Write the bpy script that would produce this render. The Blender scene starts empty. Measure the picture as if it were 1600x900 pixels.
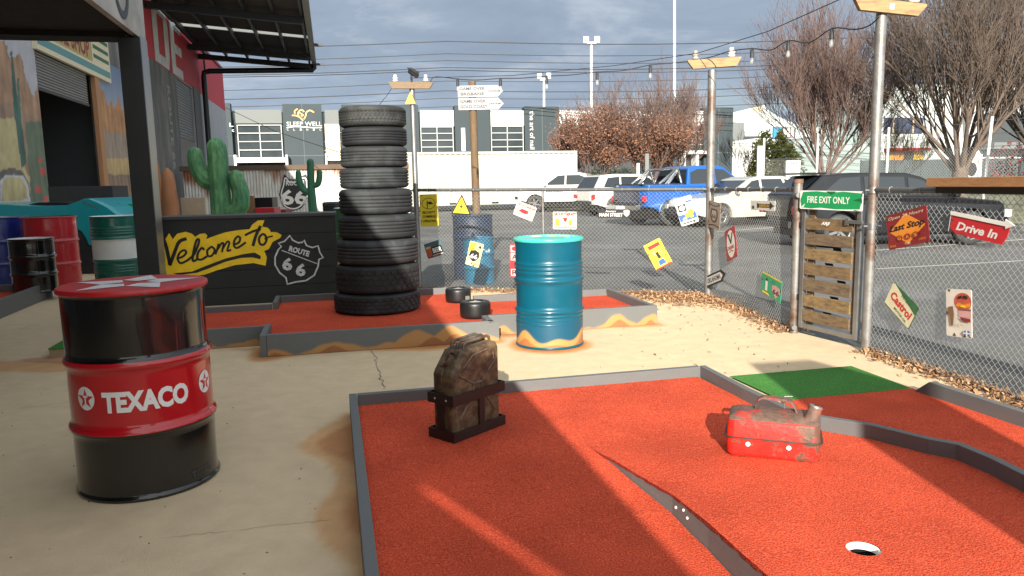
import bpy, bmesh, math, random
import numpy as np
from mathutils import Vector, Matrix, noise
random.seed(7); rng = np.random.RandomState(7)
SC = bpy.context.scene; COL = SC.collection
PI = math.pi

# ------------------------------------------------------------------ camera
CH = 1.35; FPX = 1170.0; PITCH = math.atan(164/FPX); ROLL = 0.02
Fw = Vector((0, math.cos(PITCH), -math.sin(PITCH)))
R0 = Vector((1, 0, 0)); U0 = Vector((0, math.sin(PITCH), math.cos(PITCH)))
Up = U0*math.cos(ROLL) + R0*math.sin(ROLL); Rt = R0*math.cos(ROLL) - U0*math.sin(ROLL)
CAMP = Vector((0, 0, CH))
cd = bpy.data.cameras.new('camera'); cam = bpy.data.objects.new('camera', cd); COL.objects.link(cam)
cd.sensor_width = 36; cd.lens = FPX/1600*36; cd.clip_start = 0.05; cd.clip_end = 2000
mw = Matrix((Rt, Up, -Fw)).transposed().to_4x4(); mw.translation = CAMP; cam.matrix_world = mw
SC.camera = cam

# ------------------------------------------------------------------ light
EL = math.radians(21.5); AZ = math.radians(2.3)
SC.view_settings.view_transform = 'Standard'; SC.view_settings.look = 'None'
SC.view_settings.gamma = 1; SC.view_settings.use_curve_mapping = False
SC.view_settings.exposure = 1.36
W_ = bpy.data.worlds.new('World'); SC.world = W_; W_.use_nodes = True
nt = W_.node_tree; nt.nodes.clear()
def N(t, ty, **k):
    n = t.nodes.new(ty)
    for a, b in k.items(): setattr(n, a, b)
    return n
out = N(nt, 'ShaderNodeOutputWorld'); bg = N(nt, 'ShaderNodeBackground')
sky = N(nt, 'ShaderNodeTexSky', sky_type='NISHITA', sun_disc=False, sun_elevation=EL, sun_rotation=PI+AZ, air_density=1.2, dust_density=1.6, ozone_density=1.5)
tc = N(nt, 'ShaderNodeTexCoord'); sep = N(nt, 'ShaderNodeSeparateXYZ'); nt.links.new(tc.outputs['Generated'], sep.inputs[0])
# cloud deck: project direction on a plane overhead
mx = N(nt, 'ShaderNodeMath', operation='MAXIMUM'); mx.inputs[1].default_value = 0.0; nt.links.new(sep.outputs['Z'], mx.inputs[0])
ad = N(nt, 'ShaderNodeMath', operation='ADD'); ad.inputs[1].default_value = 0.11; nt.links.new(mx.outputs[0], ad.inputs[0])
dv = [N(nt, 'ShaderNodeMath', operation='DIVIDE') for _ in range(2)]
cb = N(nt, 'ShaderNodeCombineXYZ')
for i, ax in enumerate('XY'):
    nt.links.new(sep.outputs[ax], dv[i].inputs[0]); nt.links.new(ad.outputs[0], dv[i].inputs[1]); nt.links.new(dv[i].outputs[0], cb.inputs[i])
def wnoise(scale, det, rough, off):
    mp = N(nt, 'ShaderNodeMapping'); mp.inputs['Location'].default_value = off; nt.links.new(cb.outputs[0], mp.inputs[0])
    n = N(nt, 'ShaderNodeTexNoise'); n.inputs['Scale'].default_value = scale; n.inputs['Detail'].default_value = det; n.inputs['Roughness'].default_value = rough; n.inputs['Distortion'].default_value = .3
    nt.links.new(mp.outputs[0], n.inputs['Vector']); return n
n1 = wnoise(0.55, 7, .55, (3.1, 1.7, 0)); n2 = wnoise(1.5, 8, .6, (9.2, 4.4, 2))
r1 = N(nt, 'ShaderNodeValToRGB'); r1.color_ramp.elements[0].color = (.6, .6, .6, 1); r1.color_ramp.elements[0].position = .20; r1.color_ramp.elements[1].position = .42
nt.links.new(n1.outputs['Fac'], r1.inputs[0])
r2 = N(nt, 'ShaderNodeValToRGB'); e = r2.color_ramp.elements
e[0].position = .30; e[0].color = (2.15, 2.7, 3.55, 1); e[1].position = .74; e[1].color = (4.3, 4.9, 5.7, 1)
m = e.new(.52); m.color = (2.6, 3.25, 4.2, 1)
nt.links.new(n2.outputs['Fac'], r2.inputs[0])
hz = N(nt, 'ShaderNodeMapRange'); hz.inputs[1].default_value = .0; hz.inputs[2].default_value = .16; hz.inputs[3].default_value = .6; hz.inputs[4].default_value = 0; nt.links.new(sep.outputs['Z'], hz.inputs[0])
hc = N(nt, 'ShaderNodeMix', data_type='RGBA'); nt.links.new(hz.outputs[0], hc.inputs[0]); nt.links.new(r2.outputs[0], hc.inputs[6]); hc.inputs[7].default_value = (3.9, 4.9, 6.1, 1)
mixw = N(nt, 'ShaderNodeMix', data_type='RGBA'); nt.links.new(r1.outputs[0], mixw.inputs[0])
nt.links.new(sky.outputs[0], mixw.inputs[6]); nt.links.new(hc.outputs[2], mixw.inputs[7])
# broken cloud scatters more light on the sun's side of the sky than opposite it
SUNV = Vector((-math.sin(AZ)*math.cos(EL), -math.cos(AZ)*math.cos(EL), math.sin(EL)))
dp_ = N(nt, 'ShaderNodeVectorMath', operation='DOT_PRODUCT'); nt.links.new(tc.outputs['Generated'], dp_.inputs[0]); dp_.inputs[1].default_value = SUNV
ma = N(nt, 'ShaderNodeMath', operation='MULTIPLY_ADD'); ma.inputs[1].default_value = .5; ma.inputs[2].default_value = .5; nt.links.new(dp_.outputs['Value'], ma.inputs[0])
pw = N(nt, 'ShaderNodeMath', operation='POWER'); pw.inputs[1].default_value = 1.5; pw.use_clamp = True; nt.links.new(ma.outputs[0], pw.inputs[0])
gl = N(nt, 'ShaderNodeMix', data_type='RGBA'); gl.inputs[6].default_value = (1, 1, 1, 1); gl.inputs[7].default_value = (4.0, 3.4, 2.65, 1); nt.links.new(pw.outputs[0], gl.inputs[0])
ml = N(nt, 'ShaderNodeMix', data_type='RGBA', blend_type='MULTIPLY'); ml.inputs[0].default_value = 1; nt.links.new(mixw.outputs[2], ml.inputs[6]); nt.links.new(gl.outputs[2], ml.inputs[7])
nt.links.new(ml.outputs[2], bg.inputs[0]); bg.inputs[1].default_value = 0.05; nt.links.new(bg.outputs[0], out.inputs[0])
sl = bpy.data.lights.new('sun', 'SUN'); sl.energy = 4.3; sl.angle = math.radians(.45); sl.color = (1, .93, .80)
so = bpy.data.objects.new('sun', sl); COL.objects.link(so)
SD = Vector((math.sin(AZ)*math.cos(EL), math.cos(AZ)*math.cos(EL), -math.sin(EL)))
so.rotation_euler = SD.to_track_quat('-Z', 'Y').to_euler(); so.location = (-3, -20, 15)

# ------------------------------------------------------------------ places
def ray(x, y): return Fw + Rt*((x-800)/FPX) + Up*((450-y)/FPX)
def G(x, y, z=0.0):
    d = ray(x, y); return CAMP + d*((z-CH)/d.z)
def at(x, y, Y):
    d = ray(x, y); return CAMP + d*(Y/d.y)
def onp(x, y, P, n):
    d = ray(x, y); return CAMP + d*((Vector(P)-CAMP).dot(n)/d.dot(n))
E1 = Vector((.9731, .2302, 0)); E2 = Vector((-.2302, .9731, 0)); GA = math.atan2(.2302, .9731)
def W(a, b, z=0): return E1*a + E2*b + Vector((0, 0, z))
def g12(v): v = Vector(v); return v.dot(E1), v.dot(E2)

# ------------------------------------------------------------------ materials
def lin(c):
    if isinstance(c, str): c = [int(c[i:i+2], 16)/255 for i in (0, 2, 4)]
    return tuple(((v/12.92) if v <= .04045 else ((v+.055)/1.055)**2.4) for v in c)
_m = {}
def M(name, col, rough=.6, metal=0, var=.12, vs=8, bump=0, bs=60, col2=None, c2s=3, c2lo=.5, c2hi=.6, spec=.5, coat=0, attr=None, det=6, stretch=None, trans=0, alpha=1, grad=None):
    """procedural principled: base colour with noise variation, optional second colour in patches, optional bump."""
    if name in _m: return _m[name]
    m = bpy.data.materials.new(name); m.use_nodes = True; t = m.node_tree; b = t.nodes['Principled BSDF']
    b.inputs['Roughness'].default_value = rough; b.inputs['Metallic'].default_value = metal
    b.inputs['Specular IOR Level'].default_value = spec; b.inputs['Coat Weight'].default_value = coat
    if trans: b.inputs['Transmission Weight'].default_value = trans
    if alpha < 1: b.inputs['Alpha'].default_value = alpha
    co = N(t, 'ShaderNodeTexCoord'); vec = co.outputs['Object']
    if stretch:
        mp = N(t, 'ShaderNodeMapping'); mp.inputs['Scale'].default_value = stretch; t.links.new(vec, mp.inputs[0]); vec = mp.outputs[0]
    def noise_(s, d=6, r=.6):
        n = N(t, 'ShaderNodeTexNoise'); n.inputs['Scale'].default_value = s; n.inputs['Detail'].default_value = d; n.inputs['Roughness'].default_value = r
        t.links.new(vec, n.inputs['Vector']); return n
    c = N(t, 'ShaderNodeRGB'); c.outputs[0].default_value = (*col[:3], 1); src = c.outputs[0]
    if attr:
        a = N(t, 'ShaderNodeAttribute', attribute_name=attr); src = a.outputs['Color']
    if col2 is not None:
        n = noise_(c2s, 8, .65); r = N(t, 'ShaderNodeMapRange'); r.inputs[1].default_value = c2lo; r.inputs[2].default_value = c2hi
        fac = n.outputs['Fac']
        if grad:
            ax, g0, g1, amt = grad; sp = N(t, 'ShaderNodeSeparateXYZ'); t.links.new(co.outputs['Object'], sp.inputs[0]); gr = N(t, 'ShaderNodeMapRange')
            gr.inputs[1].default_value = g0; gr.inputs[2].default_value = g1; gr.inputs[4].default_value = amt; t.links.new(sp.outputs[ax], gr.inputs[0])
            aa = N(t, 'ShaderNodeMath', operation='ADD'); t.links.new(fac, aa.inputs[0]); t.links.new(gr.outputs[0], aa.inputs[1]); fac = aa.outputs[0]
        t.links.new(fac, r.inputs[0]); x = N(t, 'ShaderNodeMix', data_type='RGBA')
        t.links.new(r.outputs[0], x.inputs[0]); t.links.new(src, x.inputs[6]); x.inputs[7].default_value = (*col2[:3], 1); src = x.outputs[2]
    if var:
        n = noise_(vs, det); r = N(t, 'ShaderNodeMapRange'); r.inputs[1].default_value = .25; r.inputs[2].default_value = .75
        r.inputs[3].default_value = 1-var; r.inputs[4].default_value = 1+var; t.links.new(n.outputs['Fac'], r.inputs[0])
        x = N(t, 'ShaderNodeVectorMath', operation='SCALE'); t.links.new(src, x.inputs[0]); t.links.new(r.outputs[0], x.inputs['Scale']); src = x.outputs[0]
        rr = N(t, 'ShaderNodeMapRange'); rr.inputs[3].default_value = max(0, rough-.1); rr.inputs[4].default_value = min(1, rough+.1)
        t.links.new(n.outputs['Fac'], rr.inputs[0]); t.links.new(rr.outputs[0], b.inputs['Roughness'])
    t.links.new(src, b.inputs['Base Color'])
    if bump:
        n = noise_(bs, 5); bp = N(t, 'ShaderNodeBump'); bp.inputs['Strength'].default_value = min(1, bump); bp.inputs['Distance'].default_value = .01 if bump <= 1 else .01*bump
        t.links.new(n.outputs['Fac'], bp.inputs['Height']); t.links.new(bp.outputs[0], b.inputs['Normal'])
    _m[name] = m; return m
def turf(name, col, dark, light):
    m = bpy.data.materials.new(name); m.use_nodes = True; t = m.node_tree; b = t.nodes['Principled BSDF']
    b.inputs['Roughness'].default_value = .95; b.inputs['Specular IOR Level'].default_value = .15; b.inputs['Sheen Weight'].default_value = .0
    co = N(t, 'ShaderNodeTexCoord')
    v = N(t, 'ShaderNodeTexVoronoi'); v.inputs['Scale'].default_value = 150; t.links.new(co.outputs['Object'], v.inputs['Vector'])
    n = N(t, 'ShaderNodeTexNoise'); n.inputs['Scale'].default_value = 130; n.inputs['Detail'].default_value = 4; n.inputs['Roughness'].default_value = .75; t.links.new(co.outputs['Object'], n.inputs['Vector'])
    n3 = N(t, 'ShaderNodeTexNoise'); n3.inputs['Scale'].default_value = 2.2; n3.inputs['Detail'].default_value = 5; t.links.new(co.outputs['Object'], n3.inputs['Vector'])
    r = N(t, 'ShaderNodeValToRGB'); e = r.color_ramp.elements; e[0].position = .30; e[0].color = (*dark, 1); e[1].position = .72; e[1].color = (*light, 1); k = e.new(.5); k.color = (*col, 1)
    t.links.new(n.outputs['Fac'], r.inputs[0])
    mr = N(t, 'ShaderNodeMapRange'); mr.inputs[1].default_value = .3; mr.inputs[2].default_value = .7; mr.inputs[3].default_value = .80; mr.inputs[4].default_value = 1.12
    t.links.new(n3.outputs['Fac'], mr.inputs[0]); x = N(t, 'ShaderNodeVectorMath', operation='SCALE')
    t.links.new(r.outputs[0], x.inputs[0]); t.links.new(mr.outputs[0], x.inputs['Scale']); t.links.new(x.outputs[0], b.inputs['Base Color'])
    s = N(t, 'ShaderNodeMath', operation='ADD'); t.links.new(v.outputs['Distance'], s.inputs[0]); t.links.new(n.outputs['Fac'], s.inputs[1])
    bp = N(t, 'ShaderNodeBump'); bp.inputs['Strength'].default_value = .55; bp.inputs['Distance'].default_value = .006
    t.links.new(s.outputs[0], bp.inputs['Height']); t.links.new(bp.outputs[0], b.inputs['Normal'])
    return m
m_redturf = turf('red_turf', (.53, .066, .029), (.26, .022, .010), (.84, .16, .075))
m_greenturf = turf('green_turf', (.055, .19, .038), (.025, .09, .018), (.11, .31, .07))
m_concrete = M('painted_concrete', (1, 1, 1), .85, var=.11, vs=7, bump=.28, bs=130, attr='paint', spec=.25, det=12, col2=(.38, .31, .21), c2s=30, c2lo=.68, c2hi=.78)
m_asphalt = M('asphalt', (.10, .102, .10), .9, var=.28, vs=.8, bump=.5, bs=70, col2=(.13, .13, .135), c2s=.35, spec=.3)
m_board = M('grey_painted_board', (.112, .115, .116), .6, var=.07, vs=5, bump=.12, bs=30, stretch=(1, 1, 3), col2=(.17, .17, .16), c2s=9, c2lo=.66, c2hi=.72)
m_boardp = M('grey_board_with_dunes', (1, 1, 1), .6, var=.06, vs=5, bump=.1, bs=30, attr='paint')
m_steel = M('galvanised_steel', (.26, .265, .27), .38, .75, var=.15, vs=12, bump=.08, bs=40)
m_rusty = M('rusty_galvanised', (.22, .215, .21), .5, .5, var=.2, vs=14, bump=.2, bs=50, col2=(.12, .06, .035), c2s=2.2, c2lo=.52, c2hi=.66)
m_wire = M('galvanised_wire', (.36, .36, .355), .42, .45, var=.1, vs=30)
m_darkmetal = M('dark_steel', (.035, .035, .038), .5, .3, var=.2, vs=10)
m_black = M('black_paint', (.008, .008, .009), .35, 0, var=.25, vs=6)
m_blackmat = M('matt_black_paint', (.014, .015, .016), .6, 0, var=.35, vs=4, bump=.1, bs=25)
m_white = M('white_paint', (.74, .74, .72), .5, 0, var=.05, vs=4)
m_whiteprint = M('white_print', (.72, .71, .69), .5, 0, var=.05, vs=20)
m_blackprint = M('black_print', (.012, .012, .014), .5, 0, var=.1, vs=20)
m_redprint = M('red_print', (.52, .022, .03), .45, 0, var=.12, vs=12)
m_darkred = M('dark_red_print', (.22, .018, .022), .5, 0, var=.2, vs=12)
m_yellow = M('yellow_print', (.80, .50, .03), .5, 0, var=.12, vs=12)
m_bryellow = M('bright_yellow_print', (.85, .68, .03), .5, 0, var=.05, vs=12)
m_orange = M('orange_print', (.72, .25, .03), .5, 0, var=.1, vs=12)
m_cream = M('cream_print', (.66, .60, .42), .5, 0, var=.1, vs=12)
m_green = M('green_print', (.012, .26, .085), .45, 0, var=.1, vs=12)
m_dkgreen = M('dark_green_print', (.03, .12, .05), .5, 0, var=.15, vs=12)
m_blue = M('blue_print', (.03, .10, .36), .5, 0, var=.1, vs=12)
m_pink = M('pink_print', (.62, .32, .33), .5, 0, var=.1, vs=12)
m_brown = M('brown_print', (.20, .10, .05), .5, 0, var=.1, vs=12)
m_tan = M('tan_print', (.38, .30, .22), .5, 0, var=.1, vs=12)
m_wood = M('timber', (.36, .22, .10), .65, 0, var=.35, vs=5, bump=.3, bs=18, stretch=(1.5, 14, 14), col2=(.17, .09, .04), c2s=1.6, c2lo=.48, c2hi=.66)
m_woodv = M('weathered_post_timber', (.13, .082, .045), .8, 0, var=.35, vs=6, bump=.4, bs=20, stretch=(12, 12, .8))
m_plank = M('bench_plank_timber', (.33, .17, .075), .5, 0, var=.25, vs=5, bump=.15, bs=20, stretch=(14, 1.2, 14))
m_rubber = M('tyre_rubber', (.030, .032, .035), .72, 0, var=.25, vs=7, bump=.25, bs=90, col2=(.055, .055, .055), c2s=5)
m_glass = M('dark_glass', (.02, .025, .03), .06, 0, var=0, spec=.8)
m_winglass = M('office_glass', (.035, .045, .05), .12, 0, var=.3, vs=.6, spec=.8)
m_clear = M('bulb_glass', (.45, .47, .45), .06, 0, var=0, spec=.8, alpha=.38)
m_ceramic = M('white_ceramic', (.66, .63, .58), .25, 0, var=.12, vs=15)
m_carwhite = M('white_car_paint', (.5, .5, .49), .25, 0, var=.03, vs=3, coat=.6)
m_carpearl = M('cream_white_car_paint', (.46, .45, .39), .25, 0, var=.03, vs=3, coat=.6)
m_carblue = M('blue_car_paint', (.006, .085, .34), .3, .1, var=.04, vs=3, coat=.8)
m_cardark = M('dark_car_paint', (.006, .007, .010), .3, .1, var=.05, vs=3, coat=.25)
m_plastic = M('black_plastic', (.02, .02, .021), .6, 0, var=.15, vs=10)
m_chrome = M('chrome', (.62, .62, .62), .15, 1, var=0)
m_alloy = M('alloy_wheel', (.30, .30, .31), .35, .8, var=.08, vs=10)
m_redlens = M('red_lens', (.5, .01, .015), .2, 0, var=0)
m_headlens = M('headlamp_lens', (.55, .57, .60), .12, .3, var=0)

# ------------------------------------------------------------------ mesh building
class MB:
    def __init__(s): s.v = []; s.f = []; s.mi = []; s.cur = 0; s.sm = []; s.smooth = False
    def add(s, vs, fs, smooth=None):
        o = len(s.v); s.v += [tuple(v) for v in vs]
        for f in fs: s.f.append([i+o for i in f]); s.mi.append(s.cur); s.sm.append(s.smooth if smooth is None else smooth)
        return s
    def obox(s, c, ax, ay, az):
        """box from centre and three half-axis vectors"""
        c = Vector(c); ax = Vector(ax); ay = Vector(ay); az = Vector(az)
        vs = [c+ax*i+ay*j+az*k for k in (-1, 1) for j in (-1, 1) for i in (-1, 1)]
        return s.add(vs, [(0, 2, 3, 1), (4, 5, 7, 6), (0, 1, 5, 4), (2, 6, 7, 3), (0, 4, 6, 2), (1, 3, 7, 5)])
    def box(s, x0, x1, y0, y1, z0, z1):
        return s.obox(((x0+x1)/2, (y0+y1)/2, (z0+z1)/2), ((x1-x0)/2, 0, 0), (0, (y1-y0)/2, 0), (0, 0, (z1-z0)/2))
    def tube(s, pts, r, n=8, cap=True, smooth=True):
        pts = [Vector(p) for p in pts]; rs = r if isinstance(r, (list, tuple)) else [r]*len(pts)
        vs = []; prev = None
        for i, p in enumerate(pts):
            d = (pts[min(i+1, len(pts)-1)] - pts[max(i-1, 0)])
            d = d.normalized() if d.length > 1e-9 else Vector((0, 0, 1))
            if prev is None:
                a = d.orthogonal().normalized()
            else:
                a = prev - d*prev.dot(d); a = a.normalized() if a.length > 1e-6 else d.orthogonal().normalized()
            prev = a; b = d.cross(a)
            for k in range(n):
                t = 2*PI*k/n; vs.append(p + (a*math.cos(t)+b*math.sin(t))*rs[i])
        fs = [(i*n+k, i*n+(k+1) % n, (i+1)*n+(k+1) % n, (i+1)*n+k) for i in range(len(pts)-1) for k in range(n)]
        s.add(vs, fs, smooth)
        if cap:
            s.add(vs[:n], [tuple(reversed(range(n)))], False); s.add(vs[-n:], [tuple(range(n))], False)
        return s
    def lathe(s, prof, n=48, c=(0, 0, 0), smooth=True, matf=None):
        """prof: list of (r,z); split verts at sharp corners by repeating a point"""
        c = Vector(c); segs = []; cur = [prof[0]]
        for p in prof[1:]:
            if p == cur[-1]: segs.append(cur); cur = [p]
            else: cur.append(p)
        segs.append(cur)
        for sg in segs:
            if len(sg) < 2: continue
            vs = [c + Vector((r*math.cos(2*PI*k/n), r*math.sin(2*PI*k/n), z)) for r, z in sg for k in range(n)]
            for i in range(len(sg)-1):
                if matf: s.cur = matf((sg[i][1]+sg[i+1][1])/2)
                o = len(s.v)
                ring = vs[i*n:(i+2)*n] if False else None
                for k in range(n):
                    pass
            o = len(s.v); s.v += [tuple(v) for v in vs]
            for i in range(len(sg)-1):
                mi = matf((sg[i][1]+sg[i+1][1])/2) if matf else s.cur
                for k in range(n):
                    s.f.append([o+i*n+k, o+i*n+(k+1) % n, o+(i+1)*n+(k+1) % n, o+(i+1)*n+k]); s.mi.append(mi); s.sm.append(smooth)
        return s
    def disc(s, r, z, n=48, c=(0, 0, 0), up=True):
        c = Vector(c); vs = [c+Vector((r*math.cos(2*PI*k/n), r*math.sin(2*PI*k/n), z)) for k in range(n)]
        return s.add(vs, [tuple(range(n)) if up else tuple(reversed(range(n)))], False)
    def prism(s, poly, o, u, v, w):
        """polygon (a,b) -> o+u*a+v*b, extruded by vector w"""
        o = Vector(o); u = Vector(u); v = Vector(v); w = Vector(w); n = len(poly)
        A = [o+u*a+v*b for a, b in poly]; B = [p+w for p in A]
        s.add(A, [tuple(reversed(range(n)))], False); s.add(B, [tuple(range(n))], False)
        s.add(A+B, [(i, (i+1) % n, n+(i+1) % n, n+i) for i in range(n)])
        return s
    def poly(s, pts): return s.add(pts, [tuple(range(len(pts)))], False)
    def build(s, name, mats, parent=None, world=False, bevel=0, attr=None, recalc=True):
        me = bpy.data.meshes.new(name); me.from_pydata(s.v, [], s.f); me.update()
        mats = mats if isinstance(mats, (list, tuple)) else [mats]
        for m in mats: me.materials.append(m)
        me.polygons.foreach_set('use_smooth', s.sm)
        if len(mats) > 1: me.polygons.foreach_set('material_index', s.mi)
        if recalc and attr is None and len(s.f) < 60000:
            bm = bmesh.new(); bm.from_mesh(me); bmesh.ops.remove_doubles(bm, verts=bm.verts, dist=1e-6) if False else None
            bmesh.ops.recalc_face_normals(bm, faces=bm.faces); bm.to_mesh(me); bm.free()
        if attr is not None:
            ca = me.color_attributes.new('paint', 'FLOAT_COLOR', 'POINT')
            a = np.ones((len(s.v), 4), np.float32); a[:, :3] = attr; ca.data.foreach_set('color', a.ravel())
        o = bpy.data.objects.new(name, me); COL.objects.link(o)
        if parent is not None:
            o.parent = parent
            if world:
                P = parent
                inv = Matrix.Identity(4)
                chain = []
                while P is not None: chain.append(P); P = P.parent
                for q in reversed(chain): inv = inv @ q.matrix_basis
                o.matrix_basis = inv.inverted()
        if bevel:
            md = o.modifiers.new('bevel', 'BEVEL'); md.width = bevel; md.segments = 2; md.limit_method = 'ANGLE'; md.angle_limit = math.radians(40)
        return o
def gbox(mb, a0, a1, b0, b1, z0, z1): mb.obox(W((a0+a1)/2, (b0+b1)/2, (z0+z1)/2), E1*(a1-a0)/2, E2*(b1-b0)/2, (0, 0, (z1-z0)/2)); return mb
def tag(o, label=None, cat=None, group=None, kind=None):
    for k, v in (('label', label), ('category', cat), ('group', group), ('kind', kind)):
        if v: o[k] = v
    return o
def thing(name, label, cat, loc=(0, 0, 0), rz=0, group=None):
    o = bpy.data.objects.new(name, None); COL.objects.link(o); o.location = loc; o.rotation_euler = (0, 0, rz); o.empty_display_size = .2
    return tag(o, label, cat, group)
def copy_tree(o, parent=None):
    c = o.copy(); COL.objects.link(c)
    if parent is not None: c.parent = parent; c.matrix_parent_inverse = o.matrix_parent_inverse
    for ch in [x for x in bpy.data.objects if x.parent == o and x is not c]: copy_tree(ch, c)
    return c
def struct(o): o['kind'] = 'structure'; return o

# text as mesh vertices in its own plane (u right, v up), centred, height 1 for capitals
_tc = {}
def text_geo(s, bold=0, shear=0, spacing=1, res=2):
    k = (s, bold, shear, spacing, res)
    if k in _tc: return _tc[k]
    cu = bpy.data.curves.new('t', 'FONT'); cu.body = s; cu.size = 1; cu.offset = bold; cu.shear = shear; cu.space_character = spacing; cu.resolution_u = res
    o = bpy.data.objects.new('t', cu); COL.objects.link(o)
    dg = bpy.context.evaluated_depsgraph_get(); me = bpy.data.meshes.new_from_object(o.evaluated_get(dg))
    v = [(p.co.x, p.co.y) for p in me.vertices]; f = [tuple(p.vertices) for p in me.polygons]
    bpy.data.objects.remove(o); bpy.data.curves.remove(cu); bpy.data.meshes.remove(me)
    xs = [a for a, b in v]; ys = [b for a, b in v]; x0, x1, y0, y1 = min(xs), max(xs), min(ys), max(ys)
    v = [(a-(x0+x1)/2, b-(y0+y1)/2) for a, b in v]
    _tc[k] = (v, f, x1-x0, y1-y0); return _tc[k]
def put_text(mb, s, o, u, v, h=None, w=None, bold=0, shear=0, warp=None, spacing=1, res=2):
    """o = centre; u, v unit vectors; h = height of the text box, w = its width (either or both)"""
    vs, fs, tw, th = text_geo(s, bold, shear, spacing, res)
    sy = h/th if h else w/tw; sx = w/tw if w else sy
    o = Vector(o); u = Vector(u); v = Vector(v)
    P = []
    for a, b in vs:
        a *= sx; b *= sy
        if warp: P.append(Vector(warp(a, b)))
        else: P.append(o+u*a+v*b)
    mb.add(P, fs, False)
    return mb
def star(n=5, R=1, r=.382, rot=PI/2):
    return [((R if i % 2 == 0 else r)*math.cos(rot+PI*i/n), (R if i % 2 == 0 else r)*math.sin(rot+PI*i/n)) for i in range(2*n)]
def inpoly(px, py, poly):
    c = np.zeros(px.shape, bool); n = len(poly)
    for i in range(n):
        x0, y0 = poly[i]; x1, y1 = poly[(i+1) % n]
        if y0 == y1: continue
        t = ((y0 > py) != (y1 > py)) & (px < (x1-x0)*(py-y0)/(y1-y0)+x0); c ^= t
    return c
def sm(a, b, x): t = np.clip((x-a)/(b-a), 0, 1); return t*t*(3-2*t)
def lerp3(A, B, k): return A*(1-k[:, None])+np.array(B)[None]*k[:, None]
def nz(x, y, s, seed=0):
    return np.array([noise.noise(Vector((a*s+seed*7.3, b*s-seed*3.1, seed))) for a, b in zip(x, y)])
CREAM = (.60, .462, .30); OCHRE = (.52, .235, .07); SIENNA = (.36, .12, .04); GREYB = (.112, .115, .116)

# ================================================================== SETTING: ground
FR = [(2.28, 8.60), (2.46, 6.44), (2.74, 5.69), (3.00, 4.26), (3.36, 2.30), (3.62, 1.0)]   # line of the right-hand fence
FL0 = (-1.24, 9.70)                                                                          # left end of the back fence
def fenceX(Y):
    ys = [p[1] for p in FR][::-1]; xs = [p[0] for p in FR][::-1]; return np.interp(Y, ys, xs)
def fenceY(X): return 9.70 + (X+1.24)*(8.60-9.70)/(2.28+1.24)
mb = MB(); mb.add([(-400, -200, -.05), (400, -200, -.05), (400, 500, -.05), (-400, 500, -.05)], [(0, 1, 2, 3)])
struct(mb.build('asphalt_ground', m_asphalt))

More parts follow.
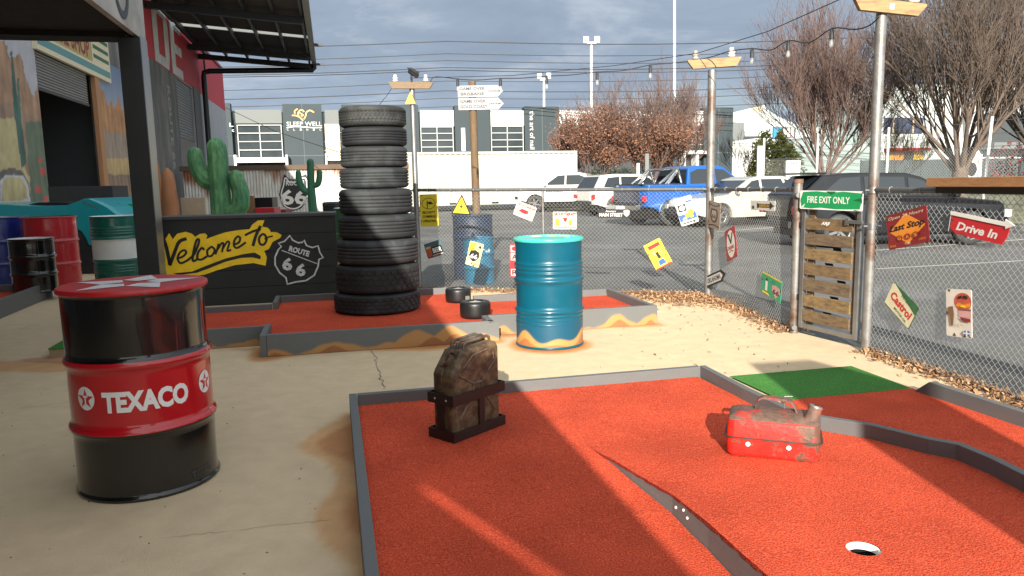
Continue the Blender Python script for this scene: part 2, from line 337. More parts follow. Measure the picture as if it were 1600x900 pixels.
def slab():
    nu, nv = 235, 235; u, v = np.meshgrid(np.linspace(0, 1, nu), np.linspace(0, 1, nv)); X = -5+u*8; Y = 1.0+v*8
    for _ in range(12):
        X = -5 + u*(fenceX(Y)+.06+5); Y = 1.0 + v*(np.where(X < -1.24, 9.70+.08, fenceY(X)+.08)-1.0)
    x = X.ravel(); y = Y.ravel(); a = x*.9731+y*.2302; b = -x*.2302+y*.9731
    nA = nz(x, y, 1.3, 1); nB = nz(x, y, 3.1, 2); nC = nz(x, y, .5, 3)
    col = np.tile(np.array(CREAM), (x.size, 1))*(1+.07*nC[:, None])
    def rectd(a0, a1, b0, b1): return np.hypot(np.maximum(np.maximum(a0-a, a-a1), 0), np.maximum(np.maximum(b0-b, b-b1), 0))
    def blob(cx, cy, rx, ry, rot=0):
        c, s = math.cos(rot), math.sin(rot); dx = x-cx; dy = y-cy; return 1 - np.hypot((dx*c+dy*s)/rx, (-dx*s+dy*c)/ry)
    # sprayed dune paint hugging the lanes and drums
    def paint(field, w0, w1, colr, amt):
        nonlocal col
        k = sm(w0, w1, field)*amt; col = lerp3(col, colr, k)
    dA = rectd(.03, 2.4, -2, 4.45)
    left = sm(-.2, .0, -(a-.03)) * (b < 4.6)
    fA = .10 + .15*nA + .05*nB - dA + .24*np.exp(-((b-3.95)/.28)**2) + .10*np.exp(-((b-2.9)/.3)**2)
    paint(np.where((a < .075) & (b < 4.5), fA, -1), 0.0, .06, OCHRE, .62); paint(np.where((a < .075) & (b < 4.4), fA-.13-.05*nB, -1), 0, .05, SIENNA, .55)
    dC = np.minimum(rectd(-.57, 1.31, 6.17, 8.3), rectd(-1.9, -.57, 6.64, 8), ); dC = np.minimum(dC, rectd(1.31, 2.92, 6.42, 7.7))
    fC = .04+.10*nA+.03*nB - dC + .15*np.exp(-((a+.62)/.22)**2-((b-6.2)/.4)**2) + .10*np.exp(-((a-.75)/.5)**2) + .09*np.exp(-((a-1.5)/.25)**2) + .05*np.exp(-((a-2.9)/.3)**2)
    paint(np.where(b < 6.6, fC, -1), 0, .07, OCHRE, .75); paint(np.where(b < 6.6, fC-.09, -1), 0, .04, SIENNA, .5)
    p = G(859, 537); dT = np.hypot(x-p.x, y-p.y)-.29; fT = .10+.09*nA+.04*nB-dT; paint(fT, 0, .06, OCHRE, .85); paint(fT-.07, 0, .03, SIENNA, .6)
    p = G(55, 572); f = blob(p.x, p.y, .62, .20, -.2)+.25*nB; paint(f, 0, .25, OCHRE, .65); p = G(85, 563); f = blob(p.x, p.y, .35, .10, -.2)+.3*nB; paint(f, 0, .2, SIENNA, .6)
    dD = np.abs((a+3.47) - 0.0*(b)) ; fD = .12+.12*nA+.05*nB-np.maximum(-(a+3.47)*-1, 0)
    paint(np.where(a > -3.5, .16+.16*nA+.05*nB-(a+3.47), -1), 0, .08, OCHRE, .7); paint(np.where(a > -3.5, .07+.12*nB-(a+3.47), -1), 0, .05, SIENNA, .6)
    # grime
    k = sm(.15, .5, nz(x, y, .9, 9))*.10; col = lerp3(col, (.33, .29, .22), k)
    mb = MB(); idx = np.arange(nu*nv).reshape(nv, nu)
    mb.v = [tuple(t) for t in np.stack([x, y, np.zeros_like(x)], 1)]
    q = np.stack([idx[:-1, :-1], idx[:-1, 1:], idx[1:, 1:], idx[1:, :-1]], -1).reshape(-1, 4)
    mb.f = q.tolist(); mb.mi = [0]*len(q); mb.sm = [False]*len(q)
    cols = [col]
    def sheet(pts):
        mb.poly([(p[0], p[1], 0) for p in pts]); cols.append(np.tile(np.array(CREAM), (len(pts), 1)))
    sheet([(-5, -16), (4.2, -16), (float(fenceX(1.0))+.06, 1.0), (-5, 1.0)])
    sheet([(-30, -16), (-5, -16), (-5, 1.0), (-5, 9.78), (-9, 30), (-12, 33), (-30, 33)])
    sheet([(-5, 9.78), (-1.3, 9.78), (-2.7, 12), (-7.2, 30), (-9, 30)])
    # visible edge of the slab beside the asphalt
    def rim(p, q): mb.add([(p[0], p[1], 0), (q[0], q[1], 0), (q[0], q[1], -.05), (p[0], p[1], -.05)], [(0, 1, 2, 3)]); cols.append(np.tile(np.array(CREAM)*.8, (4, 1)))
    for p, q in zip(FR[:-1], FR[1:]): rim((p[0]+.06, p[1]), (q[0]+.06, q[1]))
    return struct(mb.build('concrete_slab', m_concrete, attr=np.concatenate(cols)))
slab_o = slab()
# crack across the painted concrete
def strip(name, pts, w, mat, z, parent=None):
    mb = MB(); P = [Vector((p[0], p[1], z)) for p in pts]; L = []; Rr = []
    for i, p in enumerate(P):
        d = (P[min(i+1, len(P)-1)]-P[max(0, i-1)]).normalized(); n = Vector((-d.y, d.x, 0)); ww = w*(.45+.9*random.random())*(1 if 0 < i < len(P)-1 else .2)
        L.append(p+n*ww/2); Rr.append(p-n*ww/2)
    mb.add(L+Rr, [(i, i+1, len(P)+i+1, len(P)+i) for i in range(len(P)-1)])
    return mb.build(name, mat, parent)
m_crack = M('crack_shadow', (.17, .135, .09), .95, var=.2)
def jag(p, q, n, amp):
    p = Vector(p); q = Vector(q); d = (q-p); m_ = Vector((-d.y, d.x, 0)).normalized(); r = random.Random(int(abs(p.x*1000))+3)
    return [p+d*(i/n)+m_*(r.uniform(-amp, amp) if 0 < i < n else 0) for i in range(n+1)]
c = strip('crack', jag(G(583, 546), G(599, 609), 22, .022), .0065, m_crack, .003); c['kind'] = 'structure'
c = strip('crack', jag(G(250, 842), G(520, 812), 26, .008), .002, m_crack, .003); c['kind'] = 'structure'
c = strip('crack', jag(G(20, 640), G(240, 612), 20, .008), .003, m_crack, .003); c['kind'] = 'structure'
# parking bays and kerb line on the asphalt
mb = MB()
def line_(p, q, w):
    p = Vector(p); q = Vector(q); d = (q-p).normalized(); n = Vector((-d.y, d.x, 0))*w/2; mb.poly([p-n, q-n, q+n, p+n])
z = -.046
for (x0, y0, x1, y1, w) in [(1120, 362, 1240, 353, .10), (1370, 391, 1600, 374, .10), (1370, 420, 1600, 407, .07), (1000, 345, 1110, 340, .08), (860, 356, 905, 350, .08), (700, 345, 770, 350, .08)]:
    line_(G(x0, y0, z), G(x1, y1, z), w)
struct(mb.build('road_marking', M('worn_white_line', (.42, .42, .40), .8, var=.3, vs=5)))

# ================================================================== putting lanes
def zr(a, b):
    """height of the upper red mat (it ramps up towards the camera)"""
    return .065 + .085*min(1, max(0, (3.35-b)/2.0))
def grid_poly(pts, step, zf, name, mat, parent):
    """ngon on the grid plane cut into cells so that it can follow a ramp"""
    bm = bmesh.new(); f = bm.faces.new([bm.verts.new((p[0], p[1], 0)) for p in pts])
    xs = [p[0] for p in pts]; ys = [p[1] for p in pts]
    for ax, lo, hi in ((0, min(xs), max(xs)), (1, min(ys), max(ys))):
        t = lo+step
        while t < hi:
            co = [0, 0, 0]; no = [0, 0, 0]; co[ax] = t; no[ax] = 1
            bmesh.ops.bisect_plane(bm, geom=bm.verts[:]+bm.edges[:]+bm.faces[:], plane_co=co, plane_no=no, dist=1e-5); t += step
    bmesh.ops.recalc_face_normals(bm, faces=bm.faces)
    if bm.faces[0].normal.z < 0: bmesh.ops.reverse_faces(bm, faces=bm.faces)
    for v in bm.verts:
        a, b = v.co.x, v.co.y; w = W(a, b, zf(a, b)); v.co = w
    me = bpy.data.meshes.new(name); bm.to_mesh(me); bm.free(); me.materials.append(mat)
    o = bpy.data.objects.new(name, me); COL.objects.link(o)
    if parent: o.parent = parent; o.location = -parent.location
    return o
def wboard(parent, pts, th, zb, zt, side=1, mat=None, name='board', close=False):
    """upright board following grid points (a,b); zb/zt may be functions"""
    mb = MB(); P = [Vector((p[0], p[1], 0)) for p in pts]
    L = []; Rr = []
    for i, p in enumerate(P):
        d0 = (p-P[i-1]).normalized() if i else None; d1 = (P[i+1]-p).normalized() if i < len(P)-1 else None
        d = ((d0 or d1)+(d1 or d0)).normalized(); n = Vector((-d.y, d.x, 0))*side
        k = 1/max(.5, n.dot(Vector((-(d0 or d1).y, (d0 or d1).x, 0))*side)); L.append(p); Rr.append(p+n*th*k)
    f = lambda z, p: z(p.x, p.y) if callable(z) else z
    V = []
    for A, B in zip(L, Rr):
        V += [W(A.x, A.y, f(zb, A)), W(B.x, B.y, f(zb, A)), W(B.x, B.y, f(zt, A)), W(A.x, A.y, f(zt, A))]
    n = len(L); F = []
    for i in range(n-1):
        o = i*4; F += [(o, o+4, o+7, o+3), (o+3, o+7, o+6, o+2), (o+2, o+6, o+5, o+1), (o+1, o+5, o+4, o)]
    F += [(3, 2, 1, 0), (4*n-4, 4*n-3, 4*n-2, 4*n-1)]
    mb.add(V, F); o = mb.build(name, mat or m_board, parent, bevel=.003)
    if parent: o.location = -parent.location
    return o
def dune_face(parent, a0, a1, b, z0, z1, humps, name='painted_dunes', axis=1):
    """front sheet of a board with sprayed dunes; humps: (centre, width, height, dark) in fractions of the board"""
    L = a1-a0; nu = int(L/.008)+1; nv = 20; u, v = np.meshgrid(np.linspace(0, 1, nu), np.linspace(0, 1, nv)); u = u.ravel(); v = v.ravel()
    h = np.zeros_like(u)-.02; hd = np.zeros_like(u)-.1
    for c, w, hh, dk in humps:
        k = hh*np.exp(-((u-c)/w)**2)
        if dk: hd = np.maximum(hd, k*1.05-.05)
        else: h = np.maximum(h, k)
    h += .03*np.sin(u*37)+.02*np.sin(u*90+1)
    col = np.tile(np.array(GREYB), (u.size, 1)); k = sm(.10, -.06, v-h)*.95; col = lerp3(col, (.40, .20, .065), k)
    k = sm(.02, -.02, v-hd); col = lerp3(col, (.27, .105, .035), k)
    mb = MB(); idx = np.arange(nu*nv).reshape(nv, nu)
    for uu, vv in zip(u, v):
        p = W(a0+L*uu, b, z0+(z1-z0)*vv); mb.v.append((p.x, p.y, p.z))
    q = np.stack([idx[:-1, :-1], idx[:-1, 1:], idx[1:, 1:], idx[1:, :-1]], -1).reshape(-1, 4); mb.f = q.tolist(); mb.mi = [0]*len(q); mb.sm = [False]*len(q)
    o = mb.build(name, m_boardp, parent, attr=col)
    if parent: o.location = -parent.location
    return o

# --- near lane
laneA = thing('putting_lane', 'nearest red putting lane with grey timber edging, cup hole and sloping step', 'mini golf lane', W(.05, 4.43))
ZB = .13
wboard(laneA, [(.04, -1.0), (.04, 1.9)], .045, .0, ZB, -1)
wboard(laneA, [(.04, 1.904), (.04, 4.43)], .045, .0, ZB, -1)
wboard(laneA, [(.088, 4.43), (2.30, 4.43)], .045, .0, ZB, -1)
# curved right-hand board: solve each pixel of its top edge for the mat height + 7 cm
def solve(x, y, dz):
    z = .13
    for _ in range(30):
        a, b = g12(G(x, y, z)); z = zr(a, b)+dz
    return a, b
cpx = [(1093, 578), (1160, 606), (1225, 637), (1283, 652), (1360, 664), (1450, 686), (1495, 694), (1548, 716), (1600, 742)]
CB = [solve(x, y, .07) for x, y in cpx]; CB[0] = (2.30, 4.40)
a_, b_ = CB[-1]; d_ = (CB[-1][0]-CB[-2][0], CB[-1][1]-CB[-2][1]); k = math.hypot(*d_)
CB += [(a_+d_[0]/k*.5, b_+d_[1]/k*.5), (a_+d_[0]/k*1.0, b_+d_[1]/k*1.15), (a_+.75, -1.0)]
ztop = lambda a, b: zr(a, b)+.07
for seg in (CB[:3], CB[2:6], CB[5:9], CB[8:]):
    wboard(laneA, seg, .04, 0.0, ztop, 1)
RS = [(1.17, 3.27)] + [solve(x, y, 0) for x, y in ((960, 719), (987, 736), (1051, 773), (1107, 817), (1160, 865), (1200, 900))]
dd = (RS[-1][0]-RS[-2][0], RS[-1][1]-RS[-2][1]); k = math.hypot(*dd); RS.append((RS[-1][0]+dd[0]/k*.8, RS[-1][1]+dd[1]/k*.8)); RS.append((RS[-1][0]+.2, -1.0))
zl = lambda a, b: .065 - .057*min(1, max(0, (3.27-b)/.75))
left_poly = [(.08, 4.39), (1.17, 4.39), (1.17, 3.27)] + [(p[0]-.004, p[1]) for p in RS[1:]] + [(.08, -1.0)]
grid_poly(left_poly, .12, zl, 'red_mat', m_redturf, laneA)
# right mat in two pieces that meet through the cup
cup = solve(1349, 857, 0); CR = .054
up = [(1.172, 4.39), (2.28, 4.39)] + [(p[0]-.0, p[1]-.0) for p in CB[1:]]
def inner(p): return (p[0]+.0, p[1])
rightB = [(p[0]+.005, p[1]) for p in CB[1:]]
cb = cup[1]
def cross(poly, b):
    for (x0, y0), (x1, y1) in zip(poly[:-1], poly[1:]):
        if (y0-b)*(y1-b) <= 0 and y0 != y1: return x0+(x1-x0)*(b-y0)/(y1-y0)
xr = cross(rightB, cb); xl = cross(RS, cb)
def arc(t0, t1, n=12): return [(cup[0]+CR*math.cos(t0+(t1-t0)*i/n), cup[1]+CR*math.sin(t0+(t1-t0)*i/n)) for i in range(n+1)]
top = [(1.17, 4.39), (2.28, 4.39)] + [p for p in rightB if p[1] > cb] + [(xr, cb)] + arc(0, PI) + [(xl, cb)] + [p for p in reversed(RS) if p[1] > cb]
bot = [(xl, cb)] + arc(PI, 2*PI) + [(xr, cb)] + [p for p in rightB if p[1] < cb] + [p for p in reversed(RS) if p[1] < cb]
grid_poly(top, .12, zr, 'red_mat', m_redturf, laneA)
grid_poly(bot, .12, zr, 'red_mat', m_redturf, laneA)
# riser under the edge of the upper mat, with mat thickness and screws
mb = MB(); mb2 = MB(); V = []; V2 = []
fine = []
for (p, q) in zip(RS[:-1], RS[1:]):
    n = max(1, int(math.hypot(q[0]-p[0], q[1]-p[1])/.03)); fine += [(p[0]+(q[0]-p[0])*i/n, p[1]+(q[1]-p[1])*i/n) for i in range(n)]
fine.append(RS[-1])
for i, (a, b) in enumerate(fine):
    V += [W(a, b, zl(a, b)-.02), W(a, b, zr(a, b)-.007)]
    jj = random.uniform(-.004, .001); V2 += [W(a+jj-.002, b, zr(a, b)-.009+random.uniform(-.003, .002)), W(a+jj*.6-.001, b, zr(a, b)+.001)]
n = len(fine)
mb.add(V, [(2*i, 2*i+1, 2*i+3, 2*i+2) for i in range(n-1)]); o = mb.build('riser_board', m_board, laneA); o.location = -laneA.location
mb2.add(V2, [(2*i, 2*i+1, 2*i+3, 2*i+2) for i in range(n-1)]); o = mb2.build('mat_edge', turf('dark_red_turf', (.2, .02, .012), (.06, .01, .006), (.34, .05, .03)), laneA); o.location = -laneA.location
for k in (0.0, ):
    pass
for x, y in ((1059, 790), (1072, 797), (1073, 807)):
    # find riser point nearest to that pixel ray
    best = None
    for a, b in fine:
        for t in (.3, .5, .7):
            z_ = zl(a, b)*(1-t)+zr(a, b)*t; P = W(a, b, z_); v = P-CAMP; d = v.dot(Fw); px = 800+FPX*v.dot(Rt)/d; py = 450-FPX*v.dot(Up)/d
            s = (px-x)**2+(py-y)**2
            if best is None or s < best[0]: best = (s, P)
    mb = MB(); mb.tube([best[1]+E1*.002, best[1]-E1*.004-E2*.001], .006, 8); o = mb.build('screw_cap', m_white, laneA); o.location = -laneA.location
# cup
mb = MB(); mb.lathe([(CR+.002, -.004), (CR-.004, -.002), (CR-.006, -.006), (CR-.006, -.026)], 32, smooth=True)
cupo = mb.build('cup', m_white, laneA); a, b = cup; cupo.location = W(a, b, zr(a, b)) - laneA.location
mb = MB(); mb.lathe([(CR-.006, -.026), (CR-.006, -.13)], 32); mb.disc(CR-.006, -.13, 32); o = mb.build('cup_well', m_black, laneA); o.location = cupo.location

# --- right lane behind the curved board
laneB = thing('putting_lane', 'putting lane at the right edge, with green start mat and low grey kerb', 'mini golf lane', W(2.4, 4.4))
gB = [g12(G(1140, 588, .012)), g12(G(1330, 572, .012)), g12(G(1425, 607, .012)), g12(G(1222, 626, .012))]
grid_poly([gB[0], gB[1], gB[2], gB[3]], .3, lambda a, b: .014, 'green_mat', m_greenturf, laneB)
g2, g3 = gB[2], gB[3]
rd = [(g3[0], g3[1]-.003), (g2[0], g2[1]-.003)]
kb = [g12(G(1425, 608, .02)), g12(G(1500, 634, .02)), g12(G(1600, 668, .02))]
kd = (kb[2][0]-kb[0][0], kb[2][1]-kb[0][1]); kk = math.hypot(*kd); kd = (kd[0]/kk, kd[1]/kk)
kend = (kb[0][0]+kd[0]*5, kb[0][1]+kd[1]*5)
lb = [(p[0]+.05, p[1]+.01) for p in CB[2:]]
grid_poly([rd[0], rd[1], kend] + [(p[0], max(p[1], kend[1])) for p in reversed(lb) if p[1] < g3[1]-.02], .3, lambda a, b: .014+.006*min(1, max(0, (g3[1]-b))), 'red_mat', m_redturf, laneB)
nn_ = (-kd[1], kd[0])
mb = MB(); P0 = Vector((kb[0][0], kb[0][1], 0)); 
kw = lambda t, s, z: W(kb[0][0]+kd[0]*t+nn_[0]*s, kb[0][1]+kd[1]*t+nn_[1]*s, z)
V = [kw(0, 0, 0), kw(0, .045, 0), kw(.13, .045, .10), kw(.13, 0, .10), kw(5, 0, 0), kw(5, .045, 0), kw(5, .045, .10), kw(5, 0, .10)]
mb.add(V, [(0, 3, 2, 1), (0, 4, 7, 3), (3, 7, 6, 2), (2, 6, 5, 1), (4, 5, 6, 7), (0, 1, 5, 4)]); o = mb.build('kerb_board', m_board, laneB, bevel=.003); o.location = -laneB.location

# --- back lane with the tyre stack
laneC = thing('putting_lane', 'raised red putting lane under the tyre stack, grey boards painted with orange dunes', 'mini golf lane', W(1, 7))
T = .18
wboard(laneC, [(-1.62, 6.68), (-.62, 6.68)], .04, 0, .17, 1)
wboard(laneC, [(-.57, 6.20), (-.57, 6.725)], .05, 0, T, 1)
wboard(laneC, [(-.569, 6.20), (1.30, 6.20)], .045, 0, T, 1)
wboard(laneC, [(1.302, 6.20), (1.302, 6.50)], .05, 0, T, 1)
wboard(laneC, [(1.306, 6.455), (2.93, 6.455)], .045, 0, T+.004, 1)
wboard(laneC, [(2.93, 6.502), (2.93, 7.69)], .045, 0, T, 1)
wboard(laneC, [(1.40, 7.69), (2.884, 7.69)], .045, 0, T-.003, 1)
wboard(laneC, [(1.36, 7.694), (1.36, 8.45)], .045, 0, T, 1)
wboard(laneC, [(-.60, 8.45), (1.31, 8.45)], .045, 0, T-.003, 1)
wboard(laneC, [(-.604, 8.01), (-.604, 8.494)], .045, 0, T, 1)
wboard(laneC, [(-1.62, 8.0), (-.655, 8.0)], .045, 0, T-.02, 1)
grid_poly([(-1.62, 6.72), (-.6, 6.72), (-.6, 6.246), (1.26, 6.246), (1.26, 6.50), (2.88, 6.50), (2.88, 7.69), (1.36, 7.69), (1.36, 8.45), (-.6, 8.45), (-.6, 8.0), (-1.62, 8.0)], 1.5, lambda a, b: .105, 'red_mat', m_redturf, laneC)
dune_face(laneC, -.566, 1.345, 6.1975, .004, T-.012, [(.03, .05, .3, 0), (.28, .10, .50, 0), (.5, .07, .3, 0), (.63, .09, .85, 0), (.78, .08, .95, 0), (.93, .06, .4, 0), (.27, .05, .36, 1), (.70, .05, .45, 1), (.80, .05, .55, 1), (.03, .03, .2, 1)])
dune_face(laneC, 1.355, 2.925, 6.4525, .004, T-.012, [(.05, .05, .45, 0), (.30, .08, .35, 0), (.75, .08, .70, 0), (.97, .07, .6, 0), (.76, .05, .42, 1), (.96, .03, .3, 1), (.05, .03, .2, 1)])
dune_face(laneC, -1.6, -.62, 6.6775, .004, .15, [(.95, .25, .35, 0), (.5, .1, .2, 0)])

# --- left lane
laneD = thing('putting_lane', 'red putting lane at the left edge beneath the coloured drums, grey boards', 'mini golf lane', W(-3.6, 9))
wboard(laneD, [(-3.47, 5), (-3.60, 10.62)], .05, 0, .20, 1)
wboard(laneD, [(-5.2, 10.66), (-3.56, 10.62)], .05, 0, .20, 1)
grid_poly([(-6, 5), (-3.5, 5), (-3.62, 10.64), (-6, 10.64)], 1.5, lambda a, b: .11, 'red_mat', m_redturf, laneD)
blk = thing('start_block', 'low timber block with green mat top, partly behind the black and red drum', 'block', G(90, 552))
mb = MB(); a, b = g12(G(78, 560)); a1_ = -1.64; b1_ = 7.98
gbox(MB(), a, a1_, b, b1_, 0, .07).build('block', M('block_side_paint', (.28, .20, .12), .8), blk, world=True)
gbox(MB(), a-.004, a1_, b-.004, b1_, .0702, .084).build('green_mat', m_greenturf, blk, world=True)

# ================================================================== drums
def drum(name, label, cat, loc, R, H, mats, matf, lid=None, rz=0, group=None, hoops=(.34, .66), ribs=False, lidm=None, ribz=()):
    """lathe body with chimes and rolling hoops; mats chosen by height"""
    t = thing(name, label, cat, loc, rz, group)
    pr = [(R*.97, 0), (R*1.012, .002), (R*1.015, .010), (R*1.012, .016), (R*.985, .022), (R*.985, .03)]
    zs = [.03]; 
    ev = [(h*H, .015, .018) for h in hoops] + [(z, .006, .010) for z in ribz]
    ev.sort()
    for z, dr, w in ev:
        for t_ in (-1.25, -.9, -.5, 0, .5, .9, 1.25):
            pr.append((R*.985+dr*max(0, 1-(t_/1.25)**2), z+w*t_))
    pr += [(R*.985, H-.03), (R*.985, H-.022), (R*1.012, H-.016), (R*1.016, H-.008), (R*1.010, H-.001), (R*.985, H)]
    # subdivide straight parts so that colour bands can end anywhere
    q = [pr[0]]
    for p in pr[1:]:
        r0, z0 = q[-1]; n = max(1, int(abs(p[1]-z0)/.02))
        for i in range(1, n+1): q.append((r0+(p[0]-r0)*i/n, z0+(p[1]-z0)*i/n))
    mb = MB(); mb.lathe(q, 64, matf=matf); mb.cur = 0
    for i_, v_ in enumerate(mb.v):
        if .04 < v_[2] < H-.04:
            dn_ = noise.noise(Vector((v_[0]*4+loc[0]*5, v_[1]*4+loc[1]*3, v_[2]*3.5)))*.006+noise.noise(Vector((v_[0]*11+loc[0], v_[1]*11, v_[2]*9)))*.0015
            rr_ = math.hypot(v_[0], v_[1]); kk_ = 1-max(0, dn_)/rr_; mb.v[i_] = (v_[0]*kk_, v_[1]*kk_, v_[2])
    mb.disc(R*.97, 0, 64, up=False)
    mb.build('drum_body', mats, t)
    mb = MB(); mb.lathe([(R*.985, H), (R*.972, H-.001), (R*.965, H-.012)], 64); mb.disc(R*.965, H-.012, 64)
    mb.build('drum_lid', lidm or mats[0], t)
    mb = MB(); mb.tube([(R*.55, 0, H-.012), (R*.55, 0, H-.002)], .035, 20); mb.build('bung', lidm or mats[0], t)
    return t
def cyl_text(mb, s, R, ang, z, h=None, w=None, bold=0, rot=0, res=3):
    vs, fs, tw, th = text_geo(s, bold, 0, 1, res); sy = h/th if h else w/tw; sx = w/tw if w else sy; c, q = math.cos(rot), math.sin(rot)
    # split long faces so they bend round the drum
    bm = bmesh.new(); V = [bm.verts.new((a*sx*c-b*sy*q, a*sx*q+b*sy*c, 0)) for a, b in vs]
    for f in fs:
        try: bm.faces.new([V[i] for i in f])
        except ValueError: pass
    x0 = min(v.co.x for v in bm.verts); x1 = max(v.co.x for v in bm.verts); k = x0+.012
    while k < x1:
        bmesh.ops.bisect_plane(bm, geom=bm.verts[:]+bm.edges[:]+bm.faces[:], plane_co=(k, 0, 0), plane_no=(1, 0, 0), dist=1e-6); k += .012
    bm.verts.index_update()
    P = [(R*math.cos(ang+v.co.x/R), R*math.sin(ang+v.co.x/R), z+v.co.y) for v in bm.verts]
    mb.add(P, [[v.index for v in f.verts] for f in bm.faces], False); bm.free()
def cyl_poly(mb, pts, R, ang, z):
    bm = bmesh.new(); bm.faces.new([bm.verts.new((a, b, 0)) for a, b in pts]); x0 = min(p[0] for p in pts); x1 = max(p[0] for p in pts); k = x0+.01
    while k < x1:
        bmesh.ops.bisect_plane(bm, geom=bm.verts[:]+bm.edges[:]+bm.faces[:], plane_co=(k, 0, 0), plane_no=(1, 0, 0), dist=1e-6); k += .01
    bm.verts.index_update()
    mb.add([(R*math.cos(ang+v.co.x/R), R*math.sin(ang+v.co.x/R), z+v.co.y) for v in bm.verts], [[v.index for v in f.verts] for f in bm.faces], False); bm.free()
def circ(r, n=32, cx=0, cy=0, ry=None): return [(cx+r*math.cos(2*PI*i/n), cy+(ry or r)*math.sin(2*PI*i/n)) for i in range(n)]
m_gblack = M('glossy_black_enamel', (.006, .006, .007), .16, 0, var=.25, vs=3, coat=.6, bump=.05, bs=6)
m_gred = M('glossy_red_enamel', (.45, .008, .014), .2, 0, var=.08, vs=3, coat=.6, bump=.04, bs=6)
m_lidred = M('scuffed_red_lid', (.42, .012, .018), .4, 0, var=.15, vs=8, col2=(.30, .06, .055), c2s=30, c2lo=.6, c2hi=.66)
m_scuff = M('scuffed_white_print', (.58, .55, .55), .45, 0, var=.12, vs=15)
p = G(224, 748); DP = Vector((-1.735, 3.41, 0)); DR = .305; DH = .925
tex = drum('oil_drum', 'large glossy black and red front drum with white TEXACO lettering and star printed red lid', 'oil drum', DP, DR, DH, [m_gblack, m_gred], lambda z: 1 if .322*DH+.004 < z < .662*DH+.008 else 0, hoops=(.33, .655))
cang = math.atan2(-DP.y, -DP.x)
R_ = DR*.985+.0012
mb = MB(); cyl_text(mb, 'TEXACO', R_, cang+.035, .452, h=.094, w=.362, bold=.05); mb.build('lettering', m_whiteprint, tex)
for da in (-.84, 1.02):
    mb = MB(); cyl_poly(mb, circ(.048, 36, 0, 0, .052), R_, cang+da, .468); e_ = mb.build('star_emblem', m_whiteprint, tex)
    mb = MB(); cyl_poly(mb, star(5, .046, .018), R_+.0008, cang+da, .466); mb.build('star', m_redprint, e_)
    mb = MB(); cyl_text(mb, 'T', R_+.0016, cang+da, .463, h=.036, w=.026, bold=.05); mb.build('letter', m_whiteprint, e_)
mb = MB(); cyl_text(mb, 'T', R_+.0005, cang+.62, .062, h=.03, bold=0); cyl_text(mb, '1A1/X1.4/250', R_+.0005, cang+.80, .078, h=.014); cyl_text(mb, 'AUS 19 MR 200', R_+.0005, cang+.80, .058, h=.014)
cyl_poly(mb, [(math.cos(t)*.026, math.sin(t)*.026) for t in np.linspace(0, PI*2, 30)] [:0] or [(-.001, .02), (.001, .02), (.001, .021)], R_+.0004, cang+.62, .062); mb.build('stamped_marking', M('faint_grey_print', (.05, .052, .055), .5), tex)
LR = .313
mb = MB(); mb.lathe([(LR*.96, DH-.018), (LR, DH-.016), (LR+.003, DH-.008), (LR, DH+.004), (LR*.985, DH+.007)], 64); mb.disc(LR*.985, DH+.007, 64); lid = mb.build('lid_cover', m_lidred, tex)
# lid star print: a broad white five pointed star with a T cut
def disc_prints(parent, z):
    mb = MB(); s5 = star(5, LR*.90, LR*.40, cang+PI)
    # white triangles left after the red star and T: five spikes
    for i in range(5):
        a0 = cang+.35+2*PI*i/5; tip = (LR*.92*math.cos(a0), LR*.92*math.sin(a0)); l = (LR*.42*math.cos(a0-.62), LR*.42*math.sin(a0-.62)); r = (LR*.42*math.cos(a0+.62), LR*.42*math.sin(a0+.62))
        c = (LR*.16*math.cos(a0), LR*.16*math.sin(a0)); mb.poly([(tip[0], tip[1], z), (r[0], r[1], z), (c[0], c[1], z), (l[0], l[1], z)][::1])
    mb.build('star_print', m_scuff, parent)
disc_prints(tex, DH+.009)

# blue-green drum on the concrete with dunes at its foot
def teal_paint(t, R, H, loc):
    c0 = math.atan2(-loc.y, -loc.x)
    nu, nv = 140, 30; mbp = MB(); th = np.linspace(-PI, PI, nu, endpoint=False); vv = np.linspace(.018, .235, nv); TH, V = np.meshgrid(th, vv); u = TH.ravel(); v = V.ravel()
    h = .075+.085*np.exp(-((u+.78)/.34)**2)+.09*np.exp(-((u-1.25)/.4)**2)+.02*np.exp(-((u-.2)/.3)**2)+.012*np.sin(u*5)+.05*np.exp(-((np.abs(u)-2.6)/.4)**2)-.02
    hd = .02+.065*np.exp(-((u+.80)/.26)**2)+.08*np.exp(-((u-1.3)/.3)**2)+.02*np.exp(-((u-.15)/.3)**2)
    col = np.tile(np.array((.002, .062, .115)), (u.size, 1)); col = lerp3(col, (.42, .22, .07), sm(.012, -.008, v-h)); col = lerp3(col, (.34, .12, .04), sm(.004, -.004, v-hd))
    r = R*.985+.0012; mbp.v = [(r*math.cos(c0+a), r*math.sin(c0+a), z) for a, z in zip(u, v)]
    idx = np.arange(nu*nv).reshape(nv, nu); nx = np.roll(idx, -1, 1); q = np.stack([idx[:-1], nx[:-1], nx[1:], idx[1:]], -1).reshape(-1, 4)
    mbp.f = q.tolist(); mbp.mi = [0]*len(q); mbp.sm = [True]*len(q)
    mbp.build('painted_dunes', M('drum_dune_paint', (1, 1, 1), .45, attr='paint', var=.05, vs=6), t, attr=col)
m_teal = M('blue_green_enamel', (.001, .070, .115), .33, 0, var=.10, vs=4, spec=.35, coat=.12, bump=.05, bs=6)
TP = G(859, 536); TR = .283; TH = .90
teal = drum('oil_drum', 'blue green oil drum standing alone on the sunny concrete, orange dunes painted round its foot', 'oil drum', TP, TR, TH, [m_teal], lambda z: 0, hoops=(.34, .62), ribz=(.20, .235, .27, .62, .655, .69), lidm=M('aqua_lid', (.06, .50, .42), .45, var=.25, vs=6, col2=(.42, .33, .26), c2s=5))
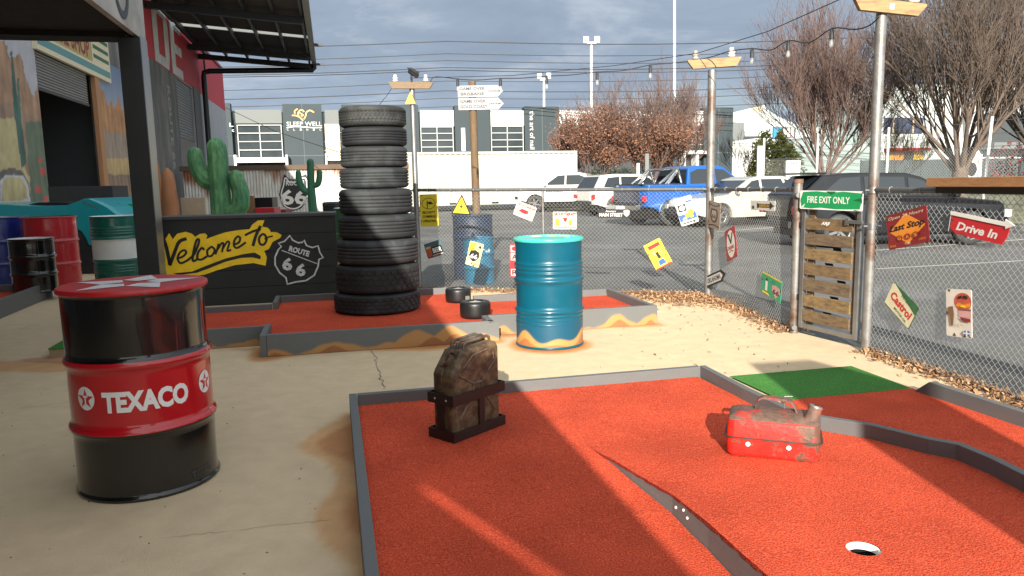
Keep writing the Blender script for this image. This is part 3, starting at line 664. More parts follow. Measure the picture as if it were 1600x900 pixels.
mb = MB(); mb.lathe([(TR*.99, TH-.030), (TR*1.022, TH-.026), (TR*1.03, TH-.014), (TR*1.022, TH-.002), (TR*.99, TH+.002), (TR*.965, TH-.004)], 64); mb.build('rim_band', M('aqua_rim', (.05, .48, .42), .35, var=.12, vs=8), teal)
teal_paint(teal, TR, TH, TP)

# ================================================================== tyres
def tyre(name, label, loc, R, Wd, style, rz=0, group=None, ri=.56, rub=None):
    rub = rub or m_rubber
    t = thing(name, label, 'tyre', loc, rz, group); Ri = R*ri; H = Wd
    side = [(Ri, .10*H), (Ri*1.02, .03*H), (Ri*1.10, .0), (R*.80, -.0), (R*.90, .02*H), (R*.955, .07*H), (R*.985, .13*H)]
    nG = {'highway': 4, 'zigzag': 3, 'chunky': 0, 'slick': 0}[style]; tread = []
    z0, z1 = .15*H, .85*H
    if nG:
        for i in range(nG+1):
            a = z0+(z1-z0)*i/(nG+1); b = z0+(z1-z0)*(i+1)/(nG+1); bulge = lambda z: R*(1-.012*((z/H-.5)*2)**2)
            g = .008
            if i: tread += [(bulge(a)-.010, a+.001), (bulge(a), a+.004)]
            tread += [(bulge((a+b)/2), (a+b)/2), (bulge(b), b-.006)]
            if i < nG: tread += [(bulge(b)-.010, b-.003)]
    elif style == 'slick': tread = [(R*.995, .2*H), (R, .35*H), (R, .65*H), (R*.995, .8*H)]
    else: tread = [(R*.972, .2*H), (R*.976, .5*H), (R*.972, .8*H)]
    prof = side + tread + [(r, H-z) for r, z in reversed(side)]
    mb = MB(); mb.lathe(prof, 72); mb.lathe([(Ri, H*.9), (Ri*1.06, H*.6), (R*.93, H*.8), (R*.95, H*.5), (R*.93, H*.2), (Ri*1.06, H*.4), (Ri, H*.1)], 48)
    mb.build('tyre_casing', rub, t)
    if style in ('chunky', 'zigzag'):
        mb = MB()
        if style == 'chunky':
            n = 34; rows = [(.14, .30, .0, .70), (.33, .49, .5, .62), (.52, .67, .15, .62), (.70, .86, .6, .70)]; dep = .012; r0 = R*.968
        else:
            n = 52; rows = [(.16, .27, 0, .66), (.30, .41, .5, .66), (.44, .56, 0, .66), (.59, .70, .5, .66), (.73, .84, 0, .66)]; dep = .006; r0 = R*.992
        for za, zb, ph, fill in rows:
            for k in range(n):
                a0 = 2*PI*(k+ph)/n; da = 2*PI/n*fill; sk = .35*2*PI/n*(1 if int(za*20) % 2 else -1)
                jj = random.uniform(-.05, .05)*2*PI/n; zA = za*H; zB = zb*H; V = []
                for rr in (r0, r0+dep):
                    for (aa, zz) in ((a0+jj, zA), (a0+da+jj, zA+.012*H*3), (a0+da+sk, zB), (a0+sk, zB-.012*H*3)): V.append((rr*math.cos(aa), rr*math.sin(aa), zz))
                mb.add(V, [(4, 5, 6, 7), (0, 1, 5, 4), (1, 2, 6, 5), (2, 3, 7, 6), (3, 0, 4, 7)])
        o = mb.build('tread_blocks', rub, t); o['kind'] = 'stuff'
    return t
stack_px = [(503, 457, 523, 658, 'chunky'), (457, 412, 525, 656, 'chunky'), (412, 372, 526, 654, 'highway'), (372, 333, 529, 651, 'highway'), (333, 295, 530, 645, 'highway'), (295, 261, 531, 639, 'highway'), (261, 227, 532, 637, 'highway'), (228, 196, 534, 636, 'highway'), (198, 165, 530, 634, 'zigzag')]
labs = ['wide off-road tyre with chunky tread blocks, bottom of the tall stack', 'off-road tyre with chunky tread, second from the bottom of the tall stack', 'road tyre just above the two chunky off-road tyres in the tall stack', 'dark road tyre fourth from the bottom of the tall stack, crossed by the shade edge', 'grey road tyre in the very middle of the tall nine tyre stack', 'sunlit road tyre fourth from the top of the tall stack', 'sunlit grooved road tyre third from the top of the tall stack', 'narrow blackest road tyre right under the top tyre of the stack', 'tyre with fine zigzag tread lying on top of the tall stack']
SB = G(590, 484, .105); sY = SB.y+.03; z = .107
rub_cols = [(.014, .016, .017), (.013, .014, .015), (.022, .024, .026), (.014, .016, .018), (.014, .016, .018), (.015, .018, .020), (.015, .017, .019), (.006, .007, .009), (.019, .020, .020)]
for i, (yb, yt, xl_, xr_, st) in enumerate(stack_px):
    cx = (xl_+xr_)/2; zt = at(cx, yt+ (3 if i < 8 else 6), sY-.32).z if i < 4 else at(cx, yt, sY-.34).z
    Rr = (at(xr_, yb, sY).x-at(xl_, yb, sY).x)/2*.985; X = at(cx, (yb+yt)/2, sY).x
    if i == 8: zt = at(cx, 168, sY).z
    h = max(.18, zt-z)
    mt = M('tyre_rubber_%d' % i, rub_cols[i], .75, 0, var=.25, vs=6, bump=.2, bs=90, col2=tuple(c*1.9 for c in rub_cols[i]), c2s=4)
    tyre('tyre', labs[i], (X, sY, z), Rr, h, st, rz=i*.7, group='tyres of the tall stack', rub=mt); z += h+.0015
m_slick = M('kart_tyre_rubber', (.007, .008, .009), .42, 0, var=.2, vs=8, bump=.1, bs=40)
for (x, y, r, h, lab) in ((715, 474, .137, .150, 'small smooth kart tyre with pale hub, the rear one beside the tyre stack'), (742, 499, .145, .155, 'small smooth black kart tyre with pale hub, the front one by the lane corner')):
    p = G(x, y, .105)+Vector((0, .12, 0)); t = tyre('kart_tyre', lab, p, r, h, 'slick', group='kart tyres on the back lane', ri=.5, rub=m_slick)
    mb = MB(); mb.lathe([(r*.5, h*.85), (r*.47, h*.93), (r*.40, h*.90), (r*.22, h*.74), (r*.2, h*.78), (.001, h*.80)], 40); mb.build('wheel_hub', M('pale_hub', (.40, .39, .38), .4, .3, var=.15, vs=20), t)

# ================================================================== jerry can and its bracket
m_jerry = M('rusty_olive_paint', (.125, .085, .042), .62, .1, var=.55, vs=30, bump=.6, bs=45, col2=(.055, .026, .014), c2s=16, c2lo=.42, c2hi=.60)
m_jerry2 = M('worn_can_edge', (.13, .10, .075), .5, .3, var=.4, vs=25, bump=.3, bs=40, col2=(.09, .045, .025), c2s=20)
m_iron = M('brown_flat_iron', (.035, .025, .022), .5, .5, var=.2, vs=8, bump=.1)
c0 = G(710, 693, .068); cR = G(790, 662, .068); cL = G(670, 679, .068)
ux = (cR-c0); ux.z = 0; Lb = ux.length; ux.normalize(); jz = math.atan2(ux.y, ux.x); uy = Vector((-ux.y, ux.x, 0)); Wb = max(.17, abs((cL-c0).dot(uy)))
Wb = .185; Lb = min(.40, Lb)
jc = thing('jerry_can', 'rusty olive brown jerry can standing in an iron bracket on the red mat', 'fuel can', c0+ux*Lb/2+uy*Wb/2+Vector((0, 0, 0)), jz)
hL, hW, Hc = Lb/2-.018, Wb/2-.016, .50
def can_section(y, ins):
    """side outline of the can inset by ins; spout end is at -x"""
    a, b, H = hL-ins, y, Hc-ins
    return [(-a, .012+ins), (-a+.02, .004+ins), (a-.02, .004+ins), (a, .012+ins), (a, H-.07), (a-.012, H-.045), (a-.05, H-.038), (-a+.115, H-.05), (-a+.085, H-.055), (-a+.01, H-.145), (-a, H-.165)]
mb = MB(); ys = [(-hW, .016), (-hW+.012, .004), (-hW+.022, 0), (-.006, 0), (-.003, .005), (.003, .005), (.006, 0), (hW-.022, 0), (hW-.012, .004), (hW, .016)]
V = []; n = 11
for y, ins in ys: V += [(p[0], y, p[1]) for p in can_section(y, ins)]
F = [(i*n+k, i*n+(k+1) % n, (i+1)*n+(k+1) % n, (i+1)*n+k) for i in range(len(ys)-1) for k in range(n)]
mb.add(V, F+[tuple(range(n))[::-1], tuple(range((len(ys)-1)*n, len(ys)*n))]); mb.build('can_body', m_jerry, jc, bevel=.004)
for sy in (-1, 1):
    mb = MB(); y = sy*(hW-.001); r = .0065; a = hL-.045
    P = [(-.02, .255), (.02, .255), (a, .36), (a, .30)]
    for pts in ([(-a, .10), (-.03, .225), (-.03, .27), (-a, .33)], [(a, .10), (.03, .225), (.03, .27), (a, .36), (a*.95, .41)], [(-.03, .27), (.03, .27)], [(-.03, .225), (.03, .225)], [(-a+.03, .36), (-a+.10, .415), (a*.6, .43)]):
        mb.tube([(p[0], y, p[1]) for p in pts], r, 8)
    mb.build('pressed_rib', m_jerry2, jc)
for y in (-.042, 0, .042):
    mb = MB(); z = Hc; mb.tube([(-hL+.115, y, z-.055), (-hL+.12, y, z-.028), (-hL+.14, y, z-.018), (hL-.06, y, z-.010), (hL-.045, y, z-.018), (hL-.04, y, z-.045)], .0085, 8); mb.build('handle', m_jerry2, jc)
mb = MB(); q = Vector((-hL+.045, 0, Hc-.10)); nrm = Vector((-.72, 0, .69)); mb.tube([q-nrm*.01, q+nrm*.012], .036, 18); mb.tube([q+nrm*.012, q+nrm*.024], .032, 18); mb.build('spout_cap', m_jerry2, jc)
mb = MB(); t_ = Vector((.69, 0, .72)); mb.obox(q+nrm*.03-t_*.005, t_*.045, (0, .014, 0), nrm*.004); mb.tube([q+nrm*.012+t_*.04+Vector((0, -.03, 0)), q+nrm*.012+t_*.04+Vector((0, .03, 0))], .007, 8); mb.build('cap_clamp', m_jerry, jc)
jb = thing('can_bracket', 'dark flat-iron bracket bolted round the rusty jerry can', 'bracket', jc.location.copy(), jz)
bx, by = Lb/2, Wb/2
def band(z0, z1, nm):
    mb = MB(); t = .005
    for p, q in (((-bx, -by), (bx, -by)), ((bx, -by), (bx, by)), ((bx, by), (-bx, by)), ((-bx, by), (-bx, -by))):
        d = Vector((q[0]-p[0], q[1]-p[1], 0)); L = d.length/2; d.normalize(); nn = Vector((-d.y, d.x, 0)); c = Vector(((p[0]+q[0])/2, (p[1]+q[1])/2, (z0+z1)/2))+nn*t/2
        mb.obox(c, d*(L+(.0 if abs(d.x) > .5 else -t)), nn*t/2, (0, 0, (z1-z0)/2))
    return mb.build(nm, m_iron, jb)
band(.0, .05, 'lower_band'); band(.185, .238, 'upper_band')
mb = MB(); mb.box(-bx+.005, bx-.005, -by+.005, by-.005, -.0005, .0035); mb.build('base_plate', m_iron, jb)
for c, ax, nn in (((.02, -by+.0075, .12), (.020, 0, 0), (0, .0025, 0)), ((.02, by-.0075, .12), (.020, 0, 0), (0, .0025, 0)), ((-bx+.0075, .01, .12), (0, .022, 0), (.0025, 0, 0)), ((bx-.0075, 0, .12), (0, .022, 0), (.0025, 0, 0))):
    mb = MB(); mb.obox(c, ax, nn, (0, 0, .105)); mb.build('upright_strap', m_iron, jb)
for y in (-.045, .035):
    mb = MB(); mb.tube([(-bx-.004, y, .212), (-bx+.001, y, .212)], .006, 8); mb.build('rivet', m_chrome, jb)

# ================================================================== red fuel can
m_canred = M('rusty_red_paint', (.58, .018, .012), .5, 0, var=.22, vs=14, bump=.25, bs=50, col2=(.105, .055, .036), c2s=20, c2lo=.56, c2hi=.63, spec=.3, grad=('X', .06, .17, .13))
m_canrust = M('rust_over_red', (.13, .075, .055), .7, .1, var=.45, vs=30, bump=.4, bs=60, col2=(.34, .035, .022), c2s=14, c2lo=.54, c2hi=.60)
a0, b0 = solve(1138, 713, .002); a1, b1 = solve(1250, 722, .002); pA = W(a0, b0, zr(a0, b0)); pB = W(a1, b1, zr(a1, b1))
dx = pB-pA; fz = math.atan2(dx.y, dx.x); Lf = dx.length; dn = Vector((-dx.y, dx.x, 0)).normalized()
FL = .205; FW = .12
fc = thing('fuel_can', 'weathered red metal fuel can with strap handle and angled spout on the sunny red mat', 'fuel can', pA+dx.normalized()*(FL-.015)+dn*FW+Vector((0, 0, .003)), fz)
def rrect(hx, hy, r, z, n=6):
    P = []
    for cx, cy, a in ((hx-r, hy-r, 0), (-hx+r, hy-r, PI/2), (-hx+r, -hy+r, PI), (hx-r, -hy+r, 3*PI/2)):
        for i in range(n+1): t = a+PI/2*i/n; P.append((cx+r*math.cos(t), cy+r*math.sin(t), z))
    return P
def loft(mb, secs, cap0=True, cap1=True):
    n = len(secs[0]); V = [p for s in secs for p in s]
    mb.add(V, [(i*n+k, i*n+(k+1) % n, (i+1)*n+(k+1) % n, (i+1)*n+k) for i in range(len(secs)-1) for k in range(n)], True)
    if cap0: mb.add(secs[0], [tuple(reversed(range(n)))], False)
    if cap1: mb.add(secs[-1], [tuple(range(n))], False)
mb = MB(); loft(mb, [rrect(FL*.93, FW*.90, .03, 0), rrect(FL*.965, FW*.95, .034, .006), rrect(FL*.975, FW*.965, .036, .018), rrect(FL*.99, FW*.985, .038, .086)]); mb.build('lower_pan', m_canred, fc)
mb = MB(); loft(mb, [rrect(FL*1.0, FW*1.0, .04, .0855), rrect(FL*1.04, FW*1.06, .045, .087), rrect(FL*1.04, FW*1.06, .045, .0915), rrect(FL*1.0, FW*1.0, .04, .093)], 0, 0); mb.build('seam_flange', M('dark_rust_rim', (.05, .035, .026), .6, .3, var=.4, vs=25), fc)
mb = MB(); loft(mb, [rrect(FL*.99, FW*.985, .038, .092), rrect(FL*.965, FW*.945, .038, .158), rrect(FL*.955, FW*.91, .038, .168), rrect(FL*.93, FW*.82, .036, .177)], 1, 0); mb.build('upper_shell', m_canred, fc)
mb = MB(); loft(mb, [rrect(FL*.955+.001, FW*.91+.001, .038, .1665), rrect(FL*.93+.001, FW*.82+.001, .036, .178), rrect(FL*.84, FW*.62, .03, .188), rrect(FL*.60, FW*.40, .02, .196), rrect(FL*.3, FW*.2, .015, .199)], 0, 1); mb.build('rusty_top', m_canrust, fc)
mb = MB(); V = []
path = [(-.085, .190), (-.078, .222), (-.070, .240), (-.05, .250), (.05, .246), (.075, .238), (.090, .214), (.10, .186)]
for x, z in path: V += [(x, -.021, z), (x, .021, z), (x+.004, .021, z+.010), (x+.004, -.021, z+.010)]
n = len(path); mb.add(V, [(i*4+k, i*4+(k+1) % 4, i*4+4+(k+1) % 4, i*4+4+k) for i in range(n-1) for k in range(4)]+[(3, 2, 1, 0), (4*n-4, 4*n-3, 4*n-2, 4*n-1)]); mb.build('handle', m_canrust, fc)
mb = MB(); s0 = Vector((.150, -.055, .145)); s1 = Vector((.178, -.040, .235)); mb.tube([s0-(s1-s0)*.5, s0, s0*.4+s1*.6, s1], [.062, .045, .031, .029], 20); mb.build('spout', m_canrust, fc)
dd_ = (s1-s0).normalized(); mb = MB(); mb.tube([s1, s1+dd_*.009], [.031, .030], 22); sp = mb.build('spout_cap', M('dull_zinc_cap', (.20, .19, .18), .5, .4, var=.3, vs=30), fc)
mb = MB(); mb.tube([s1+dd_*.0092, s1+dd_*.011], .010, 10); mb.build('cap_hole', m_black, fc)
mb = MB(); mb.tube([(.045, .01, .205), (.045, .01, .262)], .003, 6); mb.tube([(.08, .02, .262), (.045, .01, .262)], .003, 6); mb.build('wire_clip', m_steel, fc)
for x in (-.105, .07):
    mb = MB(); mb.tube([(x, -FW*.955, .062), (x, -FW*1.005, .062)], .0105, 14); mb.build('screw_cap', m_white, fc)

# ================================================================== flat drawing helpers
class Plane:
    """vertical plane with origin o, horizontal unit u, up z; n points to the viewer"""
    def __init__(s, o, u, n, v=Vector((0, 0, 1))): s.o = Vector(o); s.u = Vector(u); s.v = Vector(v); s.n = Vector(n)
    def px(s, x, y): P = onp(x, y, s.o, s.n); d = P-s.o; return d.dot(s.u), d.dot(s.v)
    def w(s, a, b, d=0): return s.o+s.u*a+s.v*b+s.n*d
def ribbon(mb, pl, pts, w, d, closed=False, smooth=True, taper=0):
    P = [Vector((a, b, 0)) for a, b in pts]
    if smooth and len(P) > 2:
        Q = []; n = len(P)
        for i in range(n-1 if not closed else n):
            p0 = P[max(i-1, 0)] if not closed else P[i-1]; p1 = P[i]; p2 = P[(i+1) % n]; p3 = P[min(i+2, n-1)] if not closed else P[(i+2) % n]
            for k in range(5):
                t = k/5; Q.append(.5*((2*p1)+(p2-p0)*t+(2*p0-5*p1+4*p2-p3)*t*t+(3*p1-p0-3*p2+p3)*t**3))
        if not closed: Q.append(P[-1])
        P = Q
    n = len(P); L = []; Rr = []
    for i, p in enumerate(P):
        a = P[i-1] if (i or closed) else p; b = P[(i+1) % n] if (i < n-1 or closed) else p; dd = (b-a); dd = dd.normalized() if dd.length > 1e-9 else Vector((1, 0, 0))
        m = Vector((-dd.y, dd.x, 0)); ww = w*(1-taper*abs(2*i/(n-1)-1)**2)/2
        L.append(pl.w(p.x+m.x*ww, p.y+m.y*ww, d)); Rr.append(pl.w(p.x-m.x*ww, p.y-m.y*ww, d))
    m = n if closed else n-1
    mb.add(L+Rr, [(i, (i+1) % n, n+(i+1) % n, n+i) for i in range(m)])
def flat(mb, pl, pts, d): mb.poly([pl.w(a, b, d) for a, b in pts])
def text_on(mb, pl, s, a, b, h=None, w=None, d=.002, rot=0, bold=0, shear=0, res=2):
    c, q = math.cos(rot), math.sin(rot); put_text(mb, s, pl.w(a, b, d), pl.u*c+pl.v*q, -pl.u*q+pl.v*c, h, w, bold, shear, res=res)

# ================================================================== canopy over the left side and its column
m_soffit = M('black_soffit', (.006, .006, .007), .8, var=.2)
m_fascia = M('pale_render_fascia', (.42, .41, .38), .8, var=.2, vs=2.5, bump=.15, bs=12, col2=(.33, .32, .29), c2s=1.2)
cz, ct = 2.88, 4.12; CE = -1.80
colP = at(247, 400, 7.7); ca, cb_ = g12(colP)
can = thing('entrance_canopy', 'flat canopy at top left with pale rendered fascia and black soffit', 'canopy', W(-3.5, 4, 0))
cend = cb_+.42
gbox(MB(), -5.88, CE-.08, -2.0, cend-.05, cz+.02, cz+.05).build('soffit', m_soffit, can, world=True)
gbox(MB(), -5.88, CE-.06, -2.0, cend-.02, ct-.08, ct-.04).build('roof_deck', M('roof_sheet', (.2, .2, .2), .6), can, world=True)
gbox(MB(), CE-.06, CE, -6.2, -2.002, ct-.16, ct).build('fascia', m_fascia, can, world=True)
gbox(MB(), -5.88, CE-.062, -6.2, -2.002, ct-.08, ct-.04).build('roof_deck', M('roof_sheet', (.2, .2, .2), .6), can, world=True)
# unseen roof added behind the viewer; edge and gap shape the shade and streak
zs_ = 2.30; SE = 1.20-zs_/1.41; shl = thing('shade_roof', 'unseen low sheeted roof on posts added behind the viewer to shape shade and a light streak', 'shelter', W(-3, -6, 0))
sh = zs_/math.tan(EL); off1 = E1.dot(SD)/math.cos(EL)*sh; off2 = E2.dot(SD)/math.cos(EL)*sh
S1 = g12(G(634, 722, .03)); S2 = g12(G(886, 906, .01)); q0 = (S1[0]-off1, S1[1]-off2); q1 = (S2[0]-off1, S2[1]-off2)
gb = -9.0; k1 = (gb-q0[1])/(q1[1]-q0[1]); gw = .034; mb = MB(); fr_ = -.75
def slab_poly(pts): n = len(pts); mb.add([W(a, b, zs_-.02) for a, b in pts]+[W(a, b, zs_) for a, b in pts], [tuple(range(n))[::-1], tuple(range(n, 2*n))]+[(i, (i+1) % n, n+(i+1) % n, n+i) for i in range(n)])
slab_poly([(-5.88, fr_), (SE, fr_), (SE, q0[1]), (-5.88, q0[1])])
def lp(k, d=0): return (q0[0]+(q1[0]-q0[0])*k+d, q0[1]+(q1[1]-q0[1])*k)
slab_poly([(-5.88, q0[1]), (q0[0], q0[1]), lp(.3, -gw), lp(k1, -gw), (-5.88, gb)])
qe = lp(k1, gw)
if qe[0] < SE: slab_poly([(q0[0], q0[1]), (SE, q0[1]), (SE, gb), qe, lp(.3, gw)])
else:
    t3 = (SE-gw-q0[0])/(q1[0]-q0[0]); slab_poly([(q0[0], q0[1]), (SE, q0[1]), lp(t3, gw), lp(.3, gw)])
mb.build('roof_sheet', M('roof_sheet', (.2, .2, .2), .6), shl, world=True)
for a_, b_ in ((-5.7, fr_-.1), (-5.7, -8.8), (-2.9, -8.8)): gbox(MB(), a_-.04, a_+.04, b_-.04, b_+.04, 0, zs_-.021).build('post', m_darkmetal, shl, world=True)
gbox(MB(), CE-.06, CE, -2, cend, cz, ct).build('fascia', m_fascia, can, world=True)
gbox(MB(), -5.88, CE-.062, cend-.05, cend, cz, ct).build('fascia', m_fascia, can, world=True)
gbox(MB(), CE-.001, CE+.004, -2, cend, ct-.36, ct-.35).build('fascia_joint', m_darkmetal, can, world=True)
gbox(MB(), -5.88, CE-.1, cb_+.0, cb_+.30, 2.85, cz+.019).build('cross_beam', m_soffit, can, world=True)
plF = Plane(W(CE+.003, 0, 0), E2, E1); a0, b0 = plF.px(192, 23); b1 = plF.px(180, 5)[0]; b2 = plF.px(204, 5)[0]
r = .30; mb = MB(); ribbon(mb, plF, [(a0+r*.8*math.cos(t), b0+r+r*math.sin(t)) for t in np.linspace(0, 2*PI, 28)[:-1]], .075, .003, closed=True); mb.build('lettering', m_blackprint, can, world=True)
mb = MB(); ribbon(mb, plF, [(a0+.05+.08*math.cos(t), b0+.32+.1*math.sin(t)) for t in np.linspace(0, 2*PI, 20)[:-1]], .03, .003, closed=True); mb.build('lettering', m_redprint, can, world=True)
col_ = thing('support_column', 'square black steel column carrying the canopy at left', 'column', W(ca, cb_, 0))
gbox(MB(), ca-.20, ca, cb_, cb_+.30, 0, 2.849).build('shaft', m_blackmat, col_, world=True, bevel=.004)
gbox(MB(), ca+.001, ca+.006, cb_+.01, cb_+.29, 0, 2.87).build('lit_side_plate', M('lit_side_grey', (.22, .22, .21), .35, .5, var=.15, vs=2), col_, world=True)  # grey plate paints the black column's side as pale as sky light makes it
gbox(MB(), ca-.26, ca+.06, cb_-.06, cb_+.36, 0, .012).build('base_plate', m_darkmetal, col_, world=True)

# ================================================================== the big shed on the left
WD = 5.9; plW = Plane(W(-WD, 0, 0), E2, E1)
wp = plW.px
hall = thing('shop_building', 'long shop building at left with desert mural, roller shutters and red upper band', 'building', W(-WD, 20, 0))
e_end = wp(354, 200)[0]; zred = wp(320, 151)[1]; ztopw = wp(300, 60)[1]; zsh = 0
o1 = wp(66, 200)[0]; o2 = wp(152, 200)[0]; zs1 = wp(106, 150)[1]; zsign = wp(108, 101)[1]
s1_ = wp(279, 180)[0]; s2_ = wp(304, 180)[0]; zt2 = wp(290, 131)[1]; zb2 = wp(295, 218)[1]
TH_ = .2
m_rendg = M('pale_grey_render', (.40, .41, .43), .8, var=.1, vs=1.5, bump=.1, bs=10)
m_weath = M('weathered_grey_wall', (.13, .135, .135), .85, var=.35, vs=1.6, bump=.2, bs=6, stretch=(1, 1, .3), col2=(.20, .19, .18), c2s=.8)
m_redwall = M('faded_red_wall', (.52, .035, .05), .7, var=.12, vs=1.2, bump=.1, bs=8)
def wallp(b0, b1, z0, z1, mt, nm='wall', th=TH_, pr=0): return gbox(MB(), -WD-th, -WD+pr, b0, b1, z0, z1).build(nm, mt, hall, world=True)
# mural sheets
def mural(b0, b1, z0, z1, fn, nm='mural_panel', step=.035):
    nu = int((b1-b0)/step)+2; nv = int((z1-z0)/step)+2; u, v = np.meshgrid(np.linspace(b0, b1, nu), np.linspace(z0, z1, nv)); u = u.ravel(); v = v.ravel(); col = fn(u, v)
    mb = MB(); 
    for a, b in zip(u, v): p = W(-WD, a, b); mb.v.append((p.x, p.y, p.z))
    idx = np.arange(nu*nv).reshape(nv, nu); q = np.stack([idx[:-1, :-1], idx[:-1, 1:], idx[1:, 1:], idx[1:, :-1]], -1).reshape(-1, 4)
    mb.f = q.tolist(); mb.mi = [0]*len(q); mb.sm = [False]*len(q)
    mb.build(nm, M('mural_paint', (1, 1, 1), .75, attr='paint', var=.12, vs=3, bump=.1, bs=15), hall, world=True, attr=col)
    gbox(MB(), -WD-TH_, -WD-.012, b0, b1, z0, z1).build('wall', m_weath, hall, world=True)
def wpoly(pts): return [wp(x, y) for x, y in pts]
def mur1(u, v):
    n1_ = nz(u, v, 1.1, 4); n2_ = nz(u, v*.35, 5, 5); n3_ = nz(u, v, 7, 6)
    col = np.tile(np.array((.42, .42, .46)), (u.size, 1))
    def pl_(pts, c, wob=.06, shade=.25):
        nonlocal col; P = wpoly(pts); m = inpoly(u+wob*n3_, v+wob*n1_, P); cc = np.array(c)[None]*(1+shade*n2_[:, None]+.12*n3_[:, None]); col = np.where(m[:, None], cc, col)
    pl_([(-40, 60), (8, 66), (18, 100), (30, 80), (40, 120), (52, 150), (60, 130), (75, 190), (80, 300), (-60, 300)], (.36, .22, .14), .10, .5)
    pl_([(-60, 130), (0, 160), (30, 165), (45, 180), (75, 200), (80, 300), (-60, 320)], (.30, .20, .14), .1, .5)
    pl_([(-60, 180), (22, 186), (30, 215), (38, 262), (60, 300), (-60, 330)], (.50, .42, .22), .08, .12)
    pl_([(40, 190), (66, 195), (82, 330), (50, 330)], (.12, .16, .11), .1, .4)
    pl_([(16, 82), (19, 80), (27, 150), (37, 215), (42, 255), (34, 262), (22, 175)], (.05, .12, .10), .03, .4)
    pl_([(26, 120), (30, 122), (34, 200), (29, 190)], (.06, .14, .11), .03, .4)
    for cx, cy, r in ((67, 268, 3), (60, 296, 3), (72, 312, 2.6), (63, 250, 2)):
        pl_([(cx+r*1.6*math.cos(t), cy+r*2.2*math.sin(t)) for t in np.linspace(0, 2*PI, 9)], (.48, .08, .07), .02, .2)
    pl_([(-5, 272), (5, 264), (20, 262), (36, 268), (44, 285), (50, 318), (-5, 322)], (.13, .12, .11), .01, .2)
    pl_([(0, 282), (8, 274), (22, 272), (38, 276), (44, 290), (48, 315), (0, 320)], (.55, .55, .60), .01, .1)
    pl_([(3, 285), (10, 277), (22, 275), (35, 279), (41, 292), (44, 311), (3, 316)], (.50, .43, .22), .01, .35)
    return col
def mur2(u, v):
    n1_ = nz(u, v, 1.1, 4); n2_ = nz(u, v*.35, 5, 5); n3_ = nz(u, v, 7, 6); z0, z1 = wp(180, 200)[1], wp(170, 60)[1]
    k = sm(z0*.8, z1, v); col = lerp3(np.tile(np.array((.36, .40, .46)), (u.size, 1)), (.10, .17, .32), k)
    def pl_(pts, c, wob=.06, shade=.25):
        nonlocal col; P = wpoly(pts); m = inpoly(u+wob*n3_, v+wob*n1_, P); cc = np.array(c)[None]*(1+shade*n2_[:, None]+.12*n3_[:, None]); col = np.where(m[:, None], cc, col)
    pl_([(140, 130), (162, 142), (168, 165), (174, 158), (180, 172), (184, 150), (190, 168), (205, 180), (225, 190), (225, 260), (140, 260)], (.42, .22, .10), .08, .45)
    pl_([(140, 200), (225, 215), (225, 262), (140, 255)], (.30, .24, .19), .08, .35)
    pl_([(140, 245), (225, 250), (225, 285), (140, 285)], (.45, .33, .16), .1, .3)
    pl_([(140, 275), (225, 270), (225, 400), (140, 400)], (.24, .17, .12), .1, .4)
    return col
bL = wp(0, 200)[0]-4; z_open = wp(100, 75)[1]
mural(bL, o1, 0, 4.9, mur1); jb0 = wp(152, 250)[0]; jb1 = wp(163, 250)[0]
gbox(MB(), -WD-.05, -WD+.06, jb0+.25, jb1-.002, 0, zsign-.02).build('door_jamb', M('orange_timber', (.38, .19, .09), .7, var=.2, vs=4, stretch=(8, 8, .6)), hall, world=True)
mB1 = wp(236, 250)[0]; mural(jb1, mB1, 0, 4.9, mur2)
wallp(-14, bL, 0, 4.9, m_weath); wallp(o1, jb1, zsign+.02, 4.9, m_weath); wallp(-14, mB1, 4.902, ztopw+.05, m_weath)
# roller shutters with real slats
m_shut = M('shutter_slat', (.22, .225, .23), .5, .4, var=.12, vs=3)
def shutter(b0, b1, z0, z1, n, rec=.10):
    for i in range(n):
        a = z0+(z1-z0)*i/n; b = z0+(z1-z0)*(i+1)/n; h = b-a; mb = MB(); V = []
        prof = [(0, a), (.028, a+h*.25), (.034, a+h*.55), (.02, a+h*.85), (0, b-.002)]
        for bb in (b0, b1): V += [W(-WD-rec+d, bb, z) for d, z in prof]
        mb.add(V, [(j, j+5, j+6, j+1) for j in range(4)]); mb.build('shutter_slat', m_shut, hall, world=True)
shutter(o1+.02, jb0-.02, zs1, zsign, 12); 
gbox(MB(), -WD-.11, -WD-.05, o1+.02, jb0-.02, zs1-.06, zs1-.003).build('shutter_bottom_bar', m_darkmetal, hall, world=True)
# interior behind the open door
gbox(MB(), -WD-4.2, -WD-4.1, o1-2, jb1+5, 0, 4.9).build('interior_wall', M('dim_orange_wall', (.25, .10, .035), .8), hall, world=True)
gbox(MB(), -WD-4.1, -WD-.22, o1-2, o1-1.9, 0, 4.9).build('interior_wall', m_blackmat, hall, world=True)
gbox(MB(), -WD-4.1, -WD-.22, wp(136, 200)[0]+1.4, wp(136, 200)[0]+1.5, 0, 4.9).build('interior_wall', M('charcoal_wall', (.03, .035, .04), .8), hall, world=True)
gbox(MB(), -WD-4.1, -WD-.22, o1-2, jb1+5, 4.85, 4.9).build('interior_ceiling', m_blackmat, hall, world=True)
mb = MB(); rr = random.Random(3)
for i in range(7):
    mb = MB(); b = o1+.6+i*.75+rr.uniform(-.2, .2); h = rr.uniform(.8, 1.7); gbox(mb, -WD-3.4, -WD-3.0, b, b+rr.uniform(.3, .6), 0, h); mb.build('shop_shelf', rr.choice([m_tan, m_darkred, m_darkmetal, m_cream]), hall, world=True)
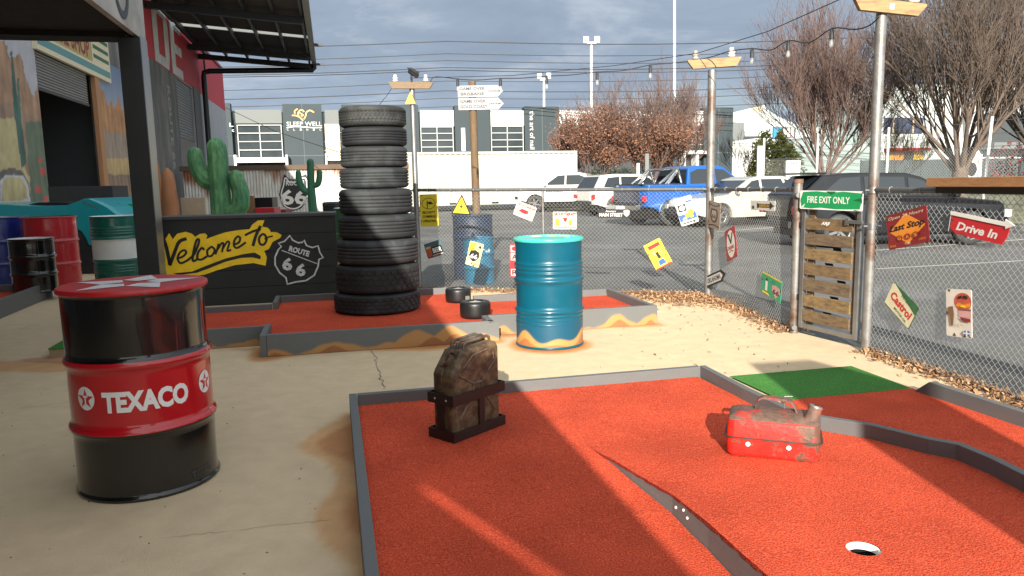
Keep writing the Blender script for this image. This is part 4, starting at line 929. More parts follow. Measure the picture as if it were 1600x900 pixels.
# fascia sign over the door
ts = thing('shop_sign', 'cream, teal and green striped sign reading TYRE SHOP above the roller door', 'sign', W(-WD+.05, (o1+jb0)/2, zsign))
sb0, sb1 = wp(50, 72)[0], wp(166, 100)[0]; sz1 = zsign+1.15
gbox(MB(), -WD+.001, -WD+.09, sb0, sb1, zsign-.02, sz1).build('sign_board', m_cream, ts, world=True)
plS = Plane(W(-WD+.09, 0, 0), E2, E1)
def gp(z0, z1, mt, b0=sb0+.05, b1=sb1-.05, nm='stripe', sk=0): mb = MB(); flat(mb, plS, [(b0, z0), (b1, z0), (b1, z1), (b0, z1)], .003); mb.build(nm, mt, ts, world=True)
gp(zsign+.09, zsign+.26, M('teal_stripe', (.10, .26, .27), .6)); gp(zsign+.32, sz1-.02, M('sand_sign_face', (.42, .33, .12), .6), sb0+.8, sb1-1.6)
for i in range(3): gp(zsign+.45+i*.24, zsign+.55+i*.24, m_dkgreen, sb1-1.5, sb1-.1)
mb = MB(); text_on(mb, plS, 'TYRE SHOP', (sb0+sb1)/2-.5, zsign+.60, h=.46, w=(sb1-sb0)*.52, d=.006, bold=.03); mb.build('lettering', m_darkred, ts, world=True)
# far part of the wall
a_ = mB1; gs = wp(246, 250)[0]
wallp(mB1, gs, 0, zred, m_rendg); wallp(gs, s1_, 0, zred, m_weath); wallp(s1_, s2_, zt2, zred, m_rendg, pr=-.002)
wallp(s2_, e_end, 0, zred, m_rendg); gbox(MB(), -WD, -WD+.05, s2_, wp(313, 180)[0], 0, zt2+.1).build('door_jamb', M('dark_grey_jamb', (.12, .12, .12), .7), hall, world=True)
shutter(s1_+.02, s2_-.02, zb2, zt2, 20)
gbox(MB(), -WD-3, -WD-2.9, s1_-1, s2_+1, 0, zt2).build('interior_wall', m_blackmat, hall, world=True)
wallp(mB1, e_end, zred+.002, ztopw, m_redwall, pr=.002)
gbox(MB(), -WD-.5, -WD+.09, mB1-4, e_end+.03, ztopw+.002, ztopw+.12).build('parapet_capping', M('red_flashing', (.26, .03, .035), .5, var=.1), hall, world=True)
gbox(MB(), -WD-14, -WD-.21, mB1-8, e_end, 0, ztopw-.02).build('wall', m_rendg, hall, world=True) if False else None
gbox(MB(), -WD-14, -WD-TH_-.002, e_end-.2, e_end, 0, ztopw).build('end_wall', m_rendg, hall, world=True)
gbox(MB(), -WD-14, -WD-.45, 6, e_end, ztopw-.3, ztopw-.2).build('roof', M('roof_sheet', (.2, .2, .2), .6), hall, world=True)
plR = Plane(W(-WD+.004, 0, 0), E2, E1)
m_de = M('faded_silver_letter', (.60, .61, .59), .6, var=.25, vs=2)
x0_, x1_ = plR.px(241, 90)[0], plR.px(265, 90)[0]; zz0 = zred+.03; zz1 = ztopw-.12
def rectL(mb, a0, a1, b0, b1): flat(mb, plR, [(a0, b0), (a1, b0), (a1, b1), (a0, b1)], .012)
def sc(x): return plR.px(x, 80)[0]
mb = MB(); A0, A1 = sc(241), sc(264); s = (A1-A0)*.3; hh = (zz1-zz0)*.17
rectL(mb, A0, A0+s, zz0, zz1); rectL(mb, A0+s, A1-s*.35, zz0, zz0+hh); rectL(mb, A0+s, A1-s*.35, zz1-hh, zz1); flat(mb, plR, [(A1-s, zz0+hh), (A1-s*.35, zz0+.0), (A1, zz0+hh*1.5), (A1, zz1-hh*1.5), (A1-s*.35, zz1), (A1-s, zz1-hh)], .0125)
mb.build('letter_D', m_de, hall, world=True)
mb = MB(); A0, A1 = sc(267), sc(283); s = (A1-A0)*.36; rectL(mb, A0, A0+s, zz0, zz1); md = (zz0+zz1)/2
for q in (zz0, md-hh/2, zz1-hh): rectL(mb, A0+s, A1, q, q+hh)
mb.build('letter_E', m_de, hall, world=True)
mb = MB(); plG = Plane(W(-WD+.001, 0, 0), E2, E1); c_, d_2 = plG.px(268, 200)
text_on(mb, plG, 'ROUTE 66', c_, d_2, h=.55, w=3.2, d=.004, rot=-PI/2, bold=.02); mb.build('lettering', M('faint_white_paint', (.32, .32, .32), .8), hall, world=True)
# pipes
mb = MB(); za = wp(318, 99)[1]; ea = wp(316, 160)[0]; A = W(-WD+.15, ea, za)
AWZ0, AWZ1 = 7.95, 7.55; AO = -.62; AN, AF = 26.0, 0
AF = None
# ---- high awning
far_w = None
for t in range(200, 500):
    b = t/10; P = W(AO, b, AWZ1); v = P-CAMP; d = v.dot(Fw); py = 450-FPX*v.dot(Up)/d
    if py > 95: AF = b; break
aw = thing('high_awning', 'large dark corrugated awning with translucent skylights projecting from the building at top', 'awning', W(-3.2, 34, 0))
m_awn = M('dark_brown_sheet', (.045, .038, .034), .6, .1, var=.2, vs=3, bump=.1, bs=10)
def awz(a): return AWZ0+(AWZ1-AWZ0)*(a+WD)/(AO+WD)
mb = MB()
skb = None
for t in range(int(AN*10), int(AF*10)):
    b = t/10; P = W((AO-WD)/2, b, awz((AO-WD)/2)); v = P-CAMP; d = v.dot(Fw); py = 450-FPX*v.dot(Up)/d
    if py > 47: skb = b; break
def sheet_rows(b0, b1, step=.2):
    k = b0
    while k < b1-.01:
        e = min(b1, k+step); h = .03
        V = []
        for (bb, dz) in ((k, 0), (k+(e-k)*.3, h), (k+(e-k)*.6, h), (e, 0)): V += [W(-WD+.05, bb, awz(-WD)+dz), W(AO, bb, awz(AO)+dz)]
        mb.add(V, [(0, 1, 3, 2), (2, 3, 5, 4), (4, 5, 7, 6)]); k = e
sheet_rows(AN, skb-.32); sheet_rows(skb+.32, AF); mb.build('roof_sheet', m_awn, aw, world=True)
m_sky = M('translucent_skylight', (.80, .74, .55), .5, var=.05); m_sky.node_tree.nodes['Principled BSDF'].inputs['Transmission Weight'].default_value = .75
m_sky.node_tree.nodes['Principled BSDF'].inputs['Roughness'].default_value = .9
pur = [-WD+.35+(AO+WD-.45)*i/5 for i in range(6)]
for i in range(5):
    mb = MB(); a0, a1 = pur[i]+.05, pur[i+1]-.05; mb.add([W(a0, skb-.30, awz(a0)+.02), W(a1, skb-.30, awz(a1)+.02), W(a1, skb+.30, awz(a1)+.02), W(a0, skb+.30, awz(a0)+.02)], [(0, 1, 2, 3)]); mb.build('skylight_panel', m_sky, aw, world=True)
for a in pur: mb = MB(); mb.obox(W(a, (AN+AF)/2, awz(a)-.09), E1*.05, E2*(AF-AN)/2, (0, 0, .085)); mb.build('purlin', m_darkmetal, aw, world=True)
for b in (skb-4.6, skb+3.4, AF-.15):
    L = (AO+WD)/2; mb = MB(); c = W(-WD+L, b, (awz(-WD)+awz(AO))/2-.30); ax = (W(AO, b, awz(AO))-W(-WD, b, awz(-WD)))/2; mb.obox(c, ax*.99, E2*.09, (0, 0, .12)); mb.build('rafter', m_darkmetal, aw, world=True)
gbox(MB(), AO+.005, AO+.22, AN, AF+.05, AWZ1-.20, AWZ1+.05).build('gutter', M('grey_gutter', (.20, .20, .18), .5, .2, var=.15, vs=4), aw, world=True)
for b in (skb+.5, AF-.3): gbox(MB(), AO+.225, AO+.62, b-.06, b+.06, AWZ1-.26, AWZ1-.16).build('bracket_end', m_darkmetal, aw, world=True)
mb = MB(); zq = AWZ1-.45; mb.tube([W(AO+.1, AF-.1, AWZ1-.15), W(AO+.1, AF-.1, zq+.1), W(AO+.02, AF-.1, zq), W(-WD+.5, AF-.1, zq-.12), W(-WD+.25, AF-.1, zq-.2), W(-WD+.22, AF-.1, zq-.4), W(-WD+.22, AF-.1, 0.0)], .13, 12); mb.build('drain_pipe', m_black, aw, world=True)
mb = MB(); mb.tube([W(-WD+.1, AF+1.2, ztopw), W(-WD+.1, AF+1.2, 0)], .05, 8); mb.build('drain_pipe', m_black, aw, world=True)

# ================================================================== corrugated fence behind the counter
plQ = Plane(W(0, 31.6, 0), E1, -E2); zc = plQ.px(400, 266)[1]; fa0 = plQ.px(288, 300)[0]; fa1 = plQ.px(640, 300)[0]
cf = thing('corrugated_fence', 'rust streaked white corrugated iron fence with dark timber top rail behind the cactuses', 'fence', W(0, 31.6, 0))
m_corr = M('rusty_zinc', (1, 1, 1), .6, .1, var=.1, vs=4, attr='paint', bump=.1, bs=20)
a = fa0; rr = random.Random(5)
while a < fa1:
    e = min(a+.92, fa1); nn = int((e-a)/.0115); mb = MB(); zz = np.linspace(0, zc, 24); cols = []
    for j, z in enumerate(zz):
        for i in range(nn+1):
            x = a+(e-a)*i/nn; d = .022*math.sin(2*PI*x/.115); p = W(x, 31.6-d, z); mb.v.append((p.x, p.y, p.z))
            n_ = noise.noise(Vector((x*1.3, z*1.2, 3)))+.5*noise.noise(Vector((x*9, z*1.5, 8))); k = max(0, min(1, (n_*.9 + (z/zc-.80)*2.2 + (.45 if x < fa0+1.6 else 0))*1.4))
            w_ = np.array((.60, .60, .58)); r_ = np.array((.26, .10, .045)); cols.append(w_*(1-k)+r_*k)
    for j in range(23):
        for i in range(nn): o = j*(nn+1)+i; mb.f.append([o, o+1, o+nn+2, o+nn+1]); mb.mi.append(0); mb.sm.append(True)
    mb.build('corrugated_sheet', m_corr, cf, world=True, attr=np.array(cols)); a = e+.004
gbox(MB(), fa0-.1, fa1, 31.50, 31.68, zc, zc+.19).build('top_rail', M('dark_rail_timber', (.10, .065, .045), .8, var=.3, vs=3), cf, world=True)
gbox(MB(), fa0-.1, fa1, 31.66, 31.72, .3, .4).build('back_rail', m_darkmetal, cf, world=True)
plQ2 = Plane(W(0, 31.57, 0), E1, -E2); Qp = lambda x, y: plQ2.px(240+x/5, 160+y/5)
mb = MB(); flat(mb, plQ2, [Qp(*p) for p in ((1020, 560), (1060, 600), (1110, 600), (1190, 560), (1215, 640), (1210, 760), (1150, 830), (1080, 850), (1010, 810), (980, 720), (1000, 640))], .002); g_ = mb.build('graffiti', m_blackprint, cf, world=True)
mb = MB(); text_on(mb, plQ2, '66', *Qp(1098, 740), h=.62, w=1.05, d=.006, bold=.03); text_on(mb, plQ2, 'ROUTE', *Qp(1105, 630), h=.2, w=.7, d=.006, bold=.02)
ribbon(mb, plQ2, [Qp(*p) for p in ((1030, 590), (1065, 625), (1110, 620), (1180, 590), (1200, 650), (1195, 750), (1140, 815), (1080, 830), (1020, 800), (998, 720), (1015, 650))], .05, .006, closed=True); mb.build('lettering', m_whiteprint, cf, world=True)

# ================================================================== welcome counter
ctr = thing('welcome_counter', 'black painted counter with yellow Welcome to lettering and chalk white Route 66 shield', 'counter', W(-.9, 9.2, 0))
ce0, ce1, cb0, CHt = -1.93, .03, 9.2, 1.035
for i in range(5):
    z0 = i*.203; gbox(MB(), ce0, ce1, cb0, cb0+.03, z0+.002, z0+.2005).build('front_plank', m_blackmat, ctr, world=True, bevel=.002)
gbox(MB(), ce1-.03, ce1-.001, cb0+.031, cb0+.55, 0, CHt-.025).build('end_panel', m_blackmat, ctr, world=True)
gbox(MB(), ce0, ce1-.031, cb0+.50, cb0+.53, 0, CHt-.025).build('back_panel', m_blackmat, ctr, world=True)
gbox(MB(), ce0, ce1+.015, cb0-.02, cb0+.57, CHt-.024, CHt+.01).build('counter_top', M('dark_grey_top', (.05, .05, .05), .6, var=.2), ctr, world=True, bevel=.002)
plC = Plane(W(0, cb0-.001, 0), E1, -E2); Cp = lambda x, y: plC.px(240+x/5, 320+y/5)
yel = [(40, 330), (92, 270), (122, 220), (150, 270), (185, 225), (250, 210), (300, 225), (325, 250), (360, 228), (400, 222), (420, 240), (410, 268), (470, 245), (560, 215), (660, 198), (750, 190), (770, 155), (815, 122), (865, 120), (848, 170), (890, 178), (908, 195), (915, 213), (960, 213), (1000, 235), (990, 258), (930, 290), (900, 345), (865, 360), (885, 410), (875, 475), (780, 455), (640, 470), (500, 510), (400, 545), (300, 560), (100, 560), (60, 450)]
mb = MB(); flat(mb, plC, [Cp(*p) for p in yel], .002); mb.build('yellow_flash', M('sign_yellow', (.95, .62, .012), .55, var=.15, vs=9), ctr, world=True)
mb = MB(); S_ = [([(70, 250), (100, 330), (128, 470)], .020), ([(126, 474), (165, 370), (200, 290), (258, 264)], .020), ([(192, 418), (232, 402), (256, 372), (238, 354), (205, 375), (188, 420), (212, 456), (262, 436)], .013),
    ([(262, 436), (318, 384), (356, 285), (338, 274), (316, 350), (306, 436), (344, 424)], .014), ([(396, 352), (376, 338), (348, 374), (344, 418), (372, 428), (418, 402)], .014), ([(446, 332), (420, 358), (426, 398), (456, 396), (478, 354), (458, 330)], .013),
    ([(482, 388), (500, 340), (508, 304)], .013), ([(500, 350), (532, 300), (546, 308), (534, 370)], .012), ([(536, 350), (574, 290), (592, 298), (576, 358), (606, 350)], .012), ([(628, 312), (668, 292), (676, 258), (654, 248), (630, 284), (630, 322), (656, 336), (722, 292)], .013),
    ([(836, 164), (800, 240), (776, 322)], .018), ([(714, 238), (776, 208), (838, 190)], .015), ([(846, 232), (824, 262), (832, 304), (862, 310), (884, 270), (868, 234)], .014), ([(866, 268), (898, 252), (932, 244)], .010)]
for pts, w in S_:
    cl = pts[0] in [(446, 332), (846, 232)]; ribbon(mb, plC, [Cp(*p) for p in pts], w*1.9, .004, closed=cl)
flat(mb, plC, [Cp(*p) for p in ((150, 535), (300, 522), (400, 480), (560, 420), (700, 385), (790, 373), (838, 400), (835, 425), (770, 410), (680, 415), (560, 445), (430, 497), (340, 530), (200, 548))], .004)
mb.build('lettering', m_blackprint, ctr, world=True)
m_chalk = M('chalk_white', (.62, .62, .60), .7, var=.35, vs=40)
mb = MB(); sh_ = [(1065, 240), (1085, 275), (1130, 297), (1165, 292), (1175, 275), (1195, 318), (1240, 334), (1285, 320), (1298, 370), (1325, 413), (1292, 425), (1285, 480), (1255, 550), (1190, 592), (1110, 602), (1045, 620), (1035, 570), (985, 530), (950, 470), (948, 410), (975, 350), (998, 325), (975, 300), (1022, 285)]
ribbon(mb, plC, [Cp(*p) for p in sh_], .018, .003, closed=True, smooth=False); ribbon(mb, plC, [Cp(1000, 355), Cp(1277, 460)], .010, .004)
c_ = Cp(1138, 362); text_on(mb, plC, 'ROUTE', c_[0], c_[1], h=.07, w=.24, d=.0042, rot=-math.radians(19), bold=.05)
for (x, y) in ((1045, 463), (1150, 508)): c_ = Cp(x, y); text_on(mb, plC, '6', c_[0], c_[1], h=.155, w=.115, d=.0042, rot=-math.radians(6), bold=.04)
mb.build('route_shield', m_chalk, ctr, world=True)

# ================================================================== cactuses
def cactus(name, label, base, pts, mat):
    t = thing(name, label, 'cactus', base)
    for nm, P, rad in pts:
        mb = MB(); n = 40
        Pv = [Vector(p) for p in P]; Q = []; RR = []
        for i in range(len(Pv)-1):
            for k in range(6):
                tt = k/6; p0 = Pv[max(i-1, 0)]; p1 = Pv[i]; p2 = Pv[i+1]; p3 = Pv[min(i+2, len(Pv)-1)]
                Q.append(.5*((2*p1)+(p2-p0)*tt+(2*p0-5*p1+4*p2-p3)*tt*tt+(3*p1-p0-3*p2+p3)*tt**3)); RR.append(rad[i]+(rad[i+1]-rad[i])*tt)
        Q.append(Pv[-1]); RR.append(rad[-1])
        d = (Q[-1]-Q[-2]).normalized(); r = RR[-1]
        for k in range(1, 7): an = k/6*PI/2; Q.append(Pv[-1]+d*r*math.sin(an)); RR.append(max(.004, r*math.cos(an)))
        mb.tube(Q, RR, n)
        # shallow ribs
        for i in range(len(Q)):
            for k in range(n):
                v = Vector(mb.v[i*n+k]); c = Q[i]; dd = v-c; mb.v[i*n+k] = tuple(c+dd*(1+.045*math.cos(2*PI*k/n*10)+.02*noise.noise(v*9)))
        mb.build(nm, mat, t)
    return t
m_cact = M('painted_cactus_green', (.13, .31, .12), .6, 0, var=.45, vs=26, bump=.6, bs=30, col2=(.045, .17, .08), c2s=5, stretch=(1, 1, .3), c2lo=.40, c2hi=.60)
m_cact2 = M('dark_cactus_green', (.028, .13, .065), .55, 0, var=.2, vs=6, bump=.2, bs=20)
Yc = 10.6; B = at(346, 340, Yc); B.z = 0; k = Yc/FPX; f_ = lambda x, y, dy=0: (at(x, y, Yc)-B)+Vector((0, dy, 0))
cactus('cactus', 'big pale green painted cactus with two raised arms behind the black counter', B, [
    ('stem', [(0, 0, 0), f_(346, 330), f_(342, 280), f_(340, 245), f_(338, 230)], [16*k, 15.5*k, 15*k, 14.5*k, 14*k]),
    ('arm', [f_(340, 288), f_(322, 282, .03), f_(311, 268, .03), f_(305, 252, .03), f_(303, 241, .03)], [12.5*k, 13.5*k, 13.5*k, 12.5*k, 11*k]),
    ('arm', [f_(345, 328), f_(362, 331, -.03), f_(376, 322, -.03), f_(377, 300, -.03), f_(371, 282, -.03), f_(370, 276, -.03)], [9*k, 11.5*k, 13*k, 12.5*k, 11.5*k, 10.5*k])], m_cact)
Yc = 13.6; B = at(489, 340, Yc); B.z = 0; k = Yc/FPX; f2 = lambda x, y: (at(x, y, Yc)-B)
cactus('cactus', 'slim dark green cactus between the big cactus and the tyre stack', B, [
    ('stem', [(0, 0, 0), f2(489, 330), f2(486, 290), f2(485, 253)], [7*k, 6.5*k, 5.6*k, 5*k]),
    ('arm', [f2(487, 303), f2(474, 296), f2(468, 284), f2(466, 270)], [4.5*k, 5*k, 5*k, 4*k]),
    ('arm', [f2(487, 290), f2(496, 288), f2(499, 278), f2(499, 268)], [4*k, 4.5*k, 4.5*k, 4*k])], m_cact2)

# ================================================================== things behind the counter
m_boxred = M('red_toolbox', (.42, .02, .03), .4)
def pbox(name, label, cat, x0, x1, y0, y1, Y, dp, mt, part='body', grp=None, z0=None):
    A = at(x0, y1, Y); Bq = at(x1, y1, Y); T_ = at(x0, y0, Y); zb = A.z if z0 is None else z0
    t = thing(name, label, cat, ((A.x+Bq.x)/2, Y, zb), 0, grp); w = (Bq.x-A.x)/2
    mb = MB(); mb.box(-w, w, 0, dp, 0, T_.z-zb); mb.build(part, mt, t, bevel=.006); return t, w, T_.z-zb
t, w, h = pbox('toolbox', 'red box with white TEXACO lettering on the ground behind the counter', 'box', 399, 429, 325, 338, 12, .35, m_boxred, z0=.75)
mb = MB(); put_text(mb, 'TEXACO', (-.04, -.003, h*.45), (1, 0, 0), (0, 0, 1), .05, .19, .03); mb.poly([(w-.05+.022*math.cos(a), -.003, h*.5+.03*math.sin(a)) for a in np.linspace(0, 2*PI, 14)[:-1]]); mb.build('lettering', m_whiteprint, t)
pbox('screen_box', 'black flat box above the red lettered box behind the counter', 'box', 397, 426, 309, 324, 12.4, .3, m_black, z0=.7)
pbox('cupboard', 'dull dark red low cupboard beside the red lettered box', 'cupboard', 430, 447, 328, 341, 12.6, .4, m_darkred, z0=0)
pbox('side_table', 'dark stand under the red lettered box behind the counter', 'table', 392, 434, 336, 350, 12.2, .6, m_darkmetal, z0=0)
pbox('timber_post', 'rust brown upright timber between the big cactus and the black box', 'post', 386, 397, 306, 341, 12.2, .1, m_brown, z0=0)
pbox('plywood_sheet', 'yellowish plywood sheet leaning at the foot of the corrugated fence', 'board', 284, 322, 309, 341, 15, .05, m_tan, z0=0)
pbox('rubbish_bin', 'small blue bin seen between the stem and arm of the big cactus', 'bin', 350, 362, 311, 342, 13, .2, m_blue, z0=0)
for i, (x, y) in enumerate(((520, 332), (520, 318))):
    A = at(x+3, y, 12.3); tyre('tyre', ['lower of two spare tyres half hidden left of the tall stack', 'upper of two spare tyres half hidden left of the tall stack'][i], (A.x+.06, 12.3, .78+.165*i if True else 0), .26, .16, 'highway', group='spare tyres behind the counter')
pbox('crate', 'dark crate carrying the spare tyres left of the tall stack', 'crate', 508, 560, 333, 350, 12.1, .6, m_blackmat, z0=0)
A = at(466, 340, 11.6); tyre('tyre', 'tyre lying flat at the foot of the slim cactus', (A.x, 11.75, .72), .19, .13, 'highway'); pbox('crate', 'dark crate under the tyre beside the slim cactus', 'crate', 447, 486, 341, 356, 11.55, .5, m_blackmat, z0=0)
A = at(530, 340, 10.3); gd = drum('oil_drum', 'dark green drum mostly hidden behind the tall tyre stack', 'oil drum', (A.x+.22, 10.3, 0), .285, 1.06, [m_dkgreen, m_darkred, m_cream], lambda z: 0 if z > .6 else (1 if z > .5 else 2), lidm=m_white)
# rock cut-outs in front of the wall
m_rock = M('painted_rock', (.34, .14, .06), .8, var=.3, vs=4, bump=.5, bs=9, col2=(.20, .085, .04), c2s=2.5, stretch=(1, 1, .3))
for (cx, w, yt, lab) in ((267, 12, 262, 'rounded orange brown artificial rock right of the column'), (250, 6, 240, 'tall thin orange brown artificial rock just right of the column')):
    Y = 14.5 if cx > 255 else 14.9; A = at(cx, 335, Y); T_ = at(cx, yt, Y).z; r = w*Y/FPX
    t = thing('artificial_rock', lab, 'rock', (A.x, Y, 0), group='artificial rocks by the wall'); mb = MB()
    mb.tube([(0, 0, 0), (0, 0, T_*.3), (0, 0, T_*.6), (0, 0, T_*.85), (0, 0, T_*.95), (0, 0, T_)], [r*1.15, r*1.1, r, r*.93, r*.7, r*.1], 28)
    mb.v = [tuple(Vector(v)*1+Vector((noise.noise(Vector(v)*4), noise.noise(Vector(v)*4+Vector((9, 0, 0))), 0))*.05) for v in mb.v]; mb.build('rock', m_rock, t)

# ================================================================== drums and car at the left
def pdrum(label, cx, yt, Y, R, z0, mats, mf, lidm, **kw):
    A = at(cx, yt, Y); return drum('oil_drum', label, 'oil drum', (A.x, Y, z0), R, A.z-z0, mats, mf, lidm=lidm, **kw)
pdrum('blue drum cut by the left picture edge beside the red drum', 0, 339, 10.9, .345, 0, [M('blue_enamel', (.008, .022, .19), .3, coat=.4, var=.1)], lambda z: 0, m_steel, group='coloured drums by the shop')
pdrum('plain red drum behind the small black drum', 76, 338, 10.7, .345, 0, [M('plain_red_enamel', (.42, .012, .02), .3, coat=.4, var=.1)], lambda z: 0, M('dark_lid', (.03, .03, .03), .5), group='coloured drums by the shop')
pdrum('green drum with a broad white middle band, left of the black column', 178, 337, 9.9, .292, .0, [M('deep_green_enamel', (.004, .115, .085), .3, coat=.4, var=.08), m_white], lambda z: 1 if .475 < z < .735 else 0, m_white, ribz=(.80, .835, .87, .38, .345, .31), hoops=(.44, .72), group='coloured drums by the shop')
t = pdrum('small black drum with white lid standing on the left lane', 48, 372, 9.45, .255, .11, [m_gblack], lambda z: 0, M('lid_white', (.6, .6, .58), .4, .3, var=.15), group='coloured drums by the shop')
mb = MB(); cyl_text(mb, 'PENNZ', .2525, -PI/2+.95, .42, h=.04); mb.build('lettering', M('faint_grey_print', (.05, .052, .055), .5), t)
pdrum('bright green drum showing beside the black column', 205, 318, 13.3, .29, 0, [m_green, m_white, m_darkred], lambda z: 0 if z > .86 else (1 if z > .70 else 2), m_white, group='coloured drums by the shop')
pbox('stage_counter', 'dark grey panelled counter in front of the open shop door', 'counter', 80, 180, 292, 345, 14.6, .6, M('charcoal_panel', (.035, .036, .04), .7, var=.2), z0=0)
car = thing('convertible_body', 'turquoise body side of an old convertible behind the coloured drums', 'car', at(100, 400, 12.2)*1.0); Yk = 12.3
car.location.z = 0
m_turq = M('turquoise_paint', (.008, .30, .34), .3, coat=.4, var=.08, vs=3)
def kp(x, y, Y=Yk): v = at(x, y, Y); return (v.x-car.location.x, v.z)
body = [(-30, 318), (6, 319), (60, 322), (100, 321), (118, 315), (130, 310), (140, 310), (152, 315), (168, 323), (180, 332), (190, 340), (196, 352), (198, 372), (197, 384), (140, 384)]
archp = [(140, 384), (136, 374), (128, 362), (118, 356), (106, 354), (94, 360), (86, 372), (84, 384), (-30, 384)]
mb = MB(); yy = Yk-car.location.y
for (d0, ins) in ((0, 0),):
    pp = [kp(*p) for p in body+archp[1:]]
    cx = sum(p[0] for p in pp)/len(pp); cz_ = .9
    layers = [(.0, .965), (.05, .99), (.12, 1.0), (1.3, 1.0), (1.38, .98), (1.42, .95)]
    V = []; n = len(pp)
    for d, s in layers: V += [(cx+(a-cx)*s, yy+d, cz_+(b-cz_)*s) for a, b in pp]
    mb.add(V, [(i*n+k, i*n+(k+1) % n, (i+1)*n+(k+1) % n, (i+1)*n+k) for i in range(len(layers)-1) for k in range(n)]+[tuple(range(n)), tuple(range((len(layers)-1)*n, len(layers)*n))[::-1]])
mb.build('body', m_turq, car)
mb = MB(); ribbon(mb, Plane(car.location+Vector((0, yy-.004, 0)), (1, 0, 0), (0, -1, 0)), [kp(*p) for p in ((128, 315), (140, 320), (152, 326))], .02, .002); mb.build('chrome_trim', m_chrome, car, world=True)
mb = MB(); a, b = kp(111, 384); mb.tube([(a, yy+.08, b), (a, yy+.30, b)], .30, 28); mb.build('wheel', m_rubber, car)
mb = MB(); pp = [kp(*p) for p in ((20, 322), (45, 317), (80, 317), (112, 319), (100, 323), (60, 324))]; mb.prism(pp, (0, yy+.25, 0), (1, 0, 0), (0, 0, 1), (0, .7, 0)); mb.build('folded_hood', m_black, car)
mb = MB(); a, b = kp(80, 386); mb.box(a-2.2, a+.9, yy+.02, yy+1.4, 0, b); mb.build('plinth', m_blackmat, car)

# ================================================================== chain link fence, posts, gate
def V3(p, z=0): return Vector((p[0], p[1], z))
FA, FB, FC, FD, FE = FL0, FR[0], FR[1], FR[2], FR[4]
FFar = (3.56, 1.2)
def chain(p, q, z0, z1, name, parent, pitch=.048, r=.0018, mat=None, off=0):
    p = Vector((p[0], p[1], 0)); q = Vector((q[0], q[1], 0)); d = q-p; L = d.length; d.normalize(); n = Vector((-d.y, d.x, 0)); ncol = int(L/(pitch/2)); nrow = int((z1-z0)/(pitch/2))
    # each wire zigzags between two half pitches
    nw = int(L/pitch); k = np.arange(nrow+1); Vs = []; Fs = []; base = 0
    ang = [0, 2*PI/3, 4*PI/3]
    for i in range(nw):
        x = p0 = i*pitch+np.where(k % 2 == 0, 0, pitch*.5)*1.0 + (0); 
        for s in (0, 1):
            xs = i*pitch + (np.where(k % 2 == 0, 0, pitch*.5) if s == 0 else np.where(k % 2 == 0, pitch, pitch*.5))
            zs = z0+k*(z1-z0)/nrow; dep = (.0016 if s else -.0016)*np.cos(k*PI)
            c = np.array([p.x, p.y, 0])[None]+np.outer(xs, [d.x, d.y, 0])+np.outer(dep, [n.x, n.y, 0]); c[:, 2] = zs
            # sag / waviness
            w = .006*math.sin(i*.35); c += np.outer(np.sin(zs*3+i*.12)*.008+w*.4, [n.x, n.y, 0])
            sgn = 1 if s == 0 else -1
            for a in ang: Vs.append(c+np.array([d.x*math.cos(a)*r, d.y*math.cos(a)*r, 0])[None]+np.array([n.x*math.sin(a)*r, n.y*math.sin(a)*r, 0])[None])
            m = nrow+1
            o = base
            kk = np.arange(nrow)
            for a in range(3):
                b = (a+1) % 3; Fs.append(np.stack([o+a*m+kk, o+b*m+kk, o+b*m+kk+1, o+a*m+kk+1], 1))
            base += 3*m
    V = np.concatenate(Vs); F = np.concatenate(Fs)
    me = bpy.data.meshes.new(name); me.vertices.add(len(V)); me.vertices.foreach_set('co', V.ravel()); me.loops.add(F.size); me.loops.foreach_set('vertex_index', F.ravel().astype(np.int32))
    me.polygons.add(len(F)); me.polygons.foreach_set('loop_start', np.arange(0, F.size, 4, dtype=np.int32)); me.update(calc_edges=True); me.validate(); me.materials.append(mat or m_wire)
    o = bpy.data.objects.new(name, me); COL.objects.link(o); o.parent = parent; o.location = -parent.location; o['kind'] = 'stuff'; return o
def rod(mb, a, b, r, n=10): mb.tube([a, b], r, n)
m_rail = M('dull_grey_rail', (.10, .105, .11), .5, .4, var=.25, vs=6, col2=(.20, .09, .045), c2s=1.3, c2lo=.55, c2hi=.66)
def fence(label, p, q, za, zb, post_mid=()):
    t = thing('chain_link_fence', label, 'fence', V3(p), group='chain link fence round the course')
    chain(p, q, .015, min(za, zb)-.02, 'wire_mesh', t)
    mb = MB(); mb.tube([V3(p, za), V3(q, zb)], .021, 12); mb.build('top_rail', m_rail, t, world=True)
    mb = MB(); mb.tube([V3(p, .03), V3(q, .03)], .003, 6); mb.build('tension_wire', m_steel, t, world=True)
    L = (V3(q)-V3(p)).length; k = .2
    dv_ = (V3(q)-V3(p)).normalized()
    while k < L:
        c = V3(p)+dv_*k; c.z = za+(zb-za)*k/L; mb = MB(); nrm = Vector((-dv_.y, dv_.x, 0)); mb.tube([c+nrm*.024*math.cos(a)+Vector((0, 0, .024*math.sin(a)))+dv_*.01*(a/6) for a in np.linspace(0, 6.2, 9)], .0022, 5); mb.build('tie_wire', m_wire, t, world=True); k += .31
    return t
fL = fence('chain link fence run across the back between the security camera pole and corner pole', FA, FB, 1.285, 1.235)
mid = V3(FA).lerp(V3(FB), .585); mb = MB(); mid = at(851, 440, 9.0); mid = V3(FA)+(V3(FB)-V3(FA))*((mid.x-FA[0])/(FB[0]-FA[0])); rod(mb, mid, Vector((mid.x, mid.y, 1.26)), .016); mb.build('post', m_rusty, fL, world=True)
fR1 = fence('short chain link fence run from the corner pole to the gate', FB, FC, 1.235, 1.245)
fR2 = fence('chain link fence run right of the gate with the Last Stop and Drive In signs', FD, FE, 1.245, 1.245)
